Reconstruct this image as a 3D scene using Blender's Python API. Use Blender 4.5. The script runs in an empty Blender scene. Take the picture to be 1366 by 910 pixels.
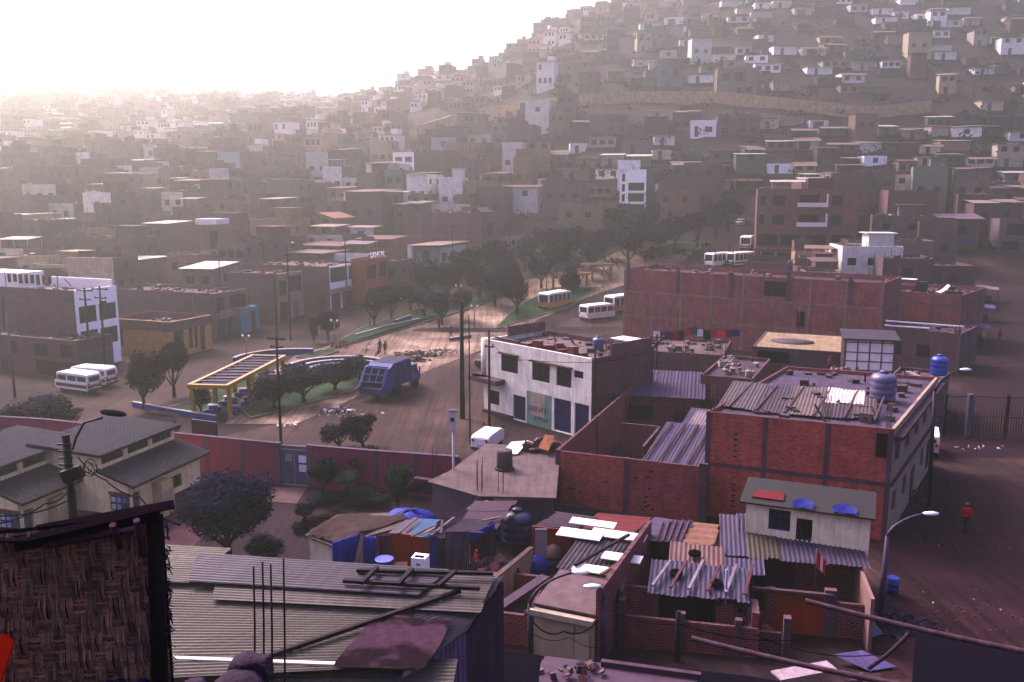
import bpy, math, random
from mathutils import Vector, Matrix
rnd = random.Random(11)
sc = bpy.context.scene
COL = sc.collection
R = math.radians
# ------------------------------------------------------------------ camera
PXW, PXH, F = 1366.0, 910.0, 1160.0
PITCH = math.atan(199 / F)
CAMZ = 20.0
cp, sp_ = math.cos(PITCH), math.sin(PITCH)
cam = bpy.data.cameras.new('camera'); camo = bpy.data.objects.new('camera', cam); COL.objects.link(camo)
camo.location = (0, 0, CAMZ); camo.rotation_euler = (math.pi / 2 - PITCH, 0, 0)
cam.sensor_width = 36; cam.lens = 36 * F / PXW; cam.clip_start = .1; cam.clip_end = 6000
sc.camera = camo

def ray(px, py):
    a, b = (px - PXW / 2) / F, (py - PXH / 2) / F
    return Vector((a, cp - b * sp_, -sp_ - b * cp))
def W(px, py, z=0.0):                       # where a sight line meets the height z
    r = ray(px, py); t = (z - CAMZ) / r.z
    return Vector((r.x * t, r.y * t, z))
def D(px, py, y):                           # where a sight line meets the depth y
    r = ray(px, py); t = y / r.y
    return Vector((r.x * t, y, CAMZ + r.z * t))
def proj(p):
    x, y, z = p[0], p[1], p[2] - CAMZ
    dz = y * cp - z * sp_
    if dz < .1: return (-9999, -9999)
    return (PXW / 2 + F * x / dz, PXH / 2 - F * (y * sp_ + z * cp) / dz)
# ------------------------------------------------------------------ terrain
def lerp_tab(t, v):
    if v <= t[0][0]: return t[0][1]
    for (a, za), (b, zb) in zip(t, t[1:]):
        if v <= b:
            return za + (zb - za) * (v - a) / (b - a)
    return t[-1][1]
NEAR = [(-60, 34), (-10, 21), (0, 18.2), (4, 16.2), (8, 12.4), (14, 8), (20, 4.6), (28, 1.2), (36, 0), (112, 0)]
FARK = [(-400, [(112, 0), (150, 4), (230, 19), (330, 34), (450, 52), (600, 78), (900, 110)]),
        (150, [(112, 0), (150, 4), (230, 21), (330, 37), (450, 57), (600, 82), (900, 110)]),
        (430, [(118, 0), (160, 4), (230, 22), (330, 43), (420, 57), (600, 80), (900, 100)]),
        (600, [(125, 0), (170, 5), (230, 24), (300, 46), (380, 67), (430, 74), (600, 80), (900, 96)]),
        (820, [(125, 0), (170, 5.5), (205, 19), (240, 39), (290, 61), (330, 80), (420, 105), (520, 117), (900, 124)]),
        (1050, [(120, 0), (165, 5.5), (205, 21), (240, 42), (290, 68), (320, 86), (400, 126), (500, 150), (900, 160)]),
        (1500, [(112, 0), (150, 3.5), (205, 22), (240, 42), (290, 69), (320, 87), (400, 130), (500, 158), (900, 168)])]
def terr(x, y):
    if y < 112: return lerp_tab(NEAR, y)
    k = PXW / 2 + 1177 * x / y
    if k <= FARK[0][0]: z = lerp_tab(FARK[0][1], y)
    elif k >= FARK[-1][0]: z = lerp_tab(FARK[-1][1], y)
    else:
        for (a, ta), (b, tb) in zip(FARK, FARK[1:]):
            if k <= b:
                u = (k - a) / (b - a); u = u * u * (3 - 2 * u)
                z = lerp_tab(ta, y) * (1 - u) + lerp_tab(tb, y) * u
                break
    return max(z, 0)
def G(px, py):                              # where a sight line meets the ground
    r = ray(px, py); t = 30.0
    while t < 1200:
        p = r * t
        if CAMZ + p.z <= terr(p.x, p.y):
            a, b = t - 1, t
            for _ in range(14):
                m = (a + b) / 2; q = r * m
                if CAMZ + q.z <= terr(q.x, q.y): b = m
                else: a = m
            q = r * b
            return Vector((q.x, q.y, terr(q.x, q.y)))
        t += 1
    return Vector((r.x * t, r.y * t, 0))
# ------------------------------------------------------------------ colours and materials
def lin(c):
    f = lambda v: v / 12.92 if v <= .04045 else ((v + .055) / 1.055) ** 2.4
    k = max(0.0, 1 - sum(c) / 420); v = [f(q / 255) ** 1.42 for q in c]
    return (v[0], v[1] * (1 - .2 * k), v[2] * (1 + .3 * k), 1)  # dark colours get extra violet: the tint of shade put into the colour
class NT:
    def __init__(s, name):
        s.m = bpy.data.materials.new(name); s.m.use_nodes = True
        s.t = s.m.node_tree; s.n = s.t.nodes; s.b = s.n['Principled BSDF']; s.b.inputs['Specular IOR Level'].default_value = .3
    def add(s, ty, **k):
        nd = s.n.new(ty)
        for a, v in k.items():
            if a[0] == '_': setattr(nd, a[1:], v)
            else:
                key = int(a[1:]) if a[0] == 'i' and a[1:].isdigit() else a.replace('__', ' ')
                if isinstance(v, tuple) and len(v) == 2 and hasattr(v[0], 'outputs'): s.t.links.new(v[0].outputs[v[1]], nd.inputs[key])
                elif hasattr(v, 'outputs'): s.t.links.new(v.outputs[0], nd.inputs[key])
                else: nd.inputs[key].default_value = v
        return nd
    def link(s, a, out, b, inp): s.t.links.new(a.outputs[out], b.inputs[inp])
    def uv(s, sx=1, sy=1):
        t = s.add('ShaderNodeTexCoord'); mp = s.add('ShaderNodeMapping'); s.link(t, 'UV', mp, 'Vector'); mp.inputs['Scale'].default_value = (sx, sy, 1); return mp
    def ob(s, sx=1, sy=1, sz=1):
        t = s.add('ShaderNodeTexCoord'); mp = s.add('ShaderNodeMapping'); s.link(t, 'Object', mp, 'Vector'); mp.inputs['Scale'].default_value = (sx, sy, sz); return mp
    def noise(s, vec, scale, detail=4, rough=.6):
        return s.add('ShaderNodeTexNoise', Vector=vec, Scale=scale, Detail=detail, Roughness=rough)
    def ramp(s, fac, stops):
        r = s.add('ShaderNodeValToRGB', Fac=fac)
        e = r.color_ramp.elements
        while len(e) < len(stops): e.new(.5)
        for el, (p, c) in zip(e, stops):
            el.position = p; el.color = c if len(c) == 4 else tuple(c) + (1,)
        return r
    def mul(s, a, b, fac=1.0):
        m = s.add('ShaderNodeMixRGB', _blend_type='MULTIPLY'); m.inputs[0].default_value = fac
        for i, v in ((1, a), (2, b)):
            if hasattr(v, 'outputs'): s.t.links.new(v.outputs['Color'] if 'Color' in v.outputs else v.outputs[0], m.inputs[i])
            elif isinstance(v, tuple) and hasattr(v[0], 'outputs'): s.t.links.new(v[0].outputs[v[1]], m.inputs[i])
            else: m.inputs[i].default_value = v
        return m
    def mix(s, fac, a, b):
        m = s.add('ShaderNodeMixRGB')
        for i, v in ((0, fac), (1, a), (2, b)):
            if hasattr(v, 'outputs'): s.t.links.new(v.outputs['Color'] if 'Color' in v.outputs else v.outputs[0], m.inputs[i])
            elif isinstance(v, tuple) and hasattr(v[0], 'outputs'): s.t.links.new(v[0].outputs[v[1]], m.inputs[i])
            else: m.inputs[i].default_value = v
        return m
    def bump(s, h, strength=.5, dist=.02):
        b = s.add('ShaderNodeBump', Strength=strength, Distance=dist); s.t.links.new(h.outputs['Color'] if 'Color' in h.outputs else h.outputs[0], b.inputs['Height']); s.link(b, 'Normal', s.b, 'Normal'); return b
    def done(s, col, rough=.8, metal=0, spec=None):
        if hasattr(col, 'outputs'): s.t.links.new(col.outputs['Color'] if 'Color' in col.outputs else col.outputs[0], s.b.inputs['Base Color'])
        else: s.b.inputs['Base Color'].default_value = col
        s.b.inputs['Roughness'].default_value = rough; s.b.inputs['Metallic'].default_value = metal
        if spec is not None: s.b.inputs['Specular IOR Level'].default_value = spec
        return s.m
def g4(v): return (v, v, v, 1)
def m_objcol(name, rough=.8, dirt=.5, scale=1.2, streak=True, spec=.3, lo=.45, bump=0.0):
    """a painted or plastered surface: the object's own colour, with blotches, rain streaks and wear"""
    s = NT(name); oi = s.add('ShaderNodeObjectInfo'); u = s.uv()
    n1 = s.noise(u, scale, 6, .65); r1 = s.ramp(n1, [(.3, g4(lo)), (.62, g4(1.0))])
    c = s.mul((oi, 'Color'), r1, dirt)
    if streak:
        u2 = s.uv(2.3, .22); n2 = s.noise(u2, 1.6, 5, .7); r2 = s.ramp(n2, [(.38, g4(.5)), (.6, g4(1.0))]); c = s.mul(c, r2, dirt * .8)
    if bump: s.bump(s.noise(u, 9, 5), bump, .03)
    return s.done(c, rough, 0, spec)
def m_brick(name, mortar=(.15, .115, .12, 1), var=.42):
    s = NT(name); oi = s.add('ShaderNodeObjectInfo'); u = s.uv()
    w = s.noise(u, 2.1, 2); off = s.add('ShaderNodeVectorMath', _operation='MULTIPLY_ADD', i0=(w, 'Color'), i1=(.03, .03, 0), i2=u)
    dk = s.mul((oi, 'Color'), g4(var)); 
    b = s.add('ShaderNodeTexBrick', Vector=off, Scale=1.0, Mortar=mortar, Mortar__Size=.018, Bias=-.1, Brick__Width=.27, Row__Height=.125)
    b.offset = .5
    s.link(oi, 'Color', b, 'Color1'); s.link(dk, 0, b, 'Color2')
    n = s.noise(u, .55, 6, .7); r = s.ramp(n, [(.28, g4(.5)), (.58, g4(1.0)), (.8, g4(1.15))])
    u2 = s.uv(1.6, .16); n2 = s.noise(u2, 1.4, 5, .7); r2 = s.ramp(n2, [(.36, g4(.55)), (.6, g4(1.0))])
    c = s.mul(s.mul(b, r, .8), r2, .6)
    n3 = s.noise(u, 1.3, 3, .5); pale = s.ramp(n3, [(.66, g4(0)), (.82, g4(.3))]); c = s.mix(pale, c, (.20, .15, .16, 1))
    s.bump(b, .35, -.012)
    return s.done(c, .9, 0, .15)
def m_corr(name, pitch=.11, rough=.45, metal=.0, bump=True, rust=.5):
    """corrugated sheet: ridges run along v"""
    s = NT(name); oi = s.add('ShaderNodeObjectInfo'); u = s.uv()
    n1 = s.noise(u, .7, 6, .7); u2 = s.uv(3.0, .25); n2 = s.noise(u2, 1.3, 5, .7)
    r1 = s.ramp(n1, [(.34, g4(.42)), (.6, g4(1.0))]); r2 = s.ramp(n2, [(.36, g4(.45)), (.6, g4(1.1))])
    c = s.mul(s.mul((oi, 'Color'), r1, .75), r2, .75)
    sh = s.add('ShaderNodeTexBrick', Vector=u, Scale=1.0, Color1=g4(1), Color2=g4(.72), Mortar=g4(.35), Mortar__Size=.012, Bias=.0, Brick__Width=.85, Row__Height=2.1); c = s.mul(c, sh, .7)
    n3 = s.noise(u, 1.7, 6, .75); rf = s.ramp(n3, [(.52, g4(0)), (.68, g4(rust))]); c = s.mix(rf, c, (.07, .032, .03, 1))
    if bump:
        sx = s.add('ShaderNodeSeparateXYZ', Vector=u); m = s.add('ShaderNodeMath', _operation='MULTIPLY', i0=(sx, 'X'), i1=2 * math.pi / pitch); sn = s.add('ShaderNodeMath', _operation='SINE', i0=m); s.bump(sn, 1.0, pitch * .22)
    return s.done(c, rough, metal, .15)
def m_leaf(name):
    s = NT(name); oi = s.add('ShaderNodeObjectInfo'); g = s.add('ShaderNodeNewGeometry')
    r = s.ramp((g, 'Random Per Island'), [(0, g4(.35)), (.5, g4(.85)), (1, g4(1.55))]); c = s.mul((oi, 'Color'), r)
    hs = s.add('ShaderNodeHueSaturation', Color=c); mr = s.add('ShaderNodeMapRange', Value=(g, 'Random Per Island'), i3=.46, i4=.53); s.link(mr, 0, hs, 'Hue')
    m = s.done(hs, .9, 0, .04); pass
    return m
def m_ground(name, stops, s1=.05, s2=.5, extra=None):
    s = NT(name); t = s.add('ShaderNodeNewGeometry'); 
    n1 = s.noise((t, 'Position'), s1, 8, .68); n2 = s.noise((t, 'Position'), s2, 8, .72); n3 = s.noise((t, 'Position'), s2 * 9, 4, .7)
    r1 = s.ramp(n1, stops); r2 = s.ramp(n2, [(.3, g4(.55)), (.65, g4(1.1))]); r3 = s.ramp(n3, [(.3, g4(.7)), (.7, g4(1.12))])
    c = s.mul(s.mul(r1, r2, .85), r3, .8)
    mp = s.add('ShaderNodeMapping', Vector=(t, 'Position')); mp.inputs['Rotation'].default_value = (0, 0, R(20)); mp.inputs['Scale'].default_value = (2.6, .05, 1)
    n4 = s.noise(mp, 1.0, 5, .6); c = s.mul(c, s.ramp(n4, [(.38, g4(.5)), (.5, g4(1.0)), (.64, g4(1.4))]), .85)
    v = s.add('ShaderNodeTexVoronoi', Vector=(t, 'Position'), Scale=2.2); st_ = s.ramp((v, 'Distance'), [(.03, g4(1)), (.07, g4(0))]); nm = s.ramp(s.noise((t, 'Position'), .6, 3), [(.5, g4(0)), (.62, g4(.8))]); k_ = s.mul(st_, nm); c = s.mix(k_, c, (.30, .25, .23, 1)); s.bump(n3, .6, .06)
    return s.done(c, .95, 0, .1)
M = {}
M['paint'] = m_objcol('painted_plaster', .8, .6, .9)
M['clean'] = m_objcol('smooth_paint', .45, .3, 2, False)
M['conc'] = m_objcol('weathered_concrete', .9, .85, .8, True, .15, .4, .25)
M['brick'] = m_brick('clay_brick')
M['corr'] = m_corr('corrugated_sheet', rough=.75)
M['metalroof'] = m_corr('bare_sheet', rough=.6, bump=False, rust=.8)
M['dullsheet'] = m_objcol('dusty_sheet', 1, .7, 2, True, 0)
M['tar'] = m_objcol('tar_felt', .75, .9, 1.4, False, .25, .3, .3)
M['wood'] = m_objcol('rough_wood', .85, .7, 3, True, .15, .4, .3)
M['metal'] = m_objcol('painted_metal', .6, .45, 3, False, .25)
M['cloth'] = m_objcol('cloth', .9, .35, 5, False, .1)
M['tarp'] = m_objcol('plastic_tarp', .6, .6, 2.5, False, .12, .4, .8)
M['plastic'] = m_objcol('moulded_plastic', .4, .25, 3, False, .5)
M['rubber'] = m_objcol('rubber', .95, .3, 3, False, .02)
M['skin'] = m_objcol('skin', .6, .1, 3, False, .3)
M['leaf'] = m_leaf('leaves')
M['bark'] = m_objcol('bark', .95, .8, 4, True, .1)
M['litter'] = m_objcol('rubbish', .7, .5, 6, False, .3)
s = NT('dark_glass'); u = s.uv(); n = s.noise(u, .9, 3); M['glass'] = s.done(s.ramp(n, [(.35, (.004, .0035, .008, 1)), (.7, (.014, .011, .022, 1))]), .4, 0, .06)
s = NT('window_glass_vehicle'); M['vglass'] = s.done((.012, .011, .02, 1), .08, 0, .5)
s = NT('black_void'); M['black'] = s.done((.004, .003, .006, 1), 1, 0, 0)
s = NT('muted_wall_top'); M['muted_top'] = s.done(s.ramp(s.noise(s.uv(), 2.5, 5, .7), [(.3, lin((70, 52, 58))), (.6, lin((128, 104, 104)))]), .95, 0, .05)  # brick wall tops coloured grey to mute the light they catch
s = NT('lamp_glass'); M['lampglass'] = s.done((.75, .75, .78, 1), .25, 0, .5)
M['earth'] = m_ground('earth', [(.3, lin((36, 24, 32))), (.5, lin((62, 46, 48))), (.72, lin((104, 86, 76)))], .07, .4)
# ------------------------------------------------------------------ mesh building
class MB:
    def __init__(s): s.v = []; s.f = []; s.m = []; s.ms = []; s.T = None; s.smooth = []
    def mi(s, mat):
        if mat not in s.ms: s.ms.append(mat)
        return s.ms.index(mat)
    def vert(s, p):
        p = Vector(p)
        if s.T is not None: p = s.T @ p
        s.v.append(p); return len(s.v) - 1
    def face(s, pts, mat='paint', smooth=False):
        ids = [s.vert(p) for p in pts]; s.f.append(ids); s.m.append(s.mi(mat)); s.smooth.append(smooth)
    def idface(s, ids, mat='paint', smooth=False): s.f.append(list(ids)); s.m.append(s.mi(mat)); s.smooth.append(smooth)
    def box(s, x0, x1, y0, y1, z0, z1, mat='paint'):
        i = [s.vert((x, y, z)) for z in (z0, z1) for y in (y0, y1) for x in (x0, x1)]
        for n_, q in enumerate(((0, 2, 3, 1), (4, 5, 7, 6), (0, 1, 5, 4), (2, 6, 7, 3), (0, 4, 6, 2), (1, 3, 7, 5))): s.idface([i[k] for k in q], 'muted_top' if n_ == 1 and mat == 'brick' else mat)
    def obox(s, a, b, w, h, mat='wood', up=(0, 0, 1)):
        """a bar from a to b, w wide, h high, centred on the line"""
        a, b = Vector(a), Vector(b); d = (b - a).normalized(); u = Vector(up)
        if abs(d.dot(u)) > .98: u = Vector((0, 1, 0))
        r = d.cross(u).normalized(); u = r.cross(d).normalized()
        i = [s.vert(p + r * (sx * w / 2) + u * (sz * h / 2)) for p in (a, b) for sz in (-1, 1) for sx in (-1, 1)]
        for q in ((0, 2, 3, 1), (4, 5, 7, 6), (0, 1, 5, 4), (2, 6, 7, 3), (0, 4, 6, 2), (1, 3, 7, 5)): s.idface([i[k] for k in q], mat)
    def prism(s, poly, z0, z1, mat='paint', cap=True):
        n = len(poly); a = [s.vert((p[0], p[1], z0)) for p in poly]; b = [s.vert((p[0], p[1], z1 if not callable(z1) else z1(p))) for p in poly]
        for k in range(n): s.idface((a[k], a[(k + 1) % n], b[(k + 1) % n], b[k]), mat)
        if cap: s.idface(b, mat); s.idface(a[::-1], mat)
    def slab(s, pts, t, mat='paint'):
        """a flat plate through 3-D points, t thick downwards"""
        n = len(pts); b = [s.vert(p) for p in pts]; a = [s.vert(Vector(p) - Vector((0, 0, t))) for p in pts]
        for k in range(n): s.idface((a[k], a[(k + 1) % n], b[(k + 1) % n], b[k]), mat)
        s.idface(b, mat); s.idface(a[::-1], mat)
    def tube(s, pts, r, n=8, mat='metal', caps=True):
        pts = [Vector(p) for p in pts]; rr = r if isinstance(r, (list, tuple)) else [r] * len(pts); rings = []
        ref = Vector((0, 0, 1)) if abs((pts[-1] - pts[0]).normalized().z) < .9 else Vector((0, 1, 0))
        for k, p in enumerate(pts):
            d = (pts[min(k + 1, len(pts) - 1)] - pts[max(k - 1, 0)]).normalized(); a = d.cross(ref)
            if a.length < 1e-3: a = d.cross(Vector((1, 0, 0)))
            a.normalize(); b = d.cross(a).normalized()
            rings.append([s.vert(p + (a * math.cos(t) + b * math.sin(t)) * rr[k]) for t in [2 * math.pi * j / n for j in range(n)]])
        for A, B in zip(rings, rings[1:]):
            for j in range(n): s.idface((A[j], A[(j + 1) % n], B[(j + 1) % n], B[j]), mat, True)
        if caps: s.idface(rings[0][::-1], mat); s.idface(rings[-1], mat)
    def lathe(s, prof, c=(0, 0, 0), n=16, mat='plastic', sx=1, sy=1):
        rings = [[s.vert((c[0] + r * sx * math.cos(2 * math.pi * j / n), c[1] + r * sy * math.sin(2 * math.pi * j / n), c[2] + z)) for j in range(n)] for r, z in prof]
        for A, B in zip(rings, rings[1:]):
            for j in range(n): s.idface((A[j], A[(j + 1) % n], B[(j + 1) % n], B[j]), mat, True)
        if prof[0][0] > .001: s.idface(rings[0][::-1], mat)
        if prof[-1][0] > .001: s.idface(rings[-1], mat)
    def corr(s, p00, p10, p11, p01, pitch=.09, amp=.02, mat='metalroof', jag=0, rng=rnd, seg=4, rows=1, sag=0.0):
        """a corrugated sheet: ridges run from the p00-p10 edge to the p01-p11 edge"""
        p00, p10, p11, p01 = map(Vector, (p00, p10, p11, p01)); L = max((p10 - p00).length, (p11 - p01).length); n = max(4, int(L / pitch * seg))
        nn = (p10 - p00).cross(p01 - p00).normalized()
        if nn.z < 0: nn = -nn
        prev = None; run = (p01 - p00).normalized(); offs = [(rng.uniform(-jag, jag), rng.uniform(-jag, jag), rng.uniform(0, jag * .25), rng.uniform(0, jag * .35)) for _ in range(int(L / .85) + 2)]
        for k in range(n + 1):
            t = k / n; a = p00.lerp(p10, t); b = p01.lerp(p11, t); o = nn * (amp * math.sin(t * L / pitch * 2 * math.pi))
            if jag: f_ = offs[int(t * L / .85)]; a = a + run * f_[0] + nn * f_[2]; b = b + run * f_[1] + nn * f_[3]
            colm = [s.vert(a.lerp(b, q / rows) + o - Vector((0, 0, sag * math.sin(math.pi * q / rows)))) for q in range(rows + 1)]
            if prev:
                for q in range(rows): s.idface((prev[q], colm[q], colm[q + 1], prev[q + 1]), mat, True)
            prev = colm
    def build(s, name, parent=None, color=(.5, .5, .5, 1), loc=None, rot=0, keep=None):
        me = bpy.data.meshes.new(name); me.from_pydata([tuple(v) for v in s.v], [], s.f)
        for k in s.ms: me.materials.append(M[k])
        me.polygons.foreach_set('material_index', s.m); me.polygons.foreach_set('use_smooth', s.smooth)
        uvl = me.uv_layers.new(name='UVMap'); uv = [0.0] * (2 * len(me.loops)); V = s.v
        for p in me.polygons:
            n = p.normal
            if abs(n.z) > .995: t, b = Vector((1, 0, 0)), Vector((0, 1, 0))
            else:
                t = Vector((-n.y, n.x, 0)).normalized(); b = n.cross(t)
            for li in p.loop_indices:
                q = V[me.loops[li].vertex_index]; uv[2 * li] = q.dot(t); uv[2 * li + 1] = q.dot(b)
        uvl.data.foreach_set('uv', uv); me.update()
        o = bpy.data.objects.new(name, me); COL.objects.link(o); o.color = color if len(color) == 4 else lin(color)
        if parent: o.parent = parent
        if loc is not None: o.location = loc; o.rotation_euler = (0, 0, rot)
        return o
def tag(o, label=None, cat=None, group=None, kind=None):
    if label: o['label'] = label
    if cat: o['category'] = cat
    if group: o['group'] = group
    if kind: o['kind'] = kind
    return o
def thing(name, label, cat, loc=(0, 0, 0), rot=0, group=None):
    o = bpy.data.objects.new(name, None); COL.objects.link(o); o.location = loc; o.rotation_euler = (0, 0, rot); o.empty_display_size = .3
    return tag(o, label, cat, group)
KIDS = {}
def kids(o): return [c for c in bpy.data.objects if c.parent == o]
def copy_tree(o, parent=None, tree=None):
    c = o.copy(); COL.objects.link(c)
    if parent: c.parent = parent
    for ch in (tree[o.name] if tree else kids(o)): copy_tree(ch, c, tree)
    return c
def dup(o, loc, rot=0, label=None, scale=None, colors=None):
    c = copy_tree(o); c.location = loc; c.rotation_euler = (0, 0, rot)
    if label: c['label'] = label
    if scale: c.scale = (scale,) * 3 if not isinstance(scale, tuple) else scale
    if colors:
        for ch in kids(c):
            st = ch.name.split('.')[0]
            if st in colors: ch.color = lin(colors[st])
    return c
# ------------------------------------------------------------------ walls with real openings
def facade(mb, p0, p1, z0, z1, ops=(), mat='paint', th=.18, inner=None):
    """outer face of a wall seen from outside with p0 at its left, p1 at its right; openings (u0,u1,v0,v1) are cut through and get reveals"""
    p0, p1 = Vector((p0[0], p0[1], 0)), Vector((p1[0], p1[1], 0)); L = (p1 - p0).length; d = (p1 - p0) / L; n = Vector((d.y, -d.x, 0))
    us = sorted({0, L} | {u for o in ops for u in o[:2]}); vs = sorted({0, z1 - z0} | {v for o in ops for v in o[2:4]})
    P = lambda u, v, k=0: p0 + d * u - n * k + Vector((0, 0, z0 + v))
    for a, b in zip(us, us[1:]):
        for c, e in zip(vs, vs[1:]):
            um, vm = (a + b) / 2, (c + e) / 2
            if any(o[0] < um < o[1] and o[2] < vm < o[3] for o in ops): continue
            mb.face((P(a, c), P(b, c), P(b, e), P(a, e)), mat)
    for o in ops:
        a, b, c, e = o[:4]
        for q in (((a, c), (a, e)), ((b, e), (b, c)), ((a, e), (b, e)), ((b, c), (a, c))):
            (ua, va), (ub, vb) = q; mb.face((P(ua, va), P(ub, vb), P(ub, vb, th), P(ua, va, th)), mat)
    mb.face((P(0, z1 - z0), P(L, z1 - z0), P(L, z1 - z0, th), P(0, z1 - z0, th)), 'muted_top' if mat == 'brick' else mat)
    if inner is not None: mb.face((P(L, inner - z0, th), P(0, inner - z0, th), P(0, z1 - z0, th), P(L, z1 - z0, th)), mat)
    return P
def pane(P, o, parent, kind='window', color=(60, 50, 60), depth=.14, name=None, bars=None):
    """the window, door, shutter or black stand-in for a dark inside that closes one opening"""
    a, b, c, e = o[:4]; mb = MB(); f = .06
    def bx(u0, u1, v0, v1, k0, k1, mat):
        q = [P(u, v, k) for k in (k0, k1) for v in (v0, v1) for u in (u0, u1)]; i = [mb.vert(x) for x in q]
        for w in ((0, 1, 3, 2), (4, 6, 7, 5), (0, 4, 5, 1), (2, 3, 7, 6), (0, 2, 6, 4), (1, 5, 7, 3)): mb.idface([i[t] for t in w], mat)
    if kind == 'window':
        bx(a + .002, b - .002, c + .002, e - .002, depth, depth + .02, 'glass')
        bx(a + .004, a + f, c + .004, e - .004, depth - .05, depth - .003, 'paint'); bx(b - f, b - .004, c + .004, e - .004, depth - .05, depth - .003, 'paint')
        bx(a + f, b - f, e - f, e - .004, depth - .05, depth - .003, 'paint'); bx(a + f, b - f, c + .004, c + f, depth - .05, depth - .003, 'paint')
        nb = bars if bars is not None else (1 if b - a < 1.6 else 2)
        for k in range(1, nb + 1):
            u = a + (b - a) * k / (nb + 1); bx(u - .025, u + .025, c + f, e - f, depth - .04, depth - .004, 'paint')
        if e - c > .9: bx(a + f, b - f, c + (e - c) * .62, c + (e - c) * .62 + .05, depth - .038, depth - .005, 'paint')
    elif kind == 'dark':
        bx(a + .002, b - .002, c + .002, e - .002, depth + .5, depth + .52, 'black')  # black sheet stands in for the unlit room behind the opening
    else:
        bx(a + .002, b - .002, c + .002, e - .002, depth, depth + .04, 'corr' if kind == 'shutter' else 'metal')
        if kind == 'door': bx(b - .16, b - .1, c + .95, c + 1.1, depth - .05, depth, 'metal')
    return mb.build(name or ('shutter' if kind == 'shutter' else 'door' if kind == 'door' else 'doorway' if kind == 'dark' else 'window'), parent, color)
BRICK = (150, 92, 84)
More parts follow.
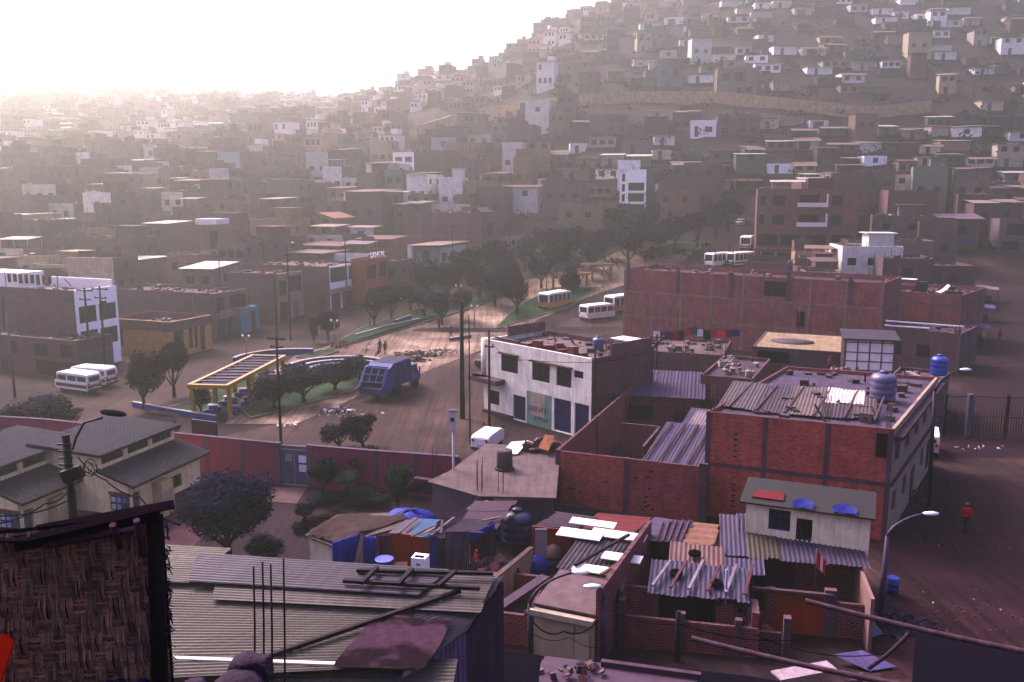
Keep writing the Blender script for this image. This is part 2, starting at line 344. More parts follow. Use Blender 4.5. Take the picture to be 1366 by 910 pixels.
def house(label, cat, loc, rot, w, d, h, name='brick_house', ops=None, mats=None, cols=None, parapet=.35, roofcol=(120, 108, 106), frame=True, storey=2.7, group=None, base=-1.5, rebar=0, rebar_h=1.0, sides='FRLB', skew=0.0, framecol=(128, 112, 116), fstep=3.8, roofmat='conc', rng=rnd, winc=(62, 50, 62), top=None, facadecol=None):
    """a flat roofed house; local x runs along the front, y to the back; F R B L are its walls"""
    ops = ops or {}; mats = mats or {}; cols = cols or {}
    root = thing(name, label, cat, loc, rot, group)
    C = {'F': ((0, 0), (w, 0)), 'R': ((w, 0), (w + skew, d)), 'B': ((w + skew, d), (skew, d)), 'L': ((skew, d), (0, 0))}
    wb = MB(); nwb = 0
    for sd in sides:
        o = ops.get(sd, []); m = mats.get(sd, 'brick'); rz = h - parapet
        if sd in cols:
            b2 = MB(); P = facade(b2, *C[sd], base, h, [(q[0], q[1], q[2] - base, q[3] - base) for q in o], m, inner=rz); b2.build('facade', root, cols[sd])
        else:
            P = facade(wb, *C[sd], base, h, [(q[0], q[1], q[2] - base, q[3] - base) for q in o], m, inner=rz); nwb += 1
        for q in o:
            k = q[4] if len(q) > 4 else 'window'; pc = q[5] if len(q) > 5 else winc
            pane(P, (q[0], q[1], q[2] - base, q[3] - base), root, k, pc)
    if nwb: wb.build('wall', root, cols.get('wall', BRICK))
    rb = MB(); sk_ = skew / d * .18; rb.prism([(.18 + sk_, .18), (w - .18 + sk_, .18), (w - .18 + skew - sk_, d - .18), (.18 + skew - sk_, d - .18)], h - parapet - .2, h - parapet, roofmat); rb.build('roof', root, roofcol)
    if frame:
        fb = MB(); pr = .03
        for sd in sides:
            if sd in cols and mats.get(sd, 'brick') != 'brick': continue
            a, b = Vector(C[sd][0] + (0,)), Vector(C[sd][1] + (0,)); L = (b - a).length; dd = (b - a) / L; n = Vector((dd.y, -dd.x, 0)); o = ops.get(sd, [])
            nb = max(1, round(L / fstep))
            for k in range(nb + 1):
                u = min(max(L * k / nb, .14), L - .14)
                if any(q[0] - .15 < u < q[1] + .15 for q in o): continue
                c = a + dd * u
                q = [c + dd * sx * .14 + n * kk for kk in (pr, -.05) for sx in (-1, 1)]
                i0 = [fb.vert((p.x, p.y, base)) for p in q]; i1 = [fb.vert((p.x, p.y, h - .02)) for p in q]
                for s_ in ((0, 1), (1, 3), (3, 2), (2, 0)): fb.idface((i0[s_[0]], i0[s_[1]], i1[s_[1]], i1[s_[0]]), 'conc')
                fb.idface((i1[0], i1[1], i1[3], i1[2]), 'conc')
            z = storey
            while z < h - .3:
                if not any(q[2] < z + .12 and q[3] > z - .12 for q in o):
                    q = [a + dd * u + n * kk for kk in (pr - .008, -.05) for u in (.02, L - .02)]
                    i0 = [fb.vert((p.x, p.y, z - .13)) for p in q]; i1 = [fb.vert((p.x, p.y, z + .13)) for p in q]
                    for s_ in ((0, 1), (1, 3), (3, 2), (2, 0)): fb.idface((i0[s_[0]], i0[s_[1]], i1[s_[1]], i1[s_[0]]), 'conc')
                    fb.idface((i1[0], i1[1], i1[3], i1[2]), 'conc'); fb.idface((i0[0], i0[1], i0[3], i0[2]), 'conc')
                z += storey
        if fb.f: fb.build('concrete_frame', root, framecol)
    if parapet >= .25 and w * d > 18 and w > 3:
        cr = random.Random(int(w * 1000 + d * 77))
        for ci in range(2):
            m2 = MB(); zr = h - parapet
            for _ in range(int(min(20, w * d / 6)) + 3):
                bx, by, q = cr.uniform(.6, w - .6), cr.uniform(.6, d - .6), cr.uniform(.08, .38); bx += skew * by / d
                m2.T = Matrix.Translation((bx, by, zr + q * .5)) @ Matrix.Rotation(cr.uniform(0, 3), 4, 'Z') @ Matrix.Rotation(cr.uniform(-.25, .25), 4, 'X'); m2.box(-q, q, -q * cr.uniform(.4, 1), q * .7, -q * .5, q * cr.uniform(.0, 1.2), 'litter')
            m2.T = None
            for _ in range(3):
                bx, by, an, ln = cr.uniform(.8, w - .8), cr.uniform(.8, d - .8), cr.uniform(0, 6.28), cr.uniform(.8, 2.2); m2.obox((bx, by, zr + .05), (bx + ln * math.cos(an) * .5, by + ln * math.sin(an) * .5, zr + cr.uniform(.1, 1.2)), .12, .06, 'wood')
            m2.build('roof_clutter', root, cr.choice(((84, 62, 62), (128, 110, 104), (164, 152, 142), (70, 62, 84), (116, 58, 52), (96, 84, 80))))['kind'] = 'stuff'
    for k in range(rebar):
        mb = MB(); x = (.2, w - .2, w / 2, .2, w - .2, w / 2)[k % 6]; y = (.2, .2, .2, d - .2, d - .2, d - .2)[k % 6]
        for ax in (-.09, .09):
            for ay in (-.09, .09): mb.tube([(x + ax, y + ay, h - .2), (x + ax + rng.uniform(-.05, .05), y + ay, h + rebar_h * rng.uniform(.8, 1.2))], .018, 4, 'metal')
        mb.build('rebar_stub', root, (70, 44, 50))
    return root
def front(tl, tr, h, base=0.0, z=None):
    """location, rotation and width of a house from where its two front top corners are seen"""
    zt = base + h; a, b = W(*tl, zt), W(*tr, zt); dv = b - a
    return Vector((a.x, a.y, base)), math.atan2(dv.y, dv.x), math.hypot(dv.x, dv.y)
# ------------------------------------------------------------------ sky, sun, air
SUN_EL, SUN_AZ = 45.0, -43.0                   # azimuth: degrees clockwise from the view, so the hazy sun stands ahead and to the left
w = bpy.data.worlds.new('World'); sc.world = w; w.use_nodes = True
nt = w.node_tree; bg = nt.nodes['Background']; sky = nt.nodes.new('ShaderNodeTexSky'); sky.sky_type = 'NISHITA'; sky.sun_disc = False
sky.sun_elevation = R(SUN_EL); sky.sun_rotation = R(SUN_AZ); sky.air_density = 1.0; sky.dust_density = 8.0; sky.ozone_density = 2.5
tint = nt.nodes.new('ShaderNodeMixRGB'); tint.blend_type = 'MULTIPLY'; tint.inputs[0].default_value = 1; tint.inputs[2].default_value = SKYTINT = (1.0, .76, 1.2, 1)
nt.links.new(sky.outputs[0], tint.inputs[1]); nt.links.new(tint.outputs[0], bg.inputs[0]); bg.inputs[1].default_value = .15
sun = bpy.data.lights.new('sun', 'SUN'); sun.energy = 2.3; sun.angle = R(24); sun.color = (1.0, .95, .80)
so = bpy.data.objects.new('sun', sun); COL.objects.link(so)
sd = Vector((math.sin(R(SUN_AZ)) * math.cos(R(SUN_EL)), math.cos(R(SUN_AZ)) * math.cos(R(SUN_EL)), math.sin(R(SUN_EL))))
so.rotation_euler = sd.to_track_quat('Z', 'Y').to_euler(); so.location = (0, 0, 150)
sc.view_settings.view_transform = 'Standard'; sc.view_settings.look = 'None'; sc.view_settings.exposure = 1.55; sc.view_settings.gamma = 1
sc.cycles.use_denoising = True; sc.cycles.max_bounces = 6; sc.cycles.diffuse_bounces = 3; sc.cycles.volume_bounces = 0; sc.cycles.transparent_max_bounces = 8
hz = bpy.data.materials.new('air'); hz.use_nodes = True; hn = hz.node_tree; hn.nodes.remove(hn.nodes['Principled BSDF'])
pv = hn.nodes.new('ShaderNodeVolumePrincipled'); pv.inputs['Density'].default_value = HAZE = .00095; pv.inputs['Color'].default_value = (.89, 1.0, .73, 1); pv.inputs['Anisotropy'].default_value = .72
hn.links.new(pv.outputs[0], hn.nodes['Material Output'].inputs['Volume']); M['air'] = hz
mb = MB(); mb.box(-1000, 1000, -70, 1300, -1, 185, 'air'); tag(mb.build('haze'), kind='stuff')
# ------------------------------------------------------------------ the land
xs = sorted({round(-1000 + 25 * i) for i in range(81)} | set(range(-300, 301, 6))); ys = sorted({-60, -30, -10, 0, 4, 8, 14, 20, 28, 36, 60, 90, 108, 112} | set(range(116, 600, 6)) | set(range(600, 1300, 30)))
mb = MB(); hr = random.Random(3)
ids = [[mb.vert((x, y, terr(x, y) + (0 if terr(x, y) < 14 else hr.uniform(-.5, .5)))) for x in xs] for y in ys]
for j in range(len(ys) - 1):
    for i in range(len(xs) - 1): mb.idface((ids[j][i], ids[j][i + 1], ids[j + 1][i + 1], ids[j + 1][i]), 'earth', True)
tag(mb.build('terrain'), kind='structure')
# ------------------------------------------------------------------ houses of the middle distance
FOOT = []                                    # footprints already built on: (x, y, radius)
NM = {}
def solve_along(B, ang, px):
    """how far from B along ang until the picture column px is reached"""
    c, s_ = math.cos(ang), math.sin(ang); k = (px - PXW / 2) / F; z = B.z - CAMZ
    return (k * (B.y * cp - z * sp_) - B.x) / (c - k * s_ * cp)
def rows(L, z0, st, n, ww=1.2, wh=1.2, sill=.95, kind='window', off=0, sh=2.7, color=None, lo=.5, hi=None):
    out = []; hi = hi if hi is not None else L - .5
    for k in range(st):
        for i in range(n):
            c = lo + (hi - lo) * (i + .5) / n + off; a, b = c - ww / 2, c + ww / 2
            if a < .3 or b > L - .3: continue
            q = (a, b, z0 + k * sh + sill, z0 + k * sh + sill + wh, kind); out.append(q + ((color,) if color else ()))
    return out
def mh(label, cat, pFL, pFR, pBR, top, base, Y=None, rot=-22, d=None, name='brick_house', ops=None, side='R', **k):
    """house whose near corner, at the right end of its front (left end for side='L'), stands at picture column pFR; pFL is the far end of the front, pBR the back end of the visible side"""
    B = G(pFR, base) if Y is None else None
    if B is None:
        q = D(pFR, base, Y); B = Vector((q.x, Y, terr(q.x, Y)))
    h = D(pFR, top, B.y).z - B.z; a = R(rot)
    if side == 'R':
        w = -solve_along(B, a, pFL); dep = d or solve_along(B, a + math.pi / 2, pBR); dep = min(dep, 15) if dep > 0 else 8; loc = B - Vector((math.cos(a), math.sin(a), 0)) * w
    else:
        w = solve_along(B, a, pFL); dep = d or solve_along(B, a + math.pi / 2, pBR); loc = B
    o = ops(w, dep, h) if callable(ops) else ops
    hs = house(label, cat, loc, a, w, dep, h, name=name, ops=o, **k)
    
    for t in (.2, .5, .8):
        for q in (.2, .5, .8):
            e = loc + Vector((math.cos(a) * w * t - math.sin(a) * dep * q, math.sin(a) * w * t + math.cos(a) * dep * q, 0)); FOOT.append((e.x, e.y, min(w, dep) / 4 + 1))
    hs['_w'] = w; NM[label] = (hs, w, dep, h); del hs['_w']
    return hs, w, dep, h
def sheet(root, pts, color, over=.3, name='roof_sheet', pitch=.25, amp=.03, mat='metalroof', t=None):
    mb = MB(); mb.corr(*pts, pitch=pitch, amp=amp, mat=mat, seg=4); return mb.build(name, root, color)
BR2 = (138, 84, 80); BR3 = (128, 88, 84); BR4 = (118, 84, 84); CREAM = (196, 180, 150); WHITE = (225, 222, 214); PALE = (176, 160, 156)
# white apartment block by the vans
h1, w_, d_, hh = mh('white four storey block with long dark window bands by the parked vans', 'apartment block', -45, 107, 163, 388, 494, name='apartment_block', mats={'R': 'clean'}, cols={'R': (253, 252, 248), 'wall': (136, 92, 90)},
   ops=lambda w, d, h: {'R': [(.5, d * .48, h * .58, h * .79, 'window'), (d * .54, d - .3, h * .58, h * .79, 'window'), (.5, d * .48, h * .27, h * .48, 'window'), (d * .54, d - .3, h * .27, h * .48, 'window'), (1.6, d * .32, .2, h * .19, 'window'), (d * .4, d * .62, .1, h * .19, 'window')], 'F': [(w - 4.2, w - 2.8, .1, 2.1, 'door')]}, parapet=.5, roofcol=(150, 140, 138), winc=(30, 26, 34))
mb = MB(); mb.box(w_ * .45, w_ - .4, d_ - .42, d_ - .2, hh - .5, hh + .75, 'clean'); mb.box(.3, w_ * .4, d_ - 4, d_ - .4, hh - .5, hh + 1.4, 'clean'); mb.build('roof_hut', h1, (240, 238, 232))
mb = MB(); 
for k in range(5): mb.obox((.8 + k * 1.6, -.25, hh * .32), (1.2 + k * 1.55, -.1, hh * .85), .16, .1, 'wood')
mb.build('leaning_plank', h1, (62, 46, 58))
# the purple brown house in front of it
h2, w_, d_, hh = mh('purple brown two storey house with three windows and a garage beside the vans', 'house', -50, 104, 112, 455, 507, name='house', d=5, mats={'F': 'paint', 'R': 'paint'}, cols={'wall': (104, 74, 82), 'F': (112, 80, 86)},
   ops=lambda w, d, h: {'F': [(w * .44, w * .52, h * .52, h * .86), (w * .66, w * .77, h * .53, h * .84), (w * .88, w * .975, h * .54, h * .88), (w * .66, w * .97, .1, h * .42, 'shutter', (30, 26, 36)), (w * .36, w * .42, .1, h * .4, 'door')]}, parapet=.4, roofcol=(96, 78, 84))
mb = MB()
for k in range(7): mb.obox((1 + k * 1.2, rnd.uniform(.6, 3), hh - .1), (1.6 + k * 1.2, rnd.uniform(2, 4.6), hh + rnd.uniform(.2, 1.3)), .12, .08, 'wood')
mb.build('roof_lumber', h2, (84, 66, 74))
# corner houses of the avenue
def yops(w, d, h): return {'F': [(.6, 2.0, .9, h * .82)], 'R': [(.4, d * .3, .5, h * .8), (d * .42, d * .52, .7, h * .8), (d * .56, d * .64, .7, h * .8), (d * .7, d * .82, .1, h * .8, 'door')]}
hy, w_, d_, hh = mh('single storey yellow corner house with dark windows and brick parapet', 'corner house', 150, 230, 284, 430, 478, name='corner_house', mats={'F': 'paint', 'R': 'paint'}, cols={'F': (190, 152, 96), 'R': (196, 160, 104), 'wall': (130, 86, 76)}, ops=yops, parapet=.9, roofcol=(98, 78, 82))
mb = MB(); mb.box(-.12, w_ + .12, -.12, .0, hh - 1.2, hh, 'brick'); mb.box(w_, w_ + .12, 0, d_, hh - 1.2, hh, 'brick'); mb.build('parapet', hy, (124, 82, 76))
hy2, w_, d_, hh = mh('two storey brick house with two upper windows above blue grey garage doors', 'house', 150, 288, 332, 392, 452, mats={'R': 'paint'}, cols={'R': (128, 112, 112), 'wall': (116, 76, 74)},
   ops=lambda w, d, h: {'R': [(.5, d * .28, h * .54, h * .9), (d * .46, d * .95, h * .56, h * .9), (.4, d * .3, .1, h * .42, 'shutter', (70, 76, 110)), (d * .34, d * .62, .1, h * .42, 'shutter', (62, 68, 104)), (d * .66, d * .95, .1, h * .42, 'shutter', (70, 76, 112))]}, parapet=.4, roofcol=(104, 90, 92))
mb = MB(); mb.box(w_, w_ + .7, .3, d_ - .2, hh * .44, hh * .52, 'conc'); mb.box(w_ + .62, w_ + .7, .3, d_ - .2, hh * .52, hh * .62, 'conc'); mb.build('balcony', hy2, (170, 152, 146))
mh('turquoise street kiosk with a white frame and dark red door', 'kiosk', 310, 323, 347, 412, 446, d=None, name='street_kiosk', frame=False, mats={'R': 'clean', 'F': 'clean', 'L': 'clean', 'B': 'clean'}, cols={'wall': (92, 140, 150), 'R': (92, 144, 156)}, ops=lambda w, d, h: {'R': [(d * .55, d * .8, .1, h * .85, 'door', (84, 40, 50))]}, parapet=.05, roofcol=(150, 150, 150))
he, w_, d_, hh = mh('brick house with a cream upper front over a dark open shop', 'house', 305, 372, 406, 366, 432, mats={'R': 'paint'}, cols={'R': (164, 140, 126), 'wall': (118, 78, 76)},
   ops=lambda w, d, h: {'R': [(.4, d * .34, h * .55, h * .86), (d * .44, d - .3, h * .6, h * .93), (.4, d * .42, .05, h * .42, 'dark'), (d * .6, d * .76, .05, h * .4, 'door', (120, 110, 110))]}, parapet=.35, rebar=3, rebar_h=.8)
hd, w_, d_, hh = mh('brick corner building with a white balcony band under a long dark window', 'shop building', 330, 441, 488, 356, 416, mats={'R': 'clean'}, cols={'R': (240, 238, 234), 'wall': (128, 76, 70)}, name='shop_building',
   ops=lambda w, d, h: {'R': [(.25, d * .5, h * .64, h * .96), (d * .53, d - .25, h * .64, h * .96), (.3, d * .3, .05, h * .4, 'shutter', (80, 72, 92)), (d * .33, d * .62, .05, h * .4, 'shutter', (92, 82, 100)), (d * .66, d * .97, .05, h * .4, 'shutter', (80, 72, 92))], 'F': [(w - 2.2, w - .8, .1, 2.2, 'door', (90, 50, 50))]}, parapet=.3, roofcol=(130, 112, 104))
mb = MB(); mb.box(w_, w_ + .9, .0, d_, hh * .44, hh * .5, 'conc'); mb.build('awning', hd, (150, 128, 116))
ho, w_, d_, hh = mh('orange fronted building with two dark gabled windows under roof letters', 'shop building', 470, 489, 518, 346, 408, name='shop_building', d=7.5, mats={'R': 'paint', 'F': 'paint'}, cols={'R': (176, 92, 70), 'F': (170, 88, 66), 'wall': (150, 84, 68)},
   ops=lambda w, d, h: {'R': [(.35, d * .44, h * .56, h * .86), (d * .56, d * .86, h * .58, h * .9), (.4, d * .45, .05, h * .36, 'shutter', (70, 60, 84)), (d * .55, d * .95, .05, h * .36, 'shutter', (76, 62, 84))]}, parapet=.3)
def letters(txt, loc, rot, size, parent=None, color=(240, 240, 236), thick=.06, name='letters', mat='clean', tilt=0):
    cu = bpy.data.curves.new('text', 'FONT'); cu.body = txt; cu.size = size; cu.extrude = thick / 2; cu.align_x = 'CENTER'
    t = bpy.data.objects.new('text', cu); me = bpy.data.meshes.new_from_object(t.evaluated_get(bpy.context.evaluated_depsgraph_get())) if False else None
    COL.objects.link(t); bpy.context.view_layer.update(); me = bpy.data.meshes.new_from_object(t.evaluated_get(bpy.context.evaluated_depsgraph_get())); bpy.data.objects.remove(t)
    me.name = name; me.materials.clear(); me.materials.append(M[mat]); o = bpy.data.objects.new(name, me); COL.objects.link(o); o.color = lin(color); o.location = loc; o.rotation_euler = (math.pi / 2 + tilt, 0, rot)
    if parent: o.parent = parent
    return o
letters('DENTAL', (w_ + .1, d_ * .5, hh + .12), math.pi / 2, 1.25, ho, name='sign_letters', thick=.12)
# behind the avenue
hb, w_, d_, hh = mh('tall blind brick house with one dark doorway high in its wall', 'brick house', 222, 281, 338, 300, 362, ops=lambda w, d, h: {'R': [(.1 + d * .02, d * .2, h * .5, h * .86)]}, cols={'wall': (124, 86, 80)}, frame=False, parapet=.5)
mb = MB(); mb.box(w_ * .52, w_ * .98, d_ * .2, d_ * .5, hh - .4, hh + 1.0, 'clean'); mb.build('roof_hut', hb, (232, 230, 224))
mb = MB(); mb.box(w_ * .6, w_ - .2, d_ * .55, d_ * .95, hh - .4, hh + 1.9, 'brick'); mb.slab([(w_ * .5, d_ * .5, hh + 2.05), (w_ + .2, d_ * .5, hh + 2.05), (w_ + .2, d_, hh + 2.0), (w_ * .5, d_, hh + 2.0)], .1, 'conc'); mb.build('stair_hut', hb, (88, 66, 66))
hl, w_, d_, hh = mh('low brick house under patched whitish roof sheets behind the yellow corner house', 'brick house', 108, 160, 226, 352, 392, cols={'wall': (112, 76, 74)}, ops=lambda w, d, h: {'F': [(w * .1, w * .35, h * .5, h * .85), (w * .55, w * .9, h * .5, h * .85)], 'R': [(.6, 2.2, h * .5, h * .9)]}, parapet=.1)
for k in range(4): sheet(hl, [(-.4, d_ * (.25 * k) - .2, hh + .1 + .06 * k), (-.4, d_ * (.25 * k + .26), hh + .2 + .06 * k), (w_ + .3, d_ * (.25 * k + .26), hh + .35 + .06 * k), (w_ + .3, d_ * (.25 * k) - .2, hh + .25 + .06 * k)], ((176, 164, 154), (214, 206, 194), (160, 146, 138), (220, 214, 204))[k])
ha, w_, d_, hh = mh('peach house with two arched upper windows and a gabled front', 'house', 408, 446, 462, 292, 330, d=8, name='house', mats={'F': 'paint'}, cols={'F': (172, 128, 104), 'wall': (132, 94, 86)}, ops=lambda w, d, h: {'F': [(w * .08, w * .36, h * .52, h * .82), (w * .58, w * .92, h * .52, h * .82), (w * .55, w * .7, .1, h * .4, 'door')]}, parapet=.1)
mb = MB(); mb.prism([(-.2, -.15), (w_ + .2, -.15), (w_ + .2, d_), (-.2, d_)], hh, lambda p: hh + .1); mb.face([(-.1, -.05, hh), (w_ + .1, -.05, hh), (w_ * .5, -.05, hh + 1.1)], 'paint'); mb.slab([(-.3, -.3, hh + .15), (w_ / 2, -.3, hh + 1.25), (w_ / 2, d_, hh + 1.25), (-.3, d_, hh + .15)], .1, 'conc'); mb.slab([(w_ / 2, -.3, hh + 1.25), (w_ + .3, -.3, hh + .15), (w_ + .3, d_, hh + .15), (w_ / 2, d_, hh + 1.25)], .1, 'conc'); mb.build('gable_roof', ha, (170, 130, 108))
for xx in (.22, .75):
    mb = MB(); mb.lathe([(w_ * .14, 0), (w_ * .14, .05)], (0, 0, 0), 16, 'glass'); o = mb.build('window_arch', ha, (40, 34, 40)); o.location = (w_ * xx, -.02, hh * .82); o.rotation_euler = (math.pi / 2, 0, 0)
hw, w_, d_, hh = mh('small white fronted house with one dark window left of the long brick block', 'house', 468, 499, 508, 304, 335, d=8, name='house', mats={'F': 'clean'}, cols={'F': (232, 228, 222), 'wall': (120, 84, 80)}, ops=lambda w, d, h: {'F': [(w * .3, w * .62, h * .45, h * .85)]}, parapet=.2)
sheet(hw, [(-.3, -.9, hh + .1), (w_ + .3, -.9, hh + .1), (w_ + .3, 3, hh + .35), (-.3, 3, hh + .35)], (190, 178, 166))
hq, w_, d_, hh = mh('long blind brick block with six concrete columns beside the green and white house', 'brick block', 541, 642, 668, 284, 352, name='brick_block', cols={'wall': (136, 82, 76)}, fstep=3.4, framecol=(150, 126, 120), parapet=.3, ops=lambda w, d, h: {'R': [(d * .25, d * .6, h * .55, h * .8)]})
mb = MB(); mb.slab([(w_ - 2.2, -.3, hh + .1), (w_ - 1, -.3, hh + 1.0), (w_ - 1, 5, hh + 1.0), (w_ - 2.2, 5, hh + .1)], .12, 'conc'); mb.slab([(w_ - 1, -.3, hh + 1.0), (w_ + .3, -.3, hh + .1), (w_ + .3, 5, hh + .1), (w_ - 1, 5, hh + 1.0)], .12, 'conc'); mb.build('small_gable', hq, (120, 96, 92))
hg, w_, d_, hh = mh('pale green and white two storey house under a rusty sheet roof', 'house', 553, 588, 622, 330, 374, name='house', mats={'F': 'paint', 'R': 'paint', 'L': 'paint'}, cols={'F': (128, 156, 138), 'R': (206, 204, 190), 'wall': (200, 196, 182)}, ops=lambda w, d, h: {'F': [(w * .3, w * .6, h * .5, h * .9, 'door', (70, 90, 84)), (w * .65, w * .95, .1, h * .4, 'dark')], 'R': [(.5, d * .25, h * .55, h * .82), (d * .35, d * .52, h * .55, h * .82), (d * .5, d * .65, .6, h * .36)]}, parapet=.05)
sheet(hg, [(-1.0, -1.2, hh + .25), (-1.0, d_ + .5, hh + .4), (w_ + .7, d_ + .5, hh + .6), (w_ + .7, -1.2, hh + .45)], (150, 124, 110), pitch=.3, amp=.04)
mb = MB(); mb.box(-.9, -.1, -.9, -.1, hh * .45, hh, 'clean'); mb.build('porch', hg, (226, 224, 214))
hx, w_, d_, hh = mh('grey plastered annex with a lean sheet roof beside the green house', 'annex', 535, 568, 602, 356, 388, name='house_annex', mats={k: 'conc' for k in 'FRLB'}, cols={'wall': (140, 124, 122)}, ops=lambda w, d, h: {'R': [(d * .6, d * .8, .1, h * .75, 'door')]}, parapet=.1, frame=False)
hm, w_, d_, hh = mh('low whitewashed shop with dark doorways across the avenue from the trees', 'shop', 655, 668, 726, 318, 348, name='shop', mats={'R': 'clean', 'F': 'paint'}, cols={'R': (170, 152, 144), 'F': (130, 104, 98), 'wall': (120, 90, 86)}, ops=lambda w, d, h: {'R': [(d * t, d * t + d * .09, .1, h * .45, 'dark') for t in (.05, .2, .36, .52, .7, .84)] + [(d * t, d * t + d * .12, h * .6, h * .85) for t in (.1, .4, .7)]}, parapet=.2)
# white tower with open floors
ht, w_, d_, hh = mh('unfinished white tower with open black floors and a slim stair bay', 'tower block', 826, 861, 908, 226, 285, d=9, name='tower_block', mats={'F': 'clean'}, cols={'F': (244, 243, 240), 'wall': (116, 84, 84)}, ops=lambda w, d, h: {'F': [(w * .08, w * .2, h * t, h * t + h * .17, 'dark') for t in (.04, .27, .5, .73)] + [(w * .32, w * .93, h * t, h * t + h * .18, 'dark') for t in (.03, .27, .52)]}, frame=False, parapet=.3)
mb = MB(); mb.box(-.4, w_ * .22, -.5, -.003, hh, hh + .5, 'clean'); mb.box(w_ * .3, w_, -.6, -.003, hh * .47, hh * .52, 'clean'); mb.box(w_ * .3, w_, -.6, -.003, hh * .22, hh * .27, 'clean'); mb.build('balcony_slab', ht, (240, 240, 236))
h3, w_, d_, hh = mh('slim white three storey house with paired windows on each floor', 'house', 525, 553, 584, 203, 249, name='house', mats={'F': 'clean'}, cols={'F': (236, 234, 226), 'wall': (122, 98, 90)}, ops=lambda w, d, h: {'F': [(w * a, w * a + w * .34, h * t, h * t + h * .17) for a in (.1, .56) for t in (.07, .4, .7)]}, frame=False)
mh('small green house with two square windows beside the slim white house', 'house', 472, 503, 522, 190, 222, d=7, name='house', mats={'F': 'paint', 'R': 'paint'}, cols={'F': (108, 142, 116), 'R': (150, 140, 126), 'wall': (120, 104, 96)}, ops=lambda w, d, h: {'F': [(w * .18, w * .38, h * .45, h * .72), (w * .62, w * .82, h * .45, h * .72)]}, frame=False)
mh('grey two storey block house with two upper windows above the retaining wall', 'block house', 956, 1010, 1014, 90, 131, d=7, rot=-6, name='block_house', mats={k: 'conc' for k in 'FRLB'}, cols={'wall': (152, 142, 128)}, ops=lambda w, d, h: {'F': [(w * .12, w * .3, h * .58, h * .84), (w * .42, w * .64, h * .56, h * .86), (w * .5, w * .6, h * .2, h * .36), (w * .72, w * .86, h * .2, h * .38)]})
# big orange brick apartment house right of the buses
hz_, w_, d_, hh = mh('five storey orange brick apartment house with white balconies and open ground floors', 'apartment house', 1006, 1140, 1160, 252, 362, rot=-14, d=11, name='apartment_house', cols={'wall': (150, 84, 74)}, frame=False,
  ops=lambda w, d, h: {'F': [(w * a, w * a + w * ww, h * t, h * t + h * .12, 'window') for t in (.80, .56) for a, ww in ((.03, .05), (.16, .12), (.74, .1))] + [(w * .42, w * .62, h * t, h * t + h * .14, 'dark') for t in (.79, .55)] + [(w * a, w * a + w * .2, h * .3, h * .44, 'dark') for a in (.02, .25, .5, .76)] + [(w * a, w * a + w * .14, .2, h * .2, 'dark') for a in (.04, .24, .46, .68, .86)], 'R': [(d * .3, d * .6, h * .8, h * .92), (d * .3, d * .6, h * .56, h * .68)]}, parapet=.3)
for t in (.80, .56):
    mb = MB(); mb.box(w_ * .4, w_ * .7, -.8, -.003, hh * t - .3, hh * t - .15, 'clean'); mb.box(w_ * .4, w_ * .7, -.8, -.72, hh * t - .15, hh * t + .5, 'clean'); mb.box(w_ * .685, w_ * .7, -.7, -.003, hh * t - .15, hh * (t + .14), 'clean'); mb.build('balcony', hz_, (220, 214, 210))
mb = MB(); mb.box(-.3, w_ * .8, -1.2, -.003, hh * .235, hh * .27, 'conc'); mb.build('awning', hz_, (150, 100, 92))
mb = MB(); mb.box(w_ * .5, w_ * .75, 1, 4, hh - .3, hh + 2.0, 'paint'); mb.build('roof_hut', hz_, (120, 40, 44))
mb = MB(); mb.corr((w_ * .12, 0, hh + 1.3), (w_ * .48, 0, hh + 1.3), (w_ * .48, 4, hh + 1.7), (w_ * .12, 4, hh + 1.7), pitch=.3, amp=.04)
for xx in (.14, .46): mb.tube([(w_ * xx, .4, hh - .3), (w_ * xx, .4, hh + 1.35)], .06, 6)
mb.build('roof_canopy', hz_, (200, 190, 178))
for t in (.05, .2, .44, .6, .8):
    mb = MB(); mb.box(w_ * t, w_ * t + .3, -1.0, -.7, .0, hh * .235, 'conc'); mb.build('column', hz_, (186, 176, 172))
mh('wide grey beige house with three upper windows behind the long brick wall', 'house', 1127, 1243, 1256, 322, 384, d=9, rot=-12, name='house', mats={k: 'paint' for k in 'FRL'}, cols={'wall': (132, 112, 112)}, ops=lambda w, d, h: {'F': [(w * .2, w * .34, h * .5, h * .74), (w * .5, w * .64, h * .5, h * .74), (w * .76, w * .9, h * .5, h * .72), (w * .16, w * .26, h * .15, h * .3)]}, fstep=5)
mh('blind red brick house with a rubble parapet above the beige house', 'brick house', 1181, 1247, 1262, 254, 318, d=9, rot=-12, cols={'wall': (140, 84, 78)}, rebar=3)
hr_, w_, d_, hh = mh('brick hut with an overhanging grey sheet roof and blue sill', 'brick hut', 1252, 1304, 1312, 292, 334, d=7, rot=-10, name='brick_hut', cols={'wall': (128, 76, 72)}, ops=lambda w, d, h: {'F': [(w * .3, w * .66, h * .5, h * .8)]}, parapet=.05)
sheet(hr_, [(-.6, -1.2, hh), (w_ + .6, -1.2, hh), (w_ + .6, 5, hh + .9), (-.6, 5, hh + .9)], (120, 104, 110), pitch=.3, amp=.04)
mb = MB(); mb.box(w_ * .2, w_ * .8, -.25, -.003, hh * .2, hh * .36, 'clean'); mb.build('sill', hr_, (62, 72, 130))
mh('grey two storey house with a big dark window by the dirt street end', 'house', 1388, 1330, 1322, 292, 336, d=8, rot=-14, side='L', name='house', mats={k: 'paint' for k in 'FRL'}, cols={'wall': (126, 110, 116)}, ops=lambda w, d, h: {'F': [(w * .18, w * .6, h * .5, h * .86), (w * .1, w * .5, .2, h * .32)]}, frame=False)
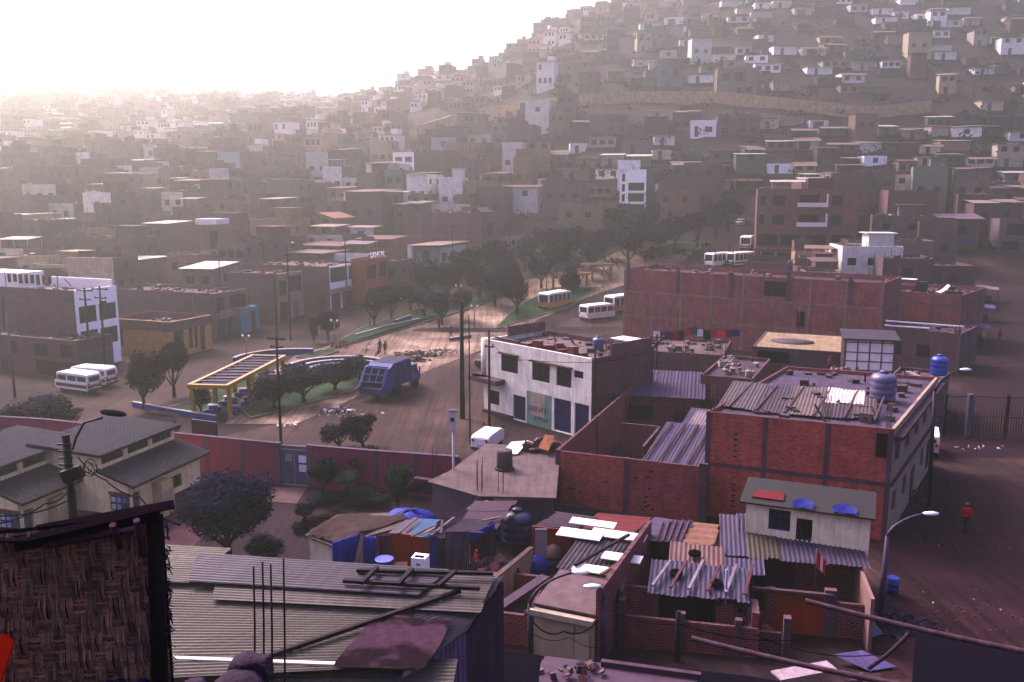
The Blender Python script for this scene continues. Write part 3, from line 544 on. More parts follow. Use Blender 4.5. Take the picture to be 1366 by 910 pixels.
mh('white fronted row house with a deep porch below the retaining wall', 'row house', 921, 955, 960, 160, 183, d=7, rot=-8, name='row_house', mats={'F': 'clean'}, cols={'F': (238, 236, 230), 'wall': (110, 92, 88)}, ops=lambda w, d, h: {'F': [(w * .15, w * .3, .1, h * .65, 'door', (60, 50, 56)), (w * .55, w * .85, h * .3, h * .62)]}, frame=False)
mh('brick row house with three windows joined to white fronted one', 'row house', 957, 1013, 1018, 152, 183, d=7, rot=-8, name='row_house', cols={'wall': (110, 88, 84)}, ops=lambda w, d, h: {'F': [(w * a, w * a + w * .16, h * t, h * t + h * .22) for a in (.1, .5, .75) for t in (.2, .62)]})
mh('brown two storey house with a white porch slab on the hillside', 'house', 786, 838, 845, 152, 180, d=7, rot=-8, name='house', cols={'wall': (112, 94, 86)}, ops=lambda w, d, h: {'F': [(w * .5, w * .62, h * .2, h * .42), (w * .75, w * .9, h * .2, h * .42), (w * .5, w * .9, h * .6, h * .85)]}, frame=False)

# washing on the white block's roof, tanks and scrap on the roofs around
hs_, w_, d_, hh = NM['white four storey block with long dark window bands by the parked vans']
ll = thing('laundry_line', 'line of dark washing hung across the flat roof of the white block', 'laundry line', hs_.location + Vector((0, 0, hh - .5)), hs_.rotation_euler.z)
for x in (w_ * .35, w_ * .8): mb = MB(); mb.tube([(x, 1.2, 0), (x, 1.2, 2.2)], .05, 5); mb.build('post', ll, (70, 56, 62))
mb = MB(); mb.tube([(w_ * .35, 1.2, 2.1), (w_ * .57, 1.2, 1.9), (w_ * .8, 1.2, 2.1)], .025, 4); mb.build('line', ll, (40, 34, 40))
for k in range(8):
    mb = MB(); x = w_ * (.37 + .05 * k); h_ = rnd.uniform(.8, 1.2); mb.box(x, x + .55, 1.18, 1.22, 1.92 - h_, 1.92, 'cloth'); mb.build('garment', ll, ((30, 28, 46), (120, 36, 50), (40, 36, 60), (26, 24, 36), (60, 50, 80), (30, 28, 40), (140, 50, 60), (36, 32, 50))[k])
# ------------------------------------------------------------------ avenue, plaza and everything on it
AV = -20.0                                     # the avenue runs 20 degrees off the view
def sheet_ground(name, left, right, mat, lift, n=10, kind='structure', world=False):
    mb = MB(); Lp = [p if world else G(*p) for p in left]; Rp = [p if world else G(*p) for p in right]
    rowsv = []
    for k in range(len(Lp) - 1):
        for i in range(n + (1 if k == len(Lp) - 2 else 0)):
            t = i / n; a = Vector(Lp[k]).lerp(Vector(Lp[k + 1]), t); b = Vector(Rp[k]).lerp(Vector(Rp[k + 1]), t)
            rowsv.append([mb.vert((q.x, q.y, terr(q.x, q.y) + lift + (.05 if q.y > 112 else 0))) for q in (a.lerp(b, j / 6) for j in range(7))])
    for A, B in zip(rowsv, rowsv[1:]):
        for j in range(6): mb.idface((A[j], A[j + 1], B[j + 1], B[j]), mat, True)
    return tag(mb.build(name), kind=kind)
M['road'] = m_ground('dirt_road', [(.3, lin((62, 50, 46))), (.5, lin((86, 70, 62))), (.7, lin((108, 90, 78)))], .09, .5)
M['paving'] = m_ground('worn_paving', [(.3, lin((104, 88, 76))), (.5, lin((140, 122, 106))), (.7, lin((184, 168, 148)))], .12, .6)
M['lawn'] = m_ground('lawn', [(.3, lin((36, 60, 40))), (.5, lin((50, 88, 48))), (.7, lin((76, 110, 58)))], .2, 1.2)
M['street'] = m_ground('packed_dirt', [(.3, lin((48, 26, 36))), (.5, lin((64, 38, 46))), (.7, lin((88, 60, 60)))], .08, .45)
sheet_ground('avenue_road', [(150, 610), (330, 575), (445, 548), (560, 500), (680, 455), (830, 395), (950, 335), (985, 300)], [(560, 650), (640, 600), (660, 560), (690, 510), (770, 460), (880, 405), (1000, 345), (1020, 305)], 'road', .004)
sheet_ground('side_road', [(-60, 560), (60, 530), (165, 484), (330, 450), (490, 416), (600, 372), (690, 346)], [(120, 580), (190, 552), (290, 512), (390, 470), (480, 452), (640, 400), (720, 362)], 'road', .008)
sheet_ground('plaza', [(300, 566), (330, 520), (395, 474), (480, 448), (600, 408), (700, 375), (860, 318)], [(395, 566), (480, 528), (545, 505), (640, 468), (690, 440), (790, 395), (940, 325)], 'paving', .03)
def bed(px_poly, lift=.06, kerb=(150, 132, 120), name='flower_bed'):
    pts = [G(*p) for p in px_poly]; mb = MB(); n = len(pts); c = sum(pts, Vector()) / n
    z = lambda p: terr(p.x, p.y) + lift + .1
    for k in range(n): mb.face([(pts[k].x, pts[k].y, z(pts[k])), (pts[(k + 1) % n].x, pts[(k + 1) % n].y, z(pts[(k + 1) % n])), (c.x, c.y, z(c))], 'lawn')
    tag(mb.build('lawn'), kind='structure')
    mb = MB()
    for k in range(n):
        a, b = pts[k], pts[(k + 1) % n]; mb.obox((a.x, a.y, terr(a.x, a.y) + .1), (b.x, b.y, terr(b.x, b.y) + .1), .18, .26, 'conc')
    tag(mb.build('kerb', None, kerb), kind='structure')
bed([(200, 552), (255, 538), (330, 500), (352, 505), (300, 535), (262, 556)]); bed([(335, 560), (470, 524), (500, 505), (470, 498), (380, 525), (320, 548)]); bed([(430, 470), (545, 438), (640, 408), (700, 388), (690, 380), (590, 402), (480, 440)])
bed([(395, 478), (440, 466), (452, 470), (420, 480)]); bed([(660, 440), (760, 410), (800, 385), (740, 385), (690, 410)]); bed([(860, 350), (930, 335), (940, 325), (900, 325), (850, 338)])
# trees
def crown_mesh(seed, n, leaf, lobes, name='crown'):
    r = random.Random(seed); mb = MB(); L = []
    for k in range(lobes):
        a = r.uniform(0, 6.28); e = r.uniform(-.3, 1); L.append((Vector((math.cos(a) * r.uniform(.25, .62), math.sin(a) * r.uniform(.25, .62), e * .5)), r.uniform(.3, .52)))
    L.append((Vector((0, 0, .15)), .6))
    for _ in range(n):
        c, rad = r.choice(L); d = Vector((r.gauss(0, 1), r.gauss(0, 1), r.gauss(0, 1))).normalized(); p = c + d * rad * (r.random() ** .4) * r.choice((1, 1, 1, 1.12))
        if p.z < -.62: continue
        a = Vector((r.gauss(0, 1), r.gauss(0, 1), r.gauss(0, .6))).normalized(); b = a.cross(d + Vector((.01, .3, .2))).normalized(); s_ = leaf * r.uniform(.6, 1.4)
        mb.face((p - a * s_ - b * s_ * .5, p + a * s_ * .2 - b * s_ * .6, p + a * s_, p + a * s_ * .1 + b * s_ * .6), 'leaf')
    return mb
def mk_crown(seed, n, leaf, lobes):
    o = crown_mesh(seed, n, leaf, lobes).build('crown'); me = o.data; bpy.data.objects.remove(o); return me
CR_NEAR = [mk_crown(k, 17000, .036, 13) for k in (1, 2)]; CR_MID = [mk_crown(k, 5200, .062, 11) for k in (3, 4, 5)]; CR_FAR = [mk_crown(k, 1900, .095, 10) for k in (6, 7, 8)]
def tree(label, p, h, r, kind='mid', color=(38, 46, 50), name='street_tree', cat='tree', group=None, rz=None, trunk_h=None, tcol=(46, 36, 44)):
    t = thing(name, label, cat, p, rnd.uniform(0, 6.28), group); h = h * (1.22 if trunk_h is None else 1.08); th = trunk_h if trunk_h is not None else h * .24; rv = (h - th) / 2 * 1.2; cz = th + (h - th) / 2
    me = rnd.choice({'near': CR_NEAR, 'mid': CR_MID, 'far': CR_FAR}[kind]); c = bpy.data.objects.new('crown', me); COL.objects.link(c); c.parent = t; c.location = (0, 0, cz); c.scale = (r * rnd.uniform(.86, 1.14), r * rnd.uniform(.86, 1.14), rv * rnd.uniform(.92, 1.12)); c.rotation_euler = (rnd.uniform(-.12, .12), rnd.uniform(-.12, .12), 0); c.color = lin(color)
    mb = MB(); q = .05 * r + .05; mb.tube([(0, 0, -.3), (.05, .02, th * .6), (.0, .05, th + .1), (.1, .0, cz + rv * .4)], [q * 1.3, q, q * .8, q * .25], 7, 'bark')
    for k in range(5):
        a = k * 1.257 + rnd.random(); mb.tube([(0, .03, th * rnd.uniform(.7, 1)), (math.cos(a) * r * .35, math.sin(a) * r * .35, th + rv * .35), (math.cos(a) * r * .7, math.sin(a) * r * .7, th + rv * rnd.uniform(.7, 1.1))], [q * .55, q * .35, q * .12], 5, 'bark')
    mb.build('trunk', t, tcol); return t
def gm(px, py): return G(px, py)
TR = [('bushy grey green street tree standing beside the white vans', 193, 546, 4.6, 2.2), ('dark bushy street tree behind the yellow pergola corner', 232, 530, 4.8, 2.4), ('round clipped tree by the twin globe lamp', 438, 456, 3.8, 2.1), ('small dark cypress tree at the road edge', 419, 458, 3.4, .8),
      ('spreading tree with a forked trunk on the long lawn', 499, 436, 4.6, 2.6), ('second spreading tree on the long lawn toward the pickup', 522, 428, 4.4, 2.4), ('broad tree before the orange fronted building', 572, 402, 6.2, 3.4), ('thin tree beside the white pickup', 596, 402, 5.2, 2.7),
      ('tree over the plaza rubble with a pale notice at its foot', 590, 434, 4.4, 2.9), ('low tree left of the tall dark pole', 617, 428, 4.0, 2.3), ('dense tree on the avenue island nearest the yellow bus', 690, 420, 5.4, 3.4), ('dense tree behind the first yellow bus', 660, 408, 5.2, 3.6), ('tall tree beside the bus stop shelter', 640, 400, 5.0, 3.2),
      ('island tree between two yellow shelters', 722, 385, 5.6, 3.6), ('wide island tree by the middle shelter', 760, 402, 4.8, 2.9), ('leafy tree above the rooftop of the whitewashed shop', 700, 362, 6.0, 3.8), ('dark tree behind the yellow shelter roofs', 745, 352, 6.4, 3.6), ('avenue tree where the island narrows', 788, 362, 5.8, 3.6), ('large spreading avenue tree by the far lawn', 838, 358, 7.2, 5.0),
      ('dark tree under the unfinished white tower', 828, 322, 7.0, 4.2), ('second dark tree under the unfinished white tower', 862, 318, 6.6, 4.0), ('tree left of the white buses', 930, 330, 6.4, 3.6), ('tall round tree by the top of the avenue', 955, 315, 6.4, 3.4), ('bushy tree at the lawn corner by the buses', 880, 342, 5.6, 3.6),
      ('small tree beside the rubble of the plaza top', 806, 345, 5.4, 3.2)]
TR += [('island tree just beside the first yellow bus', 676, 396, 5.4, 3.4), ('tree between the dental shop side and the bus stop', 612, 386, 5.4, 3.0), ('tree at the far end of the long island clump', 776, 352, 6.2, 4.0), ('tree in front of the green and white house', 630, 376, 5.6, 3.4), ('deep green tree behind the bus stop shelter', 664, 374, 6.0, 3.8), ('tree at the middle of the long island clump', 742, 372, 6.2, 4.2), ('tree beside the whitewashed shop corner', 728, 352, 6.4, 3.8), ('tree on the upper lawn before the white tower', 846, 340, 6.6, 4.4), ('tall tree on the upper lawn edge nearest the buses', 900, 334, 6.4, 4.2), ('low tree along the long lawn kerb', 548, 414, 3.8, 2.6), ('bushy tree beside the plaza notice tree', 566, 424, 4.0, 2.6), ('tree at the avenue top beyond the white buses', 972, 306, 6.0, 3.8)]
TR = [(a.replace('left lawn tip', 'lawn tip').replace('directly left of', 'right beside').replace('right beside', 'just beside').replace('tree left of', 'tree before'), *q) for a, *q in TR]
for k, (lb, px, py, h, r) in enumerate(TR):
    tree(lb, G(px, py), h * .95, r * .86, 'mid' if py > 395 else 'far', (40, 60, 56) if k in (0, 3, 6) else ((26, 42, 54), (32, 50, 50), (24, 38, 52))[k % 3], name='cypress' if 'cypress' in lb else 'street_tree', group='trees of the avenue and plaza', trunk_h=.3 if 'cypress' in lb else None)
for lb, px, py, h, r in (('wide dark tree in front of the blue amphitheatre', 405, 538, 3.9, 2.9), ('dark tree between the amphitheatre and the garbage truck', 447, 522, 3.6, 2.7), ('dark leafy tree at the pergola end beside the wooden pole', 366, 546, 3.6, 2.3), ('small tree under the pergola edge', 268, 553, 2.8, 1.1), ('low bush tree at the amphitheatre wall foot', 480, 508, 3.0, 1.9)):
    tree(lb, G(px, py), h * .76, r, 'mid', (24, 42, 56), group='trees of the avenue and plaza')
for lb, px, py, h, r in (('dark spreading tree behind the brown perimeter wall', 40, 590, 3.4, 3.4), ('ragged bush beside the spreading tree at the wall', 95, 578, 1.9, 1.5)):
    tree(lb, G(px, py), h, r, 'mid', (46, 42, 60), group='trees of the avenue and plaza', trunk_h=.8)
for lb, px, py, h, r, k in (('hazy tree clump beside the slim white house', 240, 262, 5, 4.5, 'far'), ('dark round tree among the pale houses', 215, 235, 7, 3.5, 'far'), ('ridge tree standing against the white sky', 735, 45, 6, 4.5, 'far'), ('second ridge tree in the mist', 692, 58, 6, 4.2, 'far')):
    g = G(px, py); tree(lb, g, h, r, k, (70, 70, 62), name='distant_tree', group='far trees')
# blue curved walls
def arc_wall(label, c, r, a0, a1, h, col, name='curved_wall', cap=(190, 180, 170), th=.3, z0=0, n=24, parent=None):
    mb = MB(); mc = MB(); P = lambda rr, k: (c.x + rr * math.cos(R(a0 + (a1 - a0) * k / n)), c.y + rr * math.sin(R(a0 + (a1 - a0) * k / n)))
    poly = [P(r, k) for k in range(n + 1)] + [P(r + th, k) for k in range(n, -1, -1)]
    for k in range(n):
        q = [P(r, k), P(r, k + 1), P(r + th, k + 1), P(r + th, k)]
        for a, b in ((0, 1), (1, 2), (2, 3), (3, 0)): mb.face([(q[a] + (z0,)), (q[b] + (z0,)), (q[b] + (h,)), (q[a] + (h,))], 'clean')
        q2 = [P(r - .05, k), P(r - .05, k + 1), P(r + th + .05, k + 1), P(r + th + .05, k)]
        mc.face([p + (h + .06,) for p in q2], 'paint'); mc.face([q2[0] + (h,), q2[1] + (h,), q2[1] + (h + .06,), q2[0] + (h + .06,)], 'paint'); mc.face([q2[3] + (h,), q2[2] + (h,), q2[2] + (h + .06,), q2[3] + (h + .06,)], 'paint')
    o = mb.build(name, parent, col); mc.build('coping', o, cap)
    if label: tag(o, label, 'wall')
    return o
BLUE = (16, 56, 138)
c1 = G(392, 480); arc_wall('blue curved wall sweeping behind the pergola', c1 + Vector((0, -3, 0)), 6.2, 75, 178, .75, BLUE)
am = thing('amphitheatre', 'blue stepped amphitheatre of three curved tiers on the plaza', 'amphitheatre'); c2 = G(452, 496)
for k in range(3): arc_wall(None, c2, 5.6 - 1.1 * k, 10, 185, .68 - .2 * k, BLUE, 'tier', (176, 166, 160), .45, 0, 28, am)
mb = MB(); mb.prism([(c2.x + 3.2 * math.cos(R(a)), c2.y + 3.2 * math.sin(R(a))) for a in range(0, 360, 15)], .03, .07, 'conc'); mb.build('stage', am, (120, 112, 124))
def low_wall(label, pts, h, col, cap=(176, 170, 170)):
    mb = MB(); mc = MB()
    for a, b in zip(pts, pts[1:]):
        mb.obox((a.x, a.y, terr(a.x, a.y) + h / 2), (b.x, b.y, terr(b.x, b.y) + h / 2), .25, h, 'clean'); mc.obox((a.x, a.y, terr(a.x, a.y) + h + .03), (b.x, b.y, terr(b.x, b.y) + h + .03), .32, .05, 'paint')
    o = mb.build('low_wall', None, col); mc.build('coping', o, cap); tag(o, label, 'wall')
low_wall('low blue wall edging the lawn below the pergola', [G(178, 543), G(225, 552), G(288, 562)], .5, (44, 66, 136)); low_wall('low blue wall along the long lawn by the spreading trees', [G(474, 452), G(516, 440), G(560, 430)], .6, BLUE); low_wall('short blue planter wall among the lawn shrubs', [G(528, 436), G(548, 429)], 1.0, (38, 56, 128)); low_wall('grey stone plinth beside the plaza rubble', [G(600, 456), G(628, 451)], .5, (110, 100, 104))
# pergola
def pergola(label, A, ang, L, Wd, h, n, col=(176, 146, 52), roof=True, name='pergola'):
    t = thing(name, label, 'pergola', A, ang)
    for k in range(n):
        for x in (0, Wd):
            mb = MB(); y = L * k / (n - 1); mb.box(x - .16, x + .16, y - .16, y + .16, -.1, h, 'clean'); mb.build('post', t, col)
    for x in (-.02, Wd + .02):
        mb = MB(); mb.box(x - .17, x + .17, -.6, L + .6, h, h + .38, 'clean'); mb.build('beam', t, col)
    for y in (-.45, L + .45):
        mb = MB(); mb.box(.16, Wd - .16, y - .14, y + .14, h + .02, h + .36, 'clean'); mb.build('crossbeam', t, col)
    if roof:
        nb = 11
        for k in range(nb):
            mb = MB(); y = -.2 + (L + .4) * k / (nb - 1); mb.box(.16, Wd - .16, y - .07, y + .07, h + .2, h + .36, 'clean'); mb.build('rafter', t, (110, 96, 80))
        mb = MB(); mb.box(.17, Wd - .17, -.3, L + .3, h + .1, h + .14, 'tarp'); mb.build('shade_panel', t, (70, 62, 108))
    return t
pA = G(259, 556); pB = G(337, 513); pv_ = pB - pA; pergola('long yellow pergola with slatted purple shade on the plaza lawn', pA, math.atan2(pv_.y, pv_.x) - math.pi / 2, pv_.length, 3.4, 2.75, 4)
ux = Vector((math.cos(math.atan2(pv_.y, pv_.x) - math.pi / 2), math.sin(math.atan2(pv_.y, pv_.x) - math.pi / 2), 0)); uy = pv_.normalized()
def bench_table(label, p, ang, col=(44, 64, 140)):
    t = thing('picnic_table', label, 'table', p, ang, 'blue tables under the pergola'); mb = MB(); mb.box(-.5, .5, -.35, .35, .68, .76, 'clean'); mb.build('table_top', t, (150, 150, 160)); mb = MB(); mb.box(-.3, .3, -.28, .28, 0, .68, 'clean'); mb.build('pedestal', t, col)
    for s_ in (-1, 1):
        mb = MB(); mb.box(-.45, .45, s_ * .65 - .18, s_ * .65 + .18, 0, .44, 'clean'); mb.build('seat', t, col)
LBT = ['blue table nearest the corner post of the pergola', 'blue table just behind the nearest pergola table', 'blue table in the pergola middle by the path', 'blue table inside the pergola middle', 'blue table toward the far pergola end', 'blue table at the far pergola end by the tree']
for k, lb in enumerate(LBT): bench_table(lb, pA + uy * (1.6 + (k // 2) * 3.4) + ux * (1.1 + 1.9 * (k % 2)), 0)
bench_table('blue table alone on the path outside the pergola', G(345, 533), .3); 
for lb, px, py, L, Wd in (('far yellow pergola half hidden by island trees', 636, 392, 6, 3), ('yellow bus shelter with a flat roof behind the first bus', 738, 386, 5, 3), ('tall yellow shelter frame under the dark trees', 778, 372, 4, 3)):
    pergola(lb, G(px, py), R(-62), L, Wd, 2.5, 2, (150, 124, 60))
# plaza lamps and poles
def globe_lamp(label, p, h=3.4):
    t = thing('globe_lamp', label, 'street lamp', p, R(-20), 'globe lamps of the plaza'); mb = MB(); mb.tube([(0, 0, 0), (0, 0, h)], [.09, .06], 8); mb.build('post', t, (150, 132, 92)); mb = MB(); mb.tube([(-.45, 0, h - .1), (.45, 0, h - .1)], .04, 6); mb.build('cross_arm', t, (150, 132, 92))
    for x in (-.45, .45): mb = MB(); mb.lathe([(.02, -.22), (.11, -.1), (.15, 0), (.11, .1), (.02, .15)], (x, 0, h + .12), 12, 'lampglass'); mb.build('globe', t)
for lb, px, py in (('twin globe lamp beside the round clipped tree', 447, 463), ('twin globe lamp on the lawn left of the spreading tree', 493, 436), ('twin globe lamp near the orange fronted building', 612, 410), ('twin globe lamp by the yellow shelters', 805, 385), ('twin globe lamp at the road edge by the blue wall', 330, 488), ('twin globe lamp behind the plaza rubble', 633, 440)): globe_lamp(lb, G(px, py))
def util_pole(label, p, h, r=.13, col=(62, 46, 54), arms=((.4, 1.9),), tilt=0, mat='wood', name='utility_pole', box=False, lamp=None):
    t = thing(name, label, 'pole', p, R(AV + 90)); mb = MB(); mb.tube([(0, 0, -.2), (tilt, 0, h)], [r, r * .65], 9, mat); mb.build('post', t, col)
    for dz, L in arms:
        mb = MB(); mb.box(-.06 + tilt, .06 + tilt, -L / 2, L / 2, h - dz - .06, h - dz + .06, 'wood'); mb.build('cross_arm', t, (54, 42, 52))
        for y in (-L / 2 + .1, L / 2 - .1): mb = MB(); mb.lathe([(.05, 0), (.06, .1), (.02, .16)], (tilt, y, h - dz + .06), 6, 'clean'); mb.build('insulator', t, (130, 120, 120))
    if box: mb = MB(); mb.box(.1, .55, -.3, .3, h - 2.6, h - 1.6, 'metal'); mb.build('transformer', t, (60, 56, 66))
    if lamp:
        mb = MB(); mb.tube([(0, 0, h - .6), (lamp * .3, 0, h + .2), (lamp, 0, h + .35)], .04, 6); mb.build('lamp_arm', t, (90, 84, 90)); mb = MB(); mb.lathe([(.02, -.1), (.16, -.05), (.18, .03), (.05, .1)], (lamp + .15, 0, h + .36), 10, 'lampglass', 1.8, 1); mb.build('lamp_head', t)
    return t
def pole_at(label, base, toppx, **k):
    g = G(*base); h = D(base[0], toppx, g.y).z - g.z; return util_pole(label, g, h, **k)
pole_at('wooden utility pole with a crossarm between the pink wall and the plaza', (375, 592), 448, arms=((.25, 1.6), (.9, 1.2)))
pole_at('thick tall dark pole at the avenue edge before the white corner house', (617, 558), 402, r=.24, arms=(), col=(58, 38, 50))
pole_at('thin dark pole at the chamfered corner of the white house', (653, 582), 440, arms=((1.4, .8),), col=(58, 42, 50))
pole_at('pole with a white flag like cloth before the cream fronted house', (388, 455), 328, arms=((1.2, 1.0),), r=.12, lamp=1.2); pole_at('slim pole on the pavement before the dental shop', (463, 412), 318, arms=()); pole_at('slim bare pole by the low plaza wall', (370, 460), 372, arms=())
pole_at('double pole frame member at the white block front', (122, 500), 384, arms=((.3, 2.2), (1.3, 1.6)), r=.15, col=(52, 36, 44)); pole_at('second pole of the transformer frame at the white block', (142, 500), 382, arms=((.3, 2.2), (1.3, 1.6)), r=.15, col=(52, 36, 44), box=True)
pole_at('pale concrete pole before the purple brown house', (20, 530), 418, r=.14, arms=(), col=(130, 118, 122), mat='conc')
for lb, b, t_ in (('hazy pole by the blind brick house', (296, 420), 340), ('pole behind the green and white house', (604, 372), 300), ('pole on the avenue island among trees', (568, 402), 340), ('tall thin pole beside the buses', (972, 352), 292), ('pole at the orange apartment corner', (977, 358), 296), ('thin pole left of the long brick wall', (729, 405), 330), ('grey pole above the whitewashed shop', (680, 350), 282), ('pole standing before the white tower', (838, 330), 262), ('pole high on the dark slope', (1298, 135), 100), ('slim pole by the steep shacks', (1316, 108), 62)): pole_at(lb, b, t_, arms=((.3, 1.2),), r=.1, col=(84, 72, 72))
# the garbage truck
def garbage_truck(p, ang):
    t = thing('garbage_truck', 'blue garbage truck with a ribbed body and open rear hopper beside the plaza', 'garbage truck', p, ang); B = (24, 62, 128); Bd = (18, 48, 102)
    mb = MB(); y0, y1, hw_ = 1.5, 5.2, 1.2
    prof = [(y0 + .1, .95), (y1, .95), (y1, 3.0), (y1 - .3, 3.15), (y0 + .4, 3.15), (y0, 2.9)]
    a = [mb.vert((-hw_, y, z)) for y, z in prof]; b = [mb.vert((hw_, y, z)) for y, z in prof]; mb.idface(a, 'metal'); mb.idface(b[::-1], 'metal')
    for k in range(len(prof)): q = (k + 1) % len(prof); mb.idface((a[k], b[k], b[q], a[q]), 'metal')
    mb.build('body', t, B)
    for s_ in (-1, 1):
        for k in range(8): mb = MB(); y = y0 + .45 + k * .45; mb.box(s_ * (hw_ + .005) if s_ > 0 else -hw_ - .085, hw_ + .085 if s_ > 0 else -hw_ - .005, y - .06, y + .06, 1.0, 3.0, 'metal'); mb.build('side_rib', t, Bd)
    mb = MB()
    for k in range(7): mb.box(-hw_ + .03, hw_ - .03, y0 + .6 + k * .5, y0 + .72 + k * .5, 3.152, 3.2, 'metal')
    mb.build('roof_ribs', t, (96, 84, 86))
    # tailgate: two cheeks, the hopper floor and the grated upper panel
    for s_ in (-1, 1):
        mb = MB(); x0, x1 = (hw_ - .12, hw_ + .06) if s_ > 0 else (-hw_ - .06, -hw_ + .12); pr = [(1.45, .7), (1.45, 2.95), (.95, 2.85), (.1, 1.7), (-.25, 1.25), (-.2, .75)]
        a = [mb.vert((x0, y, z)) for y, z in pr]; b = [mb.vert((x1, y, z)) for y, z in pr]; mb.idface(a, 'metal'); mb.idface(b[::-1], 'metal')
        for k in range(6): q = (k + 1) % 6; mb.idface((a[k], b[k], b[q], a[q]), 'metal')
        mb.build('hopper_side', t, B)
    mb = MB(); mb.box(-hw_ + .13, hw_ - .13, -.22, 1.44, .62, .8, 'metal'); mb.box(-hw_ + .13, hw_ - .13, -.2, -.1, .81, 1.12, 'metal'); mb.build('hopper_floor', t, Bd)
    mb = MB(); mb.face([(-1.07, .12, 1.72), (1.07, .12, 1.72), (1.07, .93, 2.8), (-1.07, .93, 2.8)], 'black'); mb.box(-1.07, 1.07, 1.2, 1.25, .85, 2.8, 'black'); mb.build('hopper_dark_sheet', t, (20, 18, 24))  # black sheets paint the darkness inside the hopper
    for k in range(4): mb = MB(); x = -1.06 + k * .706; mb.obox((x, .1, 1.74), (x, .92, 2.84), .1, .08, 'metal', up=(1, 0, 0)); mb.build('grate_bar', t, (84, 96, 150))
    for yy, zz in ((.08, 1.72), (.5, 2.3), (.93, 2.86)): mb = MB(); mb.box(-1.07, 1.07, yy - .07, yy + .03, zz - .06, zz + .06, 'metal'); mb.build('grate_rail', t, (74, 86, 140))
    mb = MB(); mb.box(-.95, .95, -.05, .5, .82, 1.15, 'litter'); mb.build('load', t, (120, 110, 110))
    mb = MB(); mb.box(-.5, .5, 1.4, 7.2, .62, .9, 'metal'); mb.build('chassis', t, (30, 26, 34))
    mb = MB(); pr = [(5.4, .7), (7.3, .7), (7.35, 1.4), (6.9, 1.55), (6.6, 2.35), (5.4, 2.35)]; a = [mb.vert((-1.1, y, z)) for y, z in pr]; b = [mb.vert((1.1, y, z)) for y, z in pr]; mb.idface(a, 'metal'); mb.idface(b[::-1], 'metal')
    for k in range(6): q = (k + 1) % 6; mb.idface((a[k], b[k], b[q], a[q]), 'metal')
    cab = mb.build('cab', t, (50, 80, 136))
    for s_ in (-1, 1): mb = MB(); mb.box(s_ * 1.105 - .01, s_ * 1.105 + .01, 5.7, 6.5, 1.5, 2.15, 'vglass'); mb.build('side_window', cab); mb = MB(); mb.box(s_ * 1.3 - .06, s_ * 1.3 + .06, 6.75, 6.85, 1.5, 2.0, 'metal'); mb.build('mirror', cab, (40, 34, 40))
    mb = MB(); mb.box(-1.0, 1.0, 5.38, 5.395, 1.6, 2.2, 'vglass'); mb.build('rear_window', cab)
    for y in (2.0, 3.1, 6.4):
        for s_ in (-1, 1):
            mb = MB(); x = s_ * .98; mb.T = Matrix.Translation((x, y, .5)) @ Matrix.Rotation(math.pi / 2, 4, 'Y'); mb.lathe([(.24, -.17), (.5, -.17), (.52, 0), (.5, .17), (.24, .17)], (0, 0, 0), 18, 'rubber'); wh = mb.build('wheel', t, (26, 22, 28)); mb = MB(); mb.T = Matrix.Translation((x, y, .5)) @ Matrix.Rotation(math.pi / 2, 4, 'Y'); mb.lathe([(.0, -.12), (.24, -.13), (.24, .13), (0, .12)], (0, 0, 0), 14, 'metal'); mb.build('rim', wh, (90, 84, 90))
    for s_ in (-1, 1): mb = MB(); mb.box(s_ * 1.0 - .1, s_ * 1.0 + .1, -.27, -.2, .5, .62, 'clean'); mb.build('tail_light', t, (130, 30, 30))
    return t
tp = G(497, 536); tq = G(548, 514); tv = tq - tp; garbage_truck(tp + Vector((-.1, .2, 0)), math.atan2(tv.y, tv.x) - math.pi / 2).scale = (1.08, 1.08, 1.08)
# buses, vans, cars
def soft(o, w=.07):
    m = o.modifiers.new('bevel', 'BEVEL'); m.width = w; m.segments = 3; m.limit_method = 'ANGLE'; return o
def loft(mb, prof, hw_, mat, inset=0.0):
    a = [mb.vert((-hw_, y, z)) for y, z in prof]; b = [mb.vert((hw_, y, z)) for y, z in prof]; mb.idface(a, mat); mb.idface(b[::-1], mat)
    for k in range(len(prof)): q = (k + 1) % len(prof); mb.idface((a[k], b[k], b[q], a[q]), mat)
def wheels(t, ys, x, r, w_=.22):
    for y in ys:
        for s_ in (-1, 1):
            mb = MB(); mb.T = Matrix.Translation((s_ * x, y, r)) @ Matrix.Rotation(math.pi / 2, 4, 'Y'); mb.lathe([(r * .5, -w_ / 2), (r * .94, -w_ / 2), (r, 0), (r * .94, w_ / 2), (r * .5, w_ / 2)], (0, 0, 0), 16, 'rubber'); wo = mb.build('wheel', t, (24, 20, 26)); mb = MB(); mb.T = Matrix.Translation((s_ * x, y, r)) @ Matrix.Rotation(math.pi / 2, 4, 'Y'); mb.lathe([(.0, -w_ * .35), (r * .5, -w_ * .45), (r * .5, w_ * .45), (0, w_ * .35)], (0, 0, 0), 12, 'metal'); mb.build('rim', wo, (140, 136, 140))
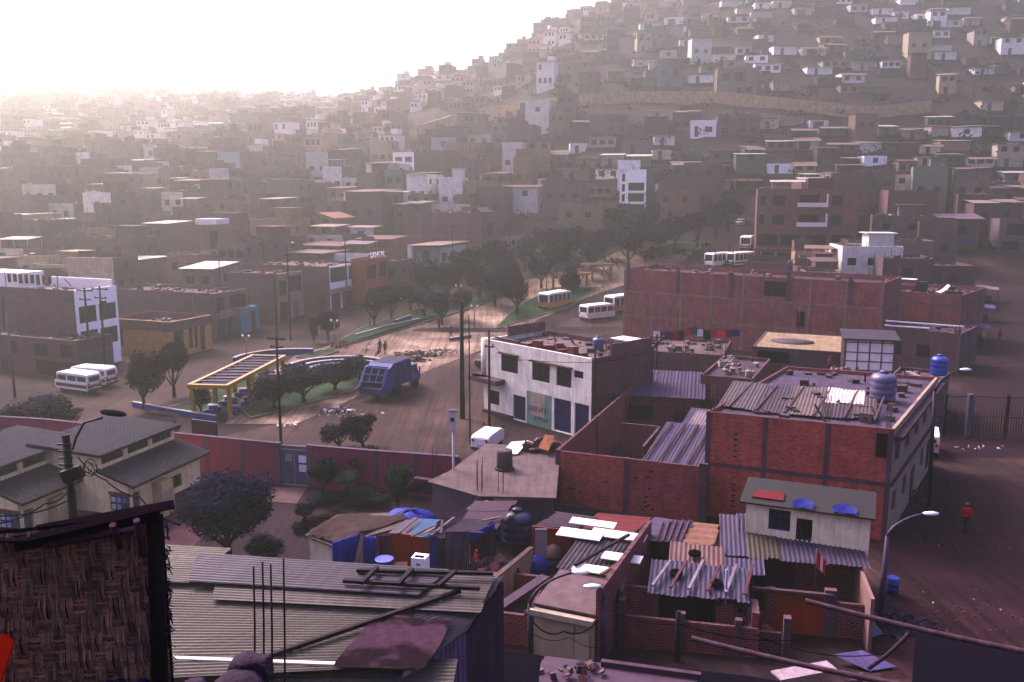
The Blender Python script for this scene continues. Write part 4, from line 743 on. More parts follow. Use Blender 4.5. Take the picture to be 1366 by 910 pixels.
def bus(label, p, ang, L=7.0, low=(196, 150, 50), up=(236, 232, 224), Wd=2.2, H=2.75, band=None, name='bus', cat='bus', group=None):
    t = thing(name, label, cat, p, ang, group); hw_ = Wd / 2
    mb = MB(); loft(mb, [(0, .35), (L - .1, .35), (L, .6), (L, 1.25), (0, 1.25)], hw_, 'clean'); soft(mb.build('lower_body', t, low))
    mb = MB(); loft(mb, [(.03, 1.25), (L - .02, 1.25), (L - .35, H - .35), (.08, H - .35)], hw_ - .04, 'vglass'); mb.build('window_band', t)
    mb = MB(); loft(mb, [(0, H - .36), (L - .25, H - .36), (L - .35, H - .1), (L - .8, H), (.4, H), (.05, H - .12)], hw_, 'clean'); soft(mb.build('roof', t, up), .1)
    n = max(3, int(L / 1.25))
    for k in range(n + 1):
        for s_ in (-1, 1): mb = MB(); y = .06 + (L - .5) * k / n; mb.box(s_ * (hw_ - .025) - .03, s_ * (hw_ - .025) + .03, y - .06, y + .06, 1.25, H - .36, 'clean'); mb.build('window_pillar', t, up)
    for x in (-hw_ + .12, hw_ - .12): mb = MB(); mb.box(x - .1, x + .1, -.02, .1, 1.25, H - .36, 'clean'); mb.build('rear_pillar', t, up)
    if band:
        for s_ in (-1, 1): mb = MB(); mb.box(s_ * hw_ - .012, s_ * hw_ + .012, .1, L - .2, .62, .95, 'clean'); mb.build('side_stripe', t, band)
        mb = MB(); mb.box(-hw_ + .05, hw_ - .05, -.02, -.001, .62, .95, 'clean'); mb.build('rear_stripe', t, band)
    for s_ in (-1, 1):
        mb = MB(); mb.box(s_ * (hw_ - .2) - .09, s_ * (hw_ - .2) + .09, -.03, -.001, .96, 1.2, 'clean'); mb.build('tail_light', t, (150, 40, 36)); mb = MB(); mb.box(s_ * (hw_ - .3) - .13, s_ * (hw_ - .3) + .13, L - .005, L + .02, .75, .95, 'lampglass'); mb.build('headlight', t)
    mb = MB(); mb.box(-hw_ + .02, hw_ - .02, L + .001, L + .07, .36, .55, 'metal'); mb.build('bumper', t, (60, 54, 60)); mb = MB(); mb.box(-hw_ + .02, hw_ - .02, -.09, -.031, .36, .54, 'metal'); mb.build('bumper', t, (60, 54, 60)); mb = MB(); mb.box(-.22, .22, -.05, -.02, .62, .75, 'clean'); mb.build('number_plate', t, (200, 190, 170))
    for s_ in (-1, 1): mb = MB(); mb.box(s_ * (hw_ + .1) - .06, s_ * (hw_ + .1) + .06, L - .45, L - .4, 1.35, 1.65, 'metal'); mb.build('mirror', t, (40, 36, 42))
    wheels(t, (L * .2, L * .78), hw_ - .12, .38 if H > 2.4 else .33); return t
AVR = R(-20)
bus('yellow bus with a white roof at the island trees', G(725, 414), AVR - .3, 6.6, (186, 140, 48)); bus('second yellow bus parked behind the white minibus', G(812, 418), AVR - .5, 7.2, (176, 128, 44)); bus('white minibus between the two yellow buses and the rooftop', G(778, 428), AVR - .6, 5.6, (220, 216, 210), Wd=2.1, H=2.4, name='minibus', cat='minibus')
bus('white bus nearest the long brick wall seen from behind', G(945, 357), R(-50), 7.2, (226, 222, 216)); bus('white bus with a dark stripe parked behind the nearest white bus', G(974, 356), R(-55), 6.4, (214, 208, 206), band=(70, 60, 70)); bus('white bus standing apart up the avenue beside the apartment house', G(994, 334), R(-20), 6.4, (226, 220, 216), band=(90, 70, 70))
va = R(-22) + math.pi / 2
v1 = bus('white minivan with a maroon stripe parked nose away beside the second van', G(127, 525), va - .05, 4.7, (224, 218, 212), Wd=1.75, H=2.1, band=(96, 40, 52), name='minivan', cat='minivan'); bus('white minivan with a maroon band half hidden behind the other van', G(150, 516), va + .1, 4.7, (216, 210, 206), Wd=1.75, H=2.1, band=(110, 36, 48), name='minivan', cat='minivan')
def car(label, p, ang, col, cat='car', name='parked_car', pickup=False):
    t = thing(name, label, cat, p, ang); mb = MB(); loft(mb, [(0, .35), (4.1, .35), (4.2, .6), (4.05, .85), (2.9, .95), (.1, .98), (0, .7)], .82, 'clean'); soft(mb.build('body', t, col), .09)
    mb = MB(); loft(mb, [(1.7, .96), (3.1, .94), (2.6, 1.42), (1.9, 1.45)] if pickup else [(.4, .97), (3.1, .94), (2.4, 1.42), (.9, 1.44)], .74, 'vglass'); mb.build('cabin_glass', t); mb = MB(); loft(mb, [(1.9, 1.43), (2.55, 1.41), (2.5, 1.48), (1.95, 1.5)] if pickup else [(.9, 1.42), (2.4, 1.4), (2.3, 1.48), (1.0, 1.49)], .72, 'clean'); mb.build('roof', t, col)
    for s_ in (-1, 1): mb = MB(); mb.box(s_ * .65 - .12, s_ * .65 + .12, -.02, .05, .68, .86, 'clean'); mb.build('tail_light', t, (140, 36, 36))
    wheels(t, (.8, 3.35), .74, .31, .18); return t
car('dark car beyond the tall dark pole at the white corner house', G(641, 492), R(-25), (38, 32, 44)); car('white pickup on the side road behind the lawn trees', G(560, 404), R(62), (226, 222, 220), 'pickup', 'pickup', True); car('white car on the upper avenue between buses and trees', G(986, 302), R(-30), (220, 216, 214)); car('dark red car beyond the parked buses', G(1018, 352), R(-70), (90, 40, 48))
# people
def person(label, p, face=0.0, h=1.7, top=(120, 40, 50), legs=(40, 36, 50), hair=(24, 20, 24), pose='stand', skin=(120, 84, 74), fine=True):
    """one continuous skinned body with clothing colours by height and hair as a child"""
    k = h / 1.7; sit = pose == 'sit'; st = .22 if pose == 'walk' else 0
    hip = .5 if sit else .92
    J = {'pel': (0, 0, hip), 'waist': (0, .01, hip + .16), 'chest': (0, .0, hip + .4), 'neck': (0, .02, hip + .54), 'head0': (0, .03, hip + .62), 'head1': (0, .03, hip + .76)}
    E = [('pel', 'waist'), ('waist', 'chest'), ('chest', 'neck'), ('neck', 'head0'), ('head0', 'head1')]; Rd = {'pel': (.15, .11), 'waist': (.14, .10), 'chest': (.17, .115), 'neck': (.055, .055), 'head0': (.085, .09), 'head1': (.08, .09)}
    for s_, n in ((-1, 'a'), (1, 'b')):
        f = st * s_
        J['sh' + n] = (s_ * .19, 0, hip + .45); J['el' + n] = (s_ * .26, -.02 - f * .4, hip + .18); J['wr' + n] = (s_ * .27, .05 - f * .9 + (.2 if sit else 0), hip - .05 + (.12 if sit else 0)); J['hd' + n] = (s_ * .265, .08 - f + (.22 if sit else 0), hip - .16 + (.16 if sit else 0))
        E += [('chest', 'sh' + n), ('sh' + n, 'el' + n), ('el' + n, 'wr' + n), ('wr' + n, 'hd' + n)]; Rd['sh' + n] = (.07, .07); Rd['el' + n] = (.05, .05); Rd['wr' + n] = (.036, .036); Rd['hd' + n] = (.028, .045)
        J['hp' + n] = (s_ * .1, 0, hip - .05)
        if sit: J['kn' + n] = (s_ * .12, .42, hip + .02); J['an' + n] = (s_ * .12, .45, .09); J['ft' + n] = (s_ * .13, .62, .05)
        else: J['kn' + n] = (s_ * .11, .03 + f * .7, .5); J['an' + n] = (s_ * .115, -.02 + f * 1.3, .1); J['ft' + n] = (s_ * .13, .13 + f * 1.3, .05)
        E += [('pel', 'hp' + n), ('hp' + n, 'kn' + n), ('kn' + n, 'an' + n), ('an' + n, 'ft' + n)]; Rd['hp' + n] = (.1, .1); Rd['kn' + n] = (.068, .068); Rd['an' + n] = (.05, .05); Rd['ft' + n] = (.045, .06)
    names = list(J); me = bpy.data.meshes.new('body'); me.from_pydata([tuple(v * k for v in J[n]) for n in names], [(names.index(a), names.index(b)) for a, b in E], [])
    o = bpy.data.objects.new('body', me); COL.objects.link(o); m = o.modifiers.new('skin', 'SKIN')
    for i, n in enumerate(names): v = me.skin_vertices[0].data[i]; v.radius = tuple(r_ * k for r_ in Rd[n]); v.use_root = n == 'pel'
    m2 = o.modifiers.new('sub', 'SUBSURF'); m2.levels = m2.render_levels = 2 if fine else 1; bpy.context.view_layer.update()
    me2 = bpy.data.meshes.new_from_object(o.evaluated_get(bpy.context.evaluated_depsgraph_get())); bpy.data.objects.remove(o)
    # a nose and brow drawn out of the face
    for v in me2.vertices:
        c = v.co / k; dz = c.z - (hip + .68)
        if abs(c.x) < .03 and c.y > .08 and abs(dz) < .03: v.co.y += .02 * k
    key = lambda c: M_person(c)
    for c in (top, legs, skin): me2.materials.append(key(c))
    for pl in me2.polygons:
        c = pl.center / k; arm = abs(c.x) > .2
        pl.material_index = 2 if c.z > hip + .55 or (arm and c.z < hip - .02) or (sit and arm and c.y > .16) else 0 if (c.z > hip + .02 and not (sit and c.y > .16)) or arm else 1
        if c.z < .09 and not sit: pl.material_index = 1
    t = bpy.data.objects.new('person', me2); COL.objects.link(t); me2.name = 'person'; t.location = p; t.rotation_euler = (0, 0, face); tag(t, label, 'person')
    for f_ in me2.polygons: f_.use_smooth = True
    mb = MB(); mb.lathe([(.094, -.02), (.103, .05), (.09, .1), (.045, .135), (.0, .145)], (0, .0, hip + .70), 12, 'cloth', 1, 1.12); mb.T = None
    ho_ = mb.build('hair', t, hair); ho_.scale = (k, k, k); 
    for s_ in (-1, 1): mb = MB(); mb.lathe([(0, -.02), (.012, -.01), (.014, .008), (0, .02)], (s_ * .088, .03, hip + .68), 6, 'skin'); e = mb.build('ear', t, skin); e.scale = (k, k, k)
    return t
PM = {}
def M_person(c):
    if c not in PM: s = NT('clothing'); n = s.noise(s.ob(), 6, 3); PM[c] = s.done(s.mul(lin(c), s.ramp(n, [(.3, g4(.7)), (.65, g4(1.05))])), .85, 0, .15)
    return PM[c]
person('person in white sitting on the plaza edge near the amphitheatre', G(493, 471), 2, 1.6, (225, 220, 216), pose='sit'); person('person in dark clothes standing tall on the plaza', G(507, 471), 2.6, 1.75, (52, 34, 44)); person('person in purple standing beside the dark clothed one', G(514, 473), .6, 1.7, (70, 38, 66)); person('person in red sitting in front of the two standing ones', G(505, 476), 1, 1.5, (150, 36, 48), pose='sit')
for k, (px, lb) in enumerate(((444, 'first child in pink at the amphitheatre rim'), (449, 'child in pale pink between two others on the rim'), (454, 'child in rose sitting mid row on the rim'), (459, 'child in mauve sitting next to the rose one'), (463, 'last child in pink by the rim end'))): person(lb, G(px, 470) + Vector((0, 0, .45)), math.pi, 1.25, ((176, 70, 96), (200, 140, 150), (190, 80, 90), (150, 90, 130), (186, 84, 104))[k], pose='sit', fine=False)
person('person walking in dark clothes on the plaza beyond the rubble', G(602, 452), 1.5, 1.7, (48, 36, 48), pose='walk'); person('person in dark clothes walking under the lawn trees', G(586, 440), .4, 1.7, (60, 40, 60), pose='walk'); person('person in a yellow vest beside the garbage truck cab', G(549, 518), 3, 1.7, (170, 140, 50)); person('person in grey beside the truck front wheel', G(556, 512), 3.4, 1.7, (120, 130, 150))
# rubbish and rubble
def heap(name, label, px, py, rx, ry, n, cols, cat='rubbish heap', size=.22, hgt=.35, z=0):
    g = G(px, py) if py else px; t = thing(name, label, cat, g); r = random.Random(px if isinstance(px, int) else 5)
    for ci, col in enumerate(cols):
        mb = MB()
        for _ in range(n // len(cols)):
            a = r.uniform(0, 6.28); q = r.random() ** .6; x, y = math.cos(a) * rx * q, math.sin(a) * ry * q; zz = hgt * (1 - q) * r.uniform(.3, 1) + .03; s_ = size * r.uniform(.4, 1.2)
            mb.T = Matrix.Translation((x, y, zz)) @ Matrix.Rotation(r.uniform(0, 3), 4, Vector((r.uniform(-1, 1), r.uniform(-1, 1), 1)).normalized()); mb.box(-s_, s_, -s_ * .7, s_ * .7, -s_ * .25, s_ * .25, 'litter')
        o = mb.build('scraps', t, col); o['kind'] = 'stuff'
    return t
heap('rubbish_heap', 'heap of white rubbish bags on the kerb behind the garbage truck', 452, 549, 1.5, .9, 60, ((225, 220, 214), (150, 130, 124), (90, 76, 84)), hgt=.6); heap('rubbish_scatter', 'white scraps scattered on the road behind the truck', 468, 552, 3.2, 1.4, 36, ((220, 214, 208), (160, 140, 130)), 'rubbish', .1, .05)
heap('rubble_heap', 'heap of broken paving rubble in the plaza middle', 558, 474, 3.0, 1.6, 90, ((130, 100, 84), (170, 150, 132), (92, 70, 66)), 'rubble heap', .3, .7); heap('rubble_heap', 'pale rubble heap beside the plaza road kerb', 588, 470, 2.4, 1.3, 70, ((190, 172, 152), (130, 104, 92)), 'rubble heap', .25, .5); heap('rubble_heap', 'low soil mound at the plaza edge near the truck', 556, 482, 1.6, .9, 30, ((84, 60, 58),), 'rubble heap', .3, .5)
heap('rubbish_scatter', 'single white paper scraps on the road near the wooden pole', 392, 568, 1.6, .5, 8, ((220, 215, 210),), 'rubbish', .16, .05)
# ------------------------------------------------------------------ the near quarter: left half
RB = R(-22)
def rotv(a, x, y, z=0): return Vector((x * math.cos(a) - y * math.sin(a), x * math.sin(a) + y * math.cos(a), z))
def quad_on(px4, z4): return [W(p[0], p[1], z) for p, z in zip(px4, z4)]
def box_at(name, label, cat, p, size, rot, mat, col, z=None):
    mb = MB(); a, b, c = size; mb.box(-a / 2, a / 2, -b / 2, b / 2, 0, c, mat); o = mb.build(name, None, col, p, rot); return tag(o, label, cat)
# school blocks
def school(label, cat='school'):
    z1, z2, z3, z4 = 3.1, 4.5, 3.55, 2.35
    A, Dp, C = W(46, 590, z1), W(132, 605, z2), W(231, 567, z2); v = C - Dp; a = math.atan2(v.y, v.x) - math.pi / 2; L = v.length
    xd = Vector((math.cos(a), math.sin(a), 0))
    def on_line(sgn, px, py):
        lo, hi = 0, 14
        f = lambda q: (D(px, py, (Dp + xd * sgn * q).y).x - (Dp + xd * sgn * q).x) * sgn
        for _ in range(40):
            m = (lo + hi) / 2
            if f(m) > 0: lo = m
            else: hi = m
        return lo, D(px, py, (Dp + xd * sgn * lo).y).z
    wx, z1 = on_line(-1, 46, 590); lx, z4 = on_line(1, 183, 646); print('school', wx, z1, lx, z4); z4 = min(max(z4, 1.9), 2.8); z1 = min(max(z1, 4.0), 6.5)
    base = Dp - rotv(a, wx, 0); base.z = 0
    t = thing('school_building', label, cat, base, a); CR = (250, 232, 188)
    o = .35
    mb = MB(); mb.corr((0 - o, -o, z1), (0 - o, L + o, z1), (wx + o, L + o, z2), (wx + o, -o, z2), .28, .035, 'corr', seg=6); mb.slab([(-o, -o, z1 - .06), (wx + o, -o, z2 - .06), (wx + o, L + o, z2 - .06), (-o, L + o, z1 - .06)], .12, 'wood'); mb.build('upper_roof', t, (34, 30, 66))
    mb = MB(); mb.corr((wx - .15, -o, z3), (wx - .15, L + o, z3), (wx + lx, L + o, z4), (wx + lx, -o, z4), .28, .035, 'corr', seg=6); mb.slab([(wx, -o, z3 - .06), (wx + lx, -o, z4 - .06), (wx + lx, L + o, z4 - .06), (wx, L + o, z3 - .06)], .1, 'wood'); mb.build('lower_roof', t, (32, 28, 64))
    mb = MB(); e = lx - .7
    # gable ends follow the roofs
    for y, s_ in ((0, 1), (L, -1)):
        mb.face([(0, y, 0), (wx, y, 0), (wx, y, z2 - .2), (0, y, z1 - .2)][::s_], 'paint'); mb.face([(wx, y, 0), (wx + e, y, 0), (wx + e, y, z4 + .05), (wx, y, z3 - .18)][::s_], 'paint')
    mb.face([(0, L, 0), (0, 0, 0), (0, 0, z1 - .2), (0, L, z1 - .2)], 'paint')
    wn = []; n = 3
    cl = [(L * (k + .06) / n, L * (k + .9) / n, z3 + .18, z2 - .28) for k in range(n)]; P1 = facade(mb, (wx, 0), (wx, L), 0, z2 - .2, cl, 'paint')
    so_ = [(L * .05, L * .15, .1, 2.05), (L * .52, L * .72, 1.1, 1.95)]; P2 = facade(mb, (wx + e, 0), (wx + e, L), 0, z4 + .02, so_, 'paint')
    mb.build('wall', t, CR)
    mb = MB(); mb.box(-.03, wx + e + .03, -.03, -.003, 0, .75, 'paint'); mb.box(wx + e + .003, wx + e + .03, -.03, L * .05, 0, .75, 'paint'); mb.box(wx + e + .003, wx + e + .03, L * .15, L, 0, .75, 'paint'); mb.build('skirting_band', t, (70, 30, 48))
    for q in cl: pane(P1, q, t, 'window', (70, 44, 54), bars=3)
    pane(P2, so_[0], t, 'door', (40, 52, 96)); pane(P2, so_[1], t, 'window', (60, 50, 70), bars=3)
    mb = MB(); yy = L * .3; mb.box(wx + e + .05, wx + e + .75, yy, yy + L * .16, 0.0, 2.2, 'paint'); mb.build('porch_wall', t, (214, 194, 154)); 
    mb = MB(); mb.box(wx + e + .76, wx + e + .8, yy + .2, yy + L * .13, .9, 1.7, 'paint'); mb.build('sign_panel', t, (190, 176, 160))
    x = wx + lx * .25
    mb = MB(); mb.box(x, x + 1.35, -.1, -.035, 1.05, 2.0, 'wood'); nb = mb.build('notice_board', t, (60, 52, 96)); mb = MB(); mb.box(x - .1, x + 1.45, -.12, -.036, 2.01, 2.2, 'wood'); mb.build('board_hood', nb, (120, 84, 70))
    for k in range(5): mb = MB(); xx = x + .1 + .4 * (k % 3); zz = 1.6 - .45 * (k // 3); mb.box(xx, xx + .28, -.125, -.101, zz, zz + .3, 'cloth'); mb.build('pinned_sheet', nb, ((190, 190, 200), (150, 160, 190), (110, 120, 170))[k % 3])
    mb = MB(); mb.box(wx * .4, wx * .4 + .95, -.06, -.035, .1, 2.05, 'metal'); mb.build('door', t, (88, 28, 40))
    return t, a, L, wx, lx
sch, sa, sL, swx, slx = school('cream school building with a notice board, clerestory windows and dark blue ribbed roofs')
sh2 = W(40, 668, 2.35) - W(183, 646, 2.35)
dup(sch, sch.location + sh2, sa, 'cream school block cut by the frame edge, beyond the lamp post with coiled cable')
mb = MB(); mb.box(-.0, 3.6, 0, 2.6, 0, 1.7, 'paint'); mb.slab([(-.2, -.2, 1.75), (3.8, -.2, 1.9), (3.8, 2.8, 2.3), (-.2, 2.8, 2.15)], .1, 'corr'); g = W(118, 634, 1.5); tag(mb.build('lean_to', None, (120, 90, 84), Vector((g.x - 2.4, g.y, 0)), sa), 'small brown lean to between the two school blocks', 'shed')
M['court'] = m_ground('court_concrete', [(.3, lin((74, 48, 62))), (.5, lin((100, 70, 76))), (.7, lin((126, 94, 90)))], .2, .9)
sheet_ground('school_yard', [(-60, 760), (-60, 660), (60, 600)], [(260, 760), (300, 690), (300, 640)], 'court', .004)
M['garden'] = m_ground('garden_soil', [(.3, lin((48, 30, 44))), (.5, lin((64, 44, 54))), (.7, lin((84, 66, 66)))], .2, .9)
sheet_ground('garden_ground', [(240, 745), (300, 690), (330, 640)], [(560, 745), (580, 690), (600, 640)], 'garden', .008)
# perimeter wall with its gate
pw = [W(-40, 554, 2.9), W(60, 560, 2.9), W(229, 578, 2.9), W(371, 592, 2.9)]; pw2 = [W(413, 595, 2.9), W(500, 602, 2.9), W(612, 610, 2.9)]
t = thing('perimeter_wall', 'long dark rose perimeter wall with grey pilasters and coping behind the school and garden', 'wall'); up = Vector((0, 0, 1))
def wall_run(t, pts, h, col, ccol, step=3.4, mat='paint', th=.2, pil=(112, 98, 110)):
    for a, b in zip(pts, pts[1:]):
        a = Vector((a.x, a.y, 0)); b = Vector((b.x, b.y, 0)); mb = MB(); mb.obox(a + up * h / 2, b + up * h / 2, th, h, mat); mb.build('wall_panel', t, col); mb = MB(); mb.obox(a + up * (h + .04), b + up * (h + .04), th + .1, .08, 'conc'); mb.build('coping', t, ccol)
        n = max(1, round((b - a).length / step)); d = (b - a).normalized()
        for k in range(n + 1): mb = MB(); c = a.lerp(b, k / n); mb.obox(c - d * .14 + up * h / 2, c + d * .14 + up * h / 2, th + .08, h - .01, 'conc'); mb.build('pilaster', t, pil)
wall_run(t, pw, 2.9, (146, 52, 92), (120, 100, 112)); wall_run(t, pw2, 2.9, (150, 48, 92), (120, 100, 112))
a, b = pw[-1], pw2[0]; gt = thing('gate', 'grey double metal gate with white notices in the rose wall', 'gate', Vector((a.x, a.y, 0)), math.atan2((b - a).y, (b - a).x)); gw = (b - a).xy.length
for k in range(2):
    mb = MB(); x0 = .18 + k * (gw / 2 - .16); mb.box(x0, x0 + gw / 2 - .22, -.04, .04, .08, 2.55, 'metal'); lf = mb.build('leaf', gt, (108, 106, 134))
    for q in range(4): mb = MB(); xx = x0 + (gw / 2 - .3) * (q + .2) / 4; mb.box(xx, xx + .05, -.075, -.041, .1, 2.5, 'metal'); mb.build('rib', lf, (92, 90, 118))
for xx, zz, w_, col in ((.55, 1.75, .5, (150, 146, 150)), (gw * .66, 1.7, .55, (220, 220, 226)), (gw * .66, 1.05, .55, (214, 214, 220))): mb = MB(); mb.box(xx, xx + w_, -.11, -.08, zz, zz + .5, 'clean'); mb.build('notice', gt, col)
for x in (0, gw): mb = MB(); mb.box(x - .17, x + .17, -.16, .16, 0, 3.0, 'conc'); mb.build('gate_post', gt, (120, 104, 112))
mb = MB(); mb.box(.18, gw - .18, -.1, .1, 2.62, 2.85, 'conc'); mb.build('lintel', gt, (126, 108, 116))
mb = MB(); q = quad_on(((362, 650), (410, 650), (396, 672), (352, 668)), (.05,) * 4); mb.slab(q, .1, 'conc'); tag(mb.build('driveway', None, (120, 100, 98)), kind='structure')
# dark billboard behind the wall, small shrubs behind it
g = W(307, 590, 0); bb = thing('billboard', 'dark maroon sheet billboard on two posts rising above the rose wall', 'billboard', Vector((g.x, 62.5, 0)), RB); z0 = D(307, 583, 62.5).z; z1 = D(307, 561, 62.5).z
mb = MB(); mb.box(-1.15, 1.15, -.05, .05, z0, z1, 'metal'); mb.build('board', bb, (82, 40, 58))
for x in (-1.05, 1.05): mb = MB(); mb.box(x - .06, x + .06, .06, .16, 0, z1, 'metal'); mb.build('post', bb, (60, 36, 46))
TN = [('big dark rounded garden tree in front of the rose wall', 306, 752, 4.5, 2.9, 'near', (20, 36, 66), 1.2), ('slim dark garden tree hiding the gate edge', 432, 666, 2.7, 1.25, 'mid', (34, 46, 52), .9), ('narrow dark garden tree against the rose wall middle', 484, 650, 2.5, 1.2, 'mid', (34, 44, 54), .8), ('light green young conifer by the garden end of the wall', 531, 678, 2.5, .95, 'mid', (48, 84, 60), .3),
      ('clipped mushroom shaped tree with a bare stem in the garden', 464, 672, 1.9, 1.0, 'mid', (48, 72, 58), 1.35), ('little spiky palm in the garden soil', 407, 706, 1.5, .7, 'mid', (30, 40, 54), .8), ('bush standing over the rose wall beside another bush', 452, 596, 1.7, 1.5, 'mid', (46, 40, 54), .2), ('taller bush over the rose wall near the thick dark pole', 484, 596, 2.4, 1.5, 'mid', (48, 44, 54), .3), ('pale shrub at the wall foot beside the concrete roof house', 570, 636, 1.6, .9, 'mid', (66, 62, 66), .2), ('shrub in shade between the big tree and the mud roof house', 350, 748, 1.4, 1.3, 'mid', (36, 38, 60), .1), ('dark shrub left of the big garden tree foot', 225, 590, 1.5, 1.2, 'mid', (36, 64, 52), .1)]
for lb, px, py, h, r, kd, col, th in TN: tree(lb, G(px, py), h, r, kd, col, name='garden_tree' if h > 1.6 else 'garden_shrub', cat='tree' if h > 1.6 else 'shrub', trunk_h=th)
def shrub_round(label, px, py, r, h, col):
    t = thing('hedge_ball', label, 'shrub', G(px, py)); c = bpy.data.objects.new('foliage', rnd.choice(CR_MID)); COL.objects.link(c); c.parent = t; c.scale = (r, r, h); c.location = (0, 0, h * .4); c.color = lin(col)
shrub_round('low round clipped hedge before the slim tree', 431, 668, 1.3, .45, (40, 66, 56)); shrub_round('broad clipped hedge mound under the narrow tree', 485, 672, 2.0, .7, (36, 60, 56))
for k in range(5): shrub_round('flowering hedge clump %s along the garden path' % ('nearest the big tree', 'second from the big tree', 'in the middle', 'beyond the middle', 'at the far end')[k], 402 + 12 * k, 708 - 4 * k, .7, .5, ((52, 60, 54), (96, 48, 56))[k % 2])
# tarred electric lamp post with transformer board and coiled cable
lp = W(97, 700, 0); Y0 = 24.0; b0 = D(98, 697, Y0); tp_ = D(87, 580, Y0)
ep = thing('electric_post', 'dark electric post with a street lamp arm, box and coiled cable before the school', 'electric post', Vector((b0.x, Y0, 0)), 0); hp = tp_.z; L0 = lambda px, py, y=Y0: D(px, py, y) - Vector((b0.x, Y0, 0))
mb = MB(); mb.tube([(0, 0, -.2 + terr(b0.x, Y0)), (0, 0, hp)], [.14, .11], 10, 'wood'); mb.build('post', ep, (34, 26, 34))
mb = MB(); mb.tube([L0(97, 600), L0(101, 585), L0(112, 564), L0(137, 557)], .035, 8); mb.build('lamp_arm', ep, (36, 30, 42))
mb = MB(); c = L0(151, 551); mb.T = Matrix.Translation(c) @ Matrix.Rotation(.12, 4, 'Y'); mb.lathe([(.03, -.08), (.1, -.06), (.115, .0), (.09, .06), (.02, .09)], (0, 0, 0), 14, 'rubber', 3.4, 1.2); lh = mb.build('lamp_head', ep, (52, 46, 62)); mb = MB(); mb.T = Matrix.Translation(c + Vector((.1, 0, -.06))); mb.lathe([(.02, -.06), (.08, -.02), (.08, .0)], (0, 0, 0), 12, 'lampglass', 2.6, 1); mb.build('lamp_lens', lh)
mb = MB(); q = [L0(88, 625), L0(112, 618), L0(114, 634), L0(90, 643)]; mb.obox((q[0] + q[3]) / 2 + Vector((0, -.2, 0)), (q[1] + q[2]) / 2 + Vector((0, -.2, 0)), .22, .36, 'metal'); mb.build('box', ep, (22, 18, 30))
for k in range(4):
    mb = MB(); c = L0(119 + k * 1.5, 622 + (k % 2) * 4); rr = .17 + .03 * (k % 3); mb.tube([c + Vector((rr * .75 * math.cos(a), -.1 + .03 * k, rr * math.sin(a))) for a in [6.283 * j / 20 for j in range(21)]], .012, 5, 'rubber'); mb.build('cable_coil', ep, (16, 14, 20))
for k in range(5): mb = MB(); z = hp - .25 - .2 * k; mb.tube([(-.2, -.12, z), (.2, -.12, z)], .03, 6); mb.build('bracket', ep, (30, 24, 32))
def wire(label, pts, r=.018, sag=.3, n=14, col=(18, 14, 22), name='overhead_wire', group='overhead wires'):
    mb = MB(); P = []
    for a, b in zip(pts, pts[1:]): P += [Vector(a).lerp(Vector(b), i / n) - Vector((0, 0, sag * 4 * (i / n) * (1 - i / n))) for i in range(n)]
    mb.tube(P + [Vector(pts[-1])], r, 5, 'rubber'); return tag(mb.build(name, None, col), label, 'wire', group)
wire('thick cable sagging from the electric post toward the straw hut roof', [D(104, 610, Y0), D(140, 640, 21), D(186, 663, 18), D(240, 700, 13)], .02, .1); wire('cable crossing low before the school block to the electric post', [D(-10, 700, 20), D(60, 672, 22), D(92, 655, Y0)], .02, .1); wire('cable from the post toward the frame edge over the school wall', [D(-10, 688, 21), D(90, 668, Y0)], .02, .15)
# mud roofed white house, tarps and shacks
def slabhouse(label, cat, pts_px, h, name, col, roofcol, mat='paint', rmat='conc', over=.25, z0=0.0, tilt=None, base=-.3):
    """a small house under a plate roof whose outline is given by its roof corners"""
    q = [W(p[0], p[1], h) for p in pts_px]; c = sum(q, Vector()) / len(q); t = thing(name, label, cat, Vector((c.x, c.y, z0)))
    loc = [p - Vector((c.x, c.y, z0)) for p in q]
    ins = [Vector((p.x * .93, p.y * .93, 0)) for p in loc]
    if sum(a.x * b.y - a.y * b.x for a, b in zip(ins, ins[1:] + ins[:1])) < 0: ins = ins[::-1]; loc = loc[::-1]
    mb = MB(); hh = h - z0 - .1; n = len(ins)
    for k in range(n): mb.face([ins[k] + up * base, ins[(k + 1) % n] + up * base, ins[(k + 1) % n] + up * hh, ins[k] + up * hh], mat)
    mb.build('wall', t, col)
    mb = MB(); mb.slab([Vector((p.x, p.y, h - z0 + (tilt[k] if tilt else 0))) for k, p in enumerate(loc)], .09, rmat); mb.build('roof', t, roofcol); return t, loc, ins
def panel(name, px4, z4, mat, col, t=None, th=.05, label=None, cat=None):
    q = quad_on(px4, z4); mb = MB(); n = (q[1] - q[0]).cross(q[3] - q[0]).normalized() * th
    a = [mb.vert(p) for p in q]; b = [mb.vert(p - n) for p in q]; mb.idface(a, mat); mb.idface(b[::-1], mat)
    for k in range(4): mb.idface((a[k], b[k], b[(k + 1) % 4], a[(k + 1) % 4]), mat)
    o = mb.build(name, None, col)
    if t: o.parent = t; o.matrix_parent_inverse = Matrix.Translation(t.location).inverted()
    return tag(o, label, cat) if label else o
mh_, l_, i_ = slabhouse('small white house under a lumpy grey mud roof beside blue tarps', 'house', ((407, 714), (450, 686), (520, 684), (548, 690), (524, 706), (443, 728)), 2.5, 'mud_roof_house', (206, 200, 176), (96, 82, 76), rmat='tar')
M['thatch'] = m_objcol('earth_roof', .95, .9, 1.1, False, .05, .35, .8)
mb = MB(); r2 = random.Random(8)
q = quad_on(((408, 713), (452, 687), (546, 691), (446, 726)), (2.53,) * 4)
gr = [[q[0].lerp(q[3], u / 10).lerp(q[1].lerp(q[2], u / 10), v / 6) + up * r2.uniform(.0, .22) for u in range(11)] for v in range(7)]; gi = [[mb.vert(p) for p in rw] for rw in gr]
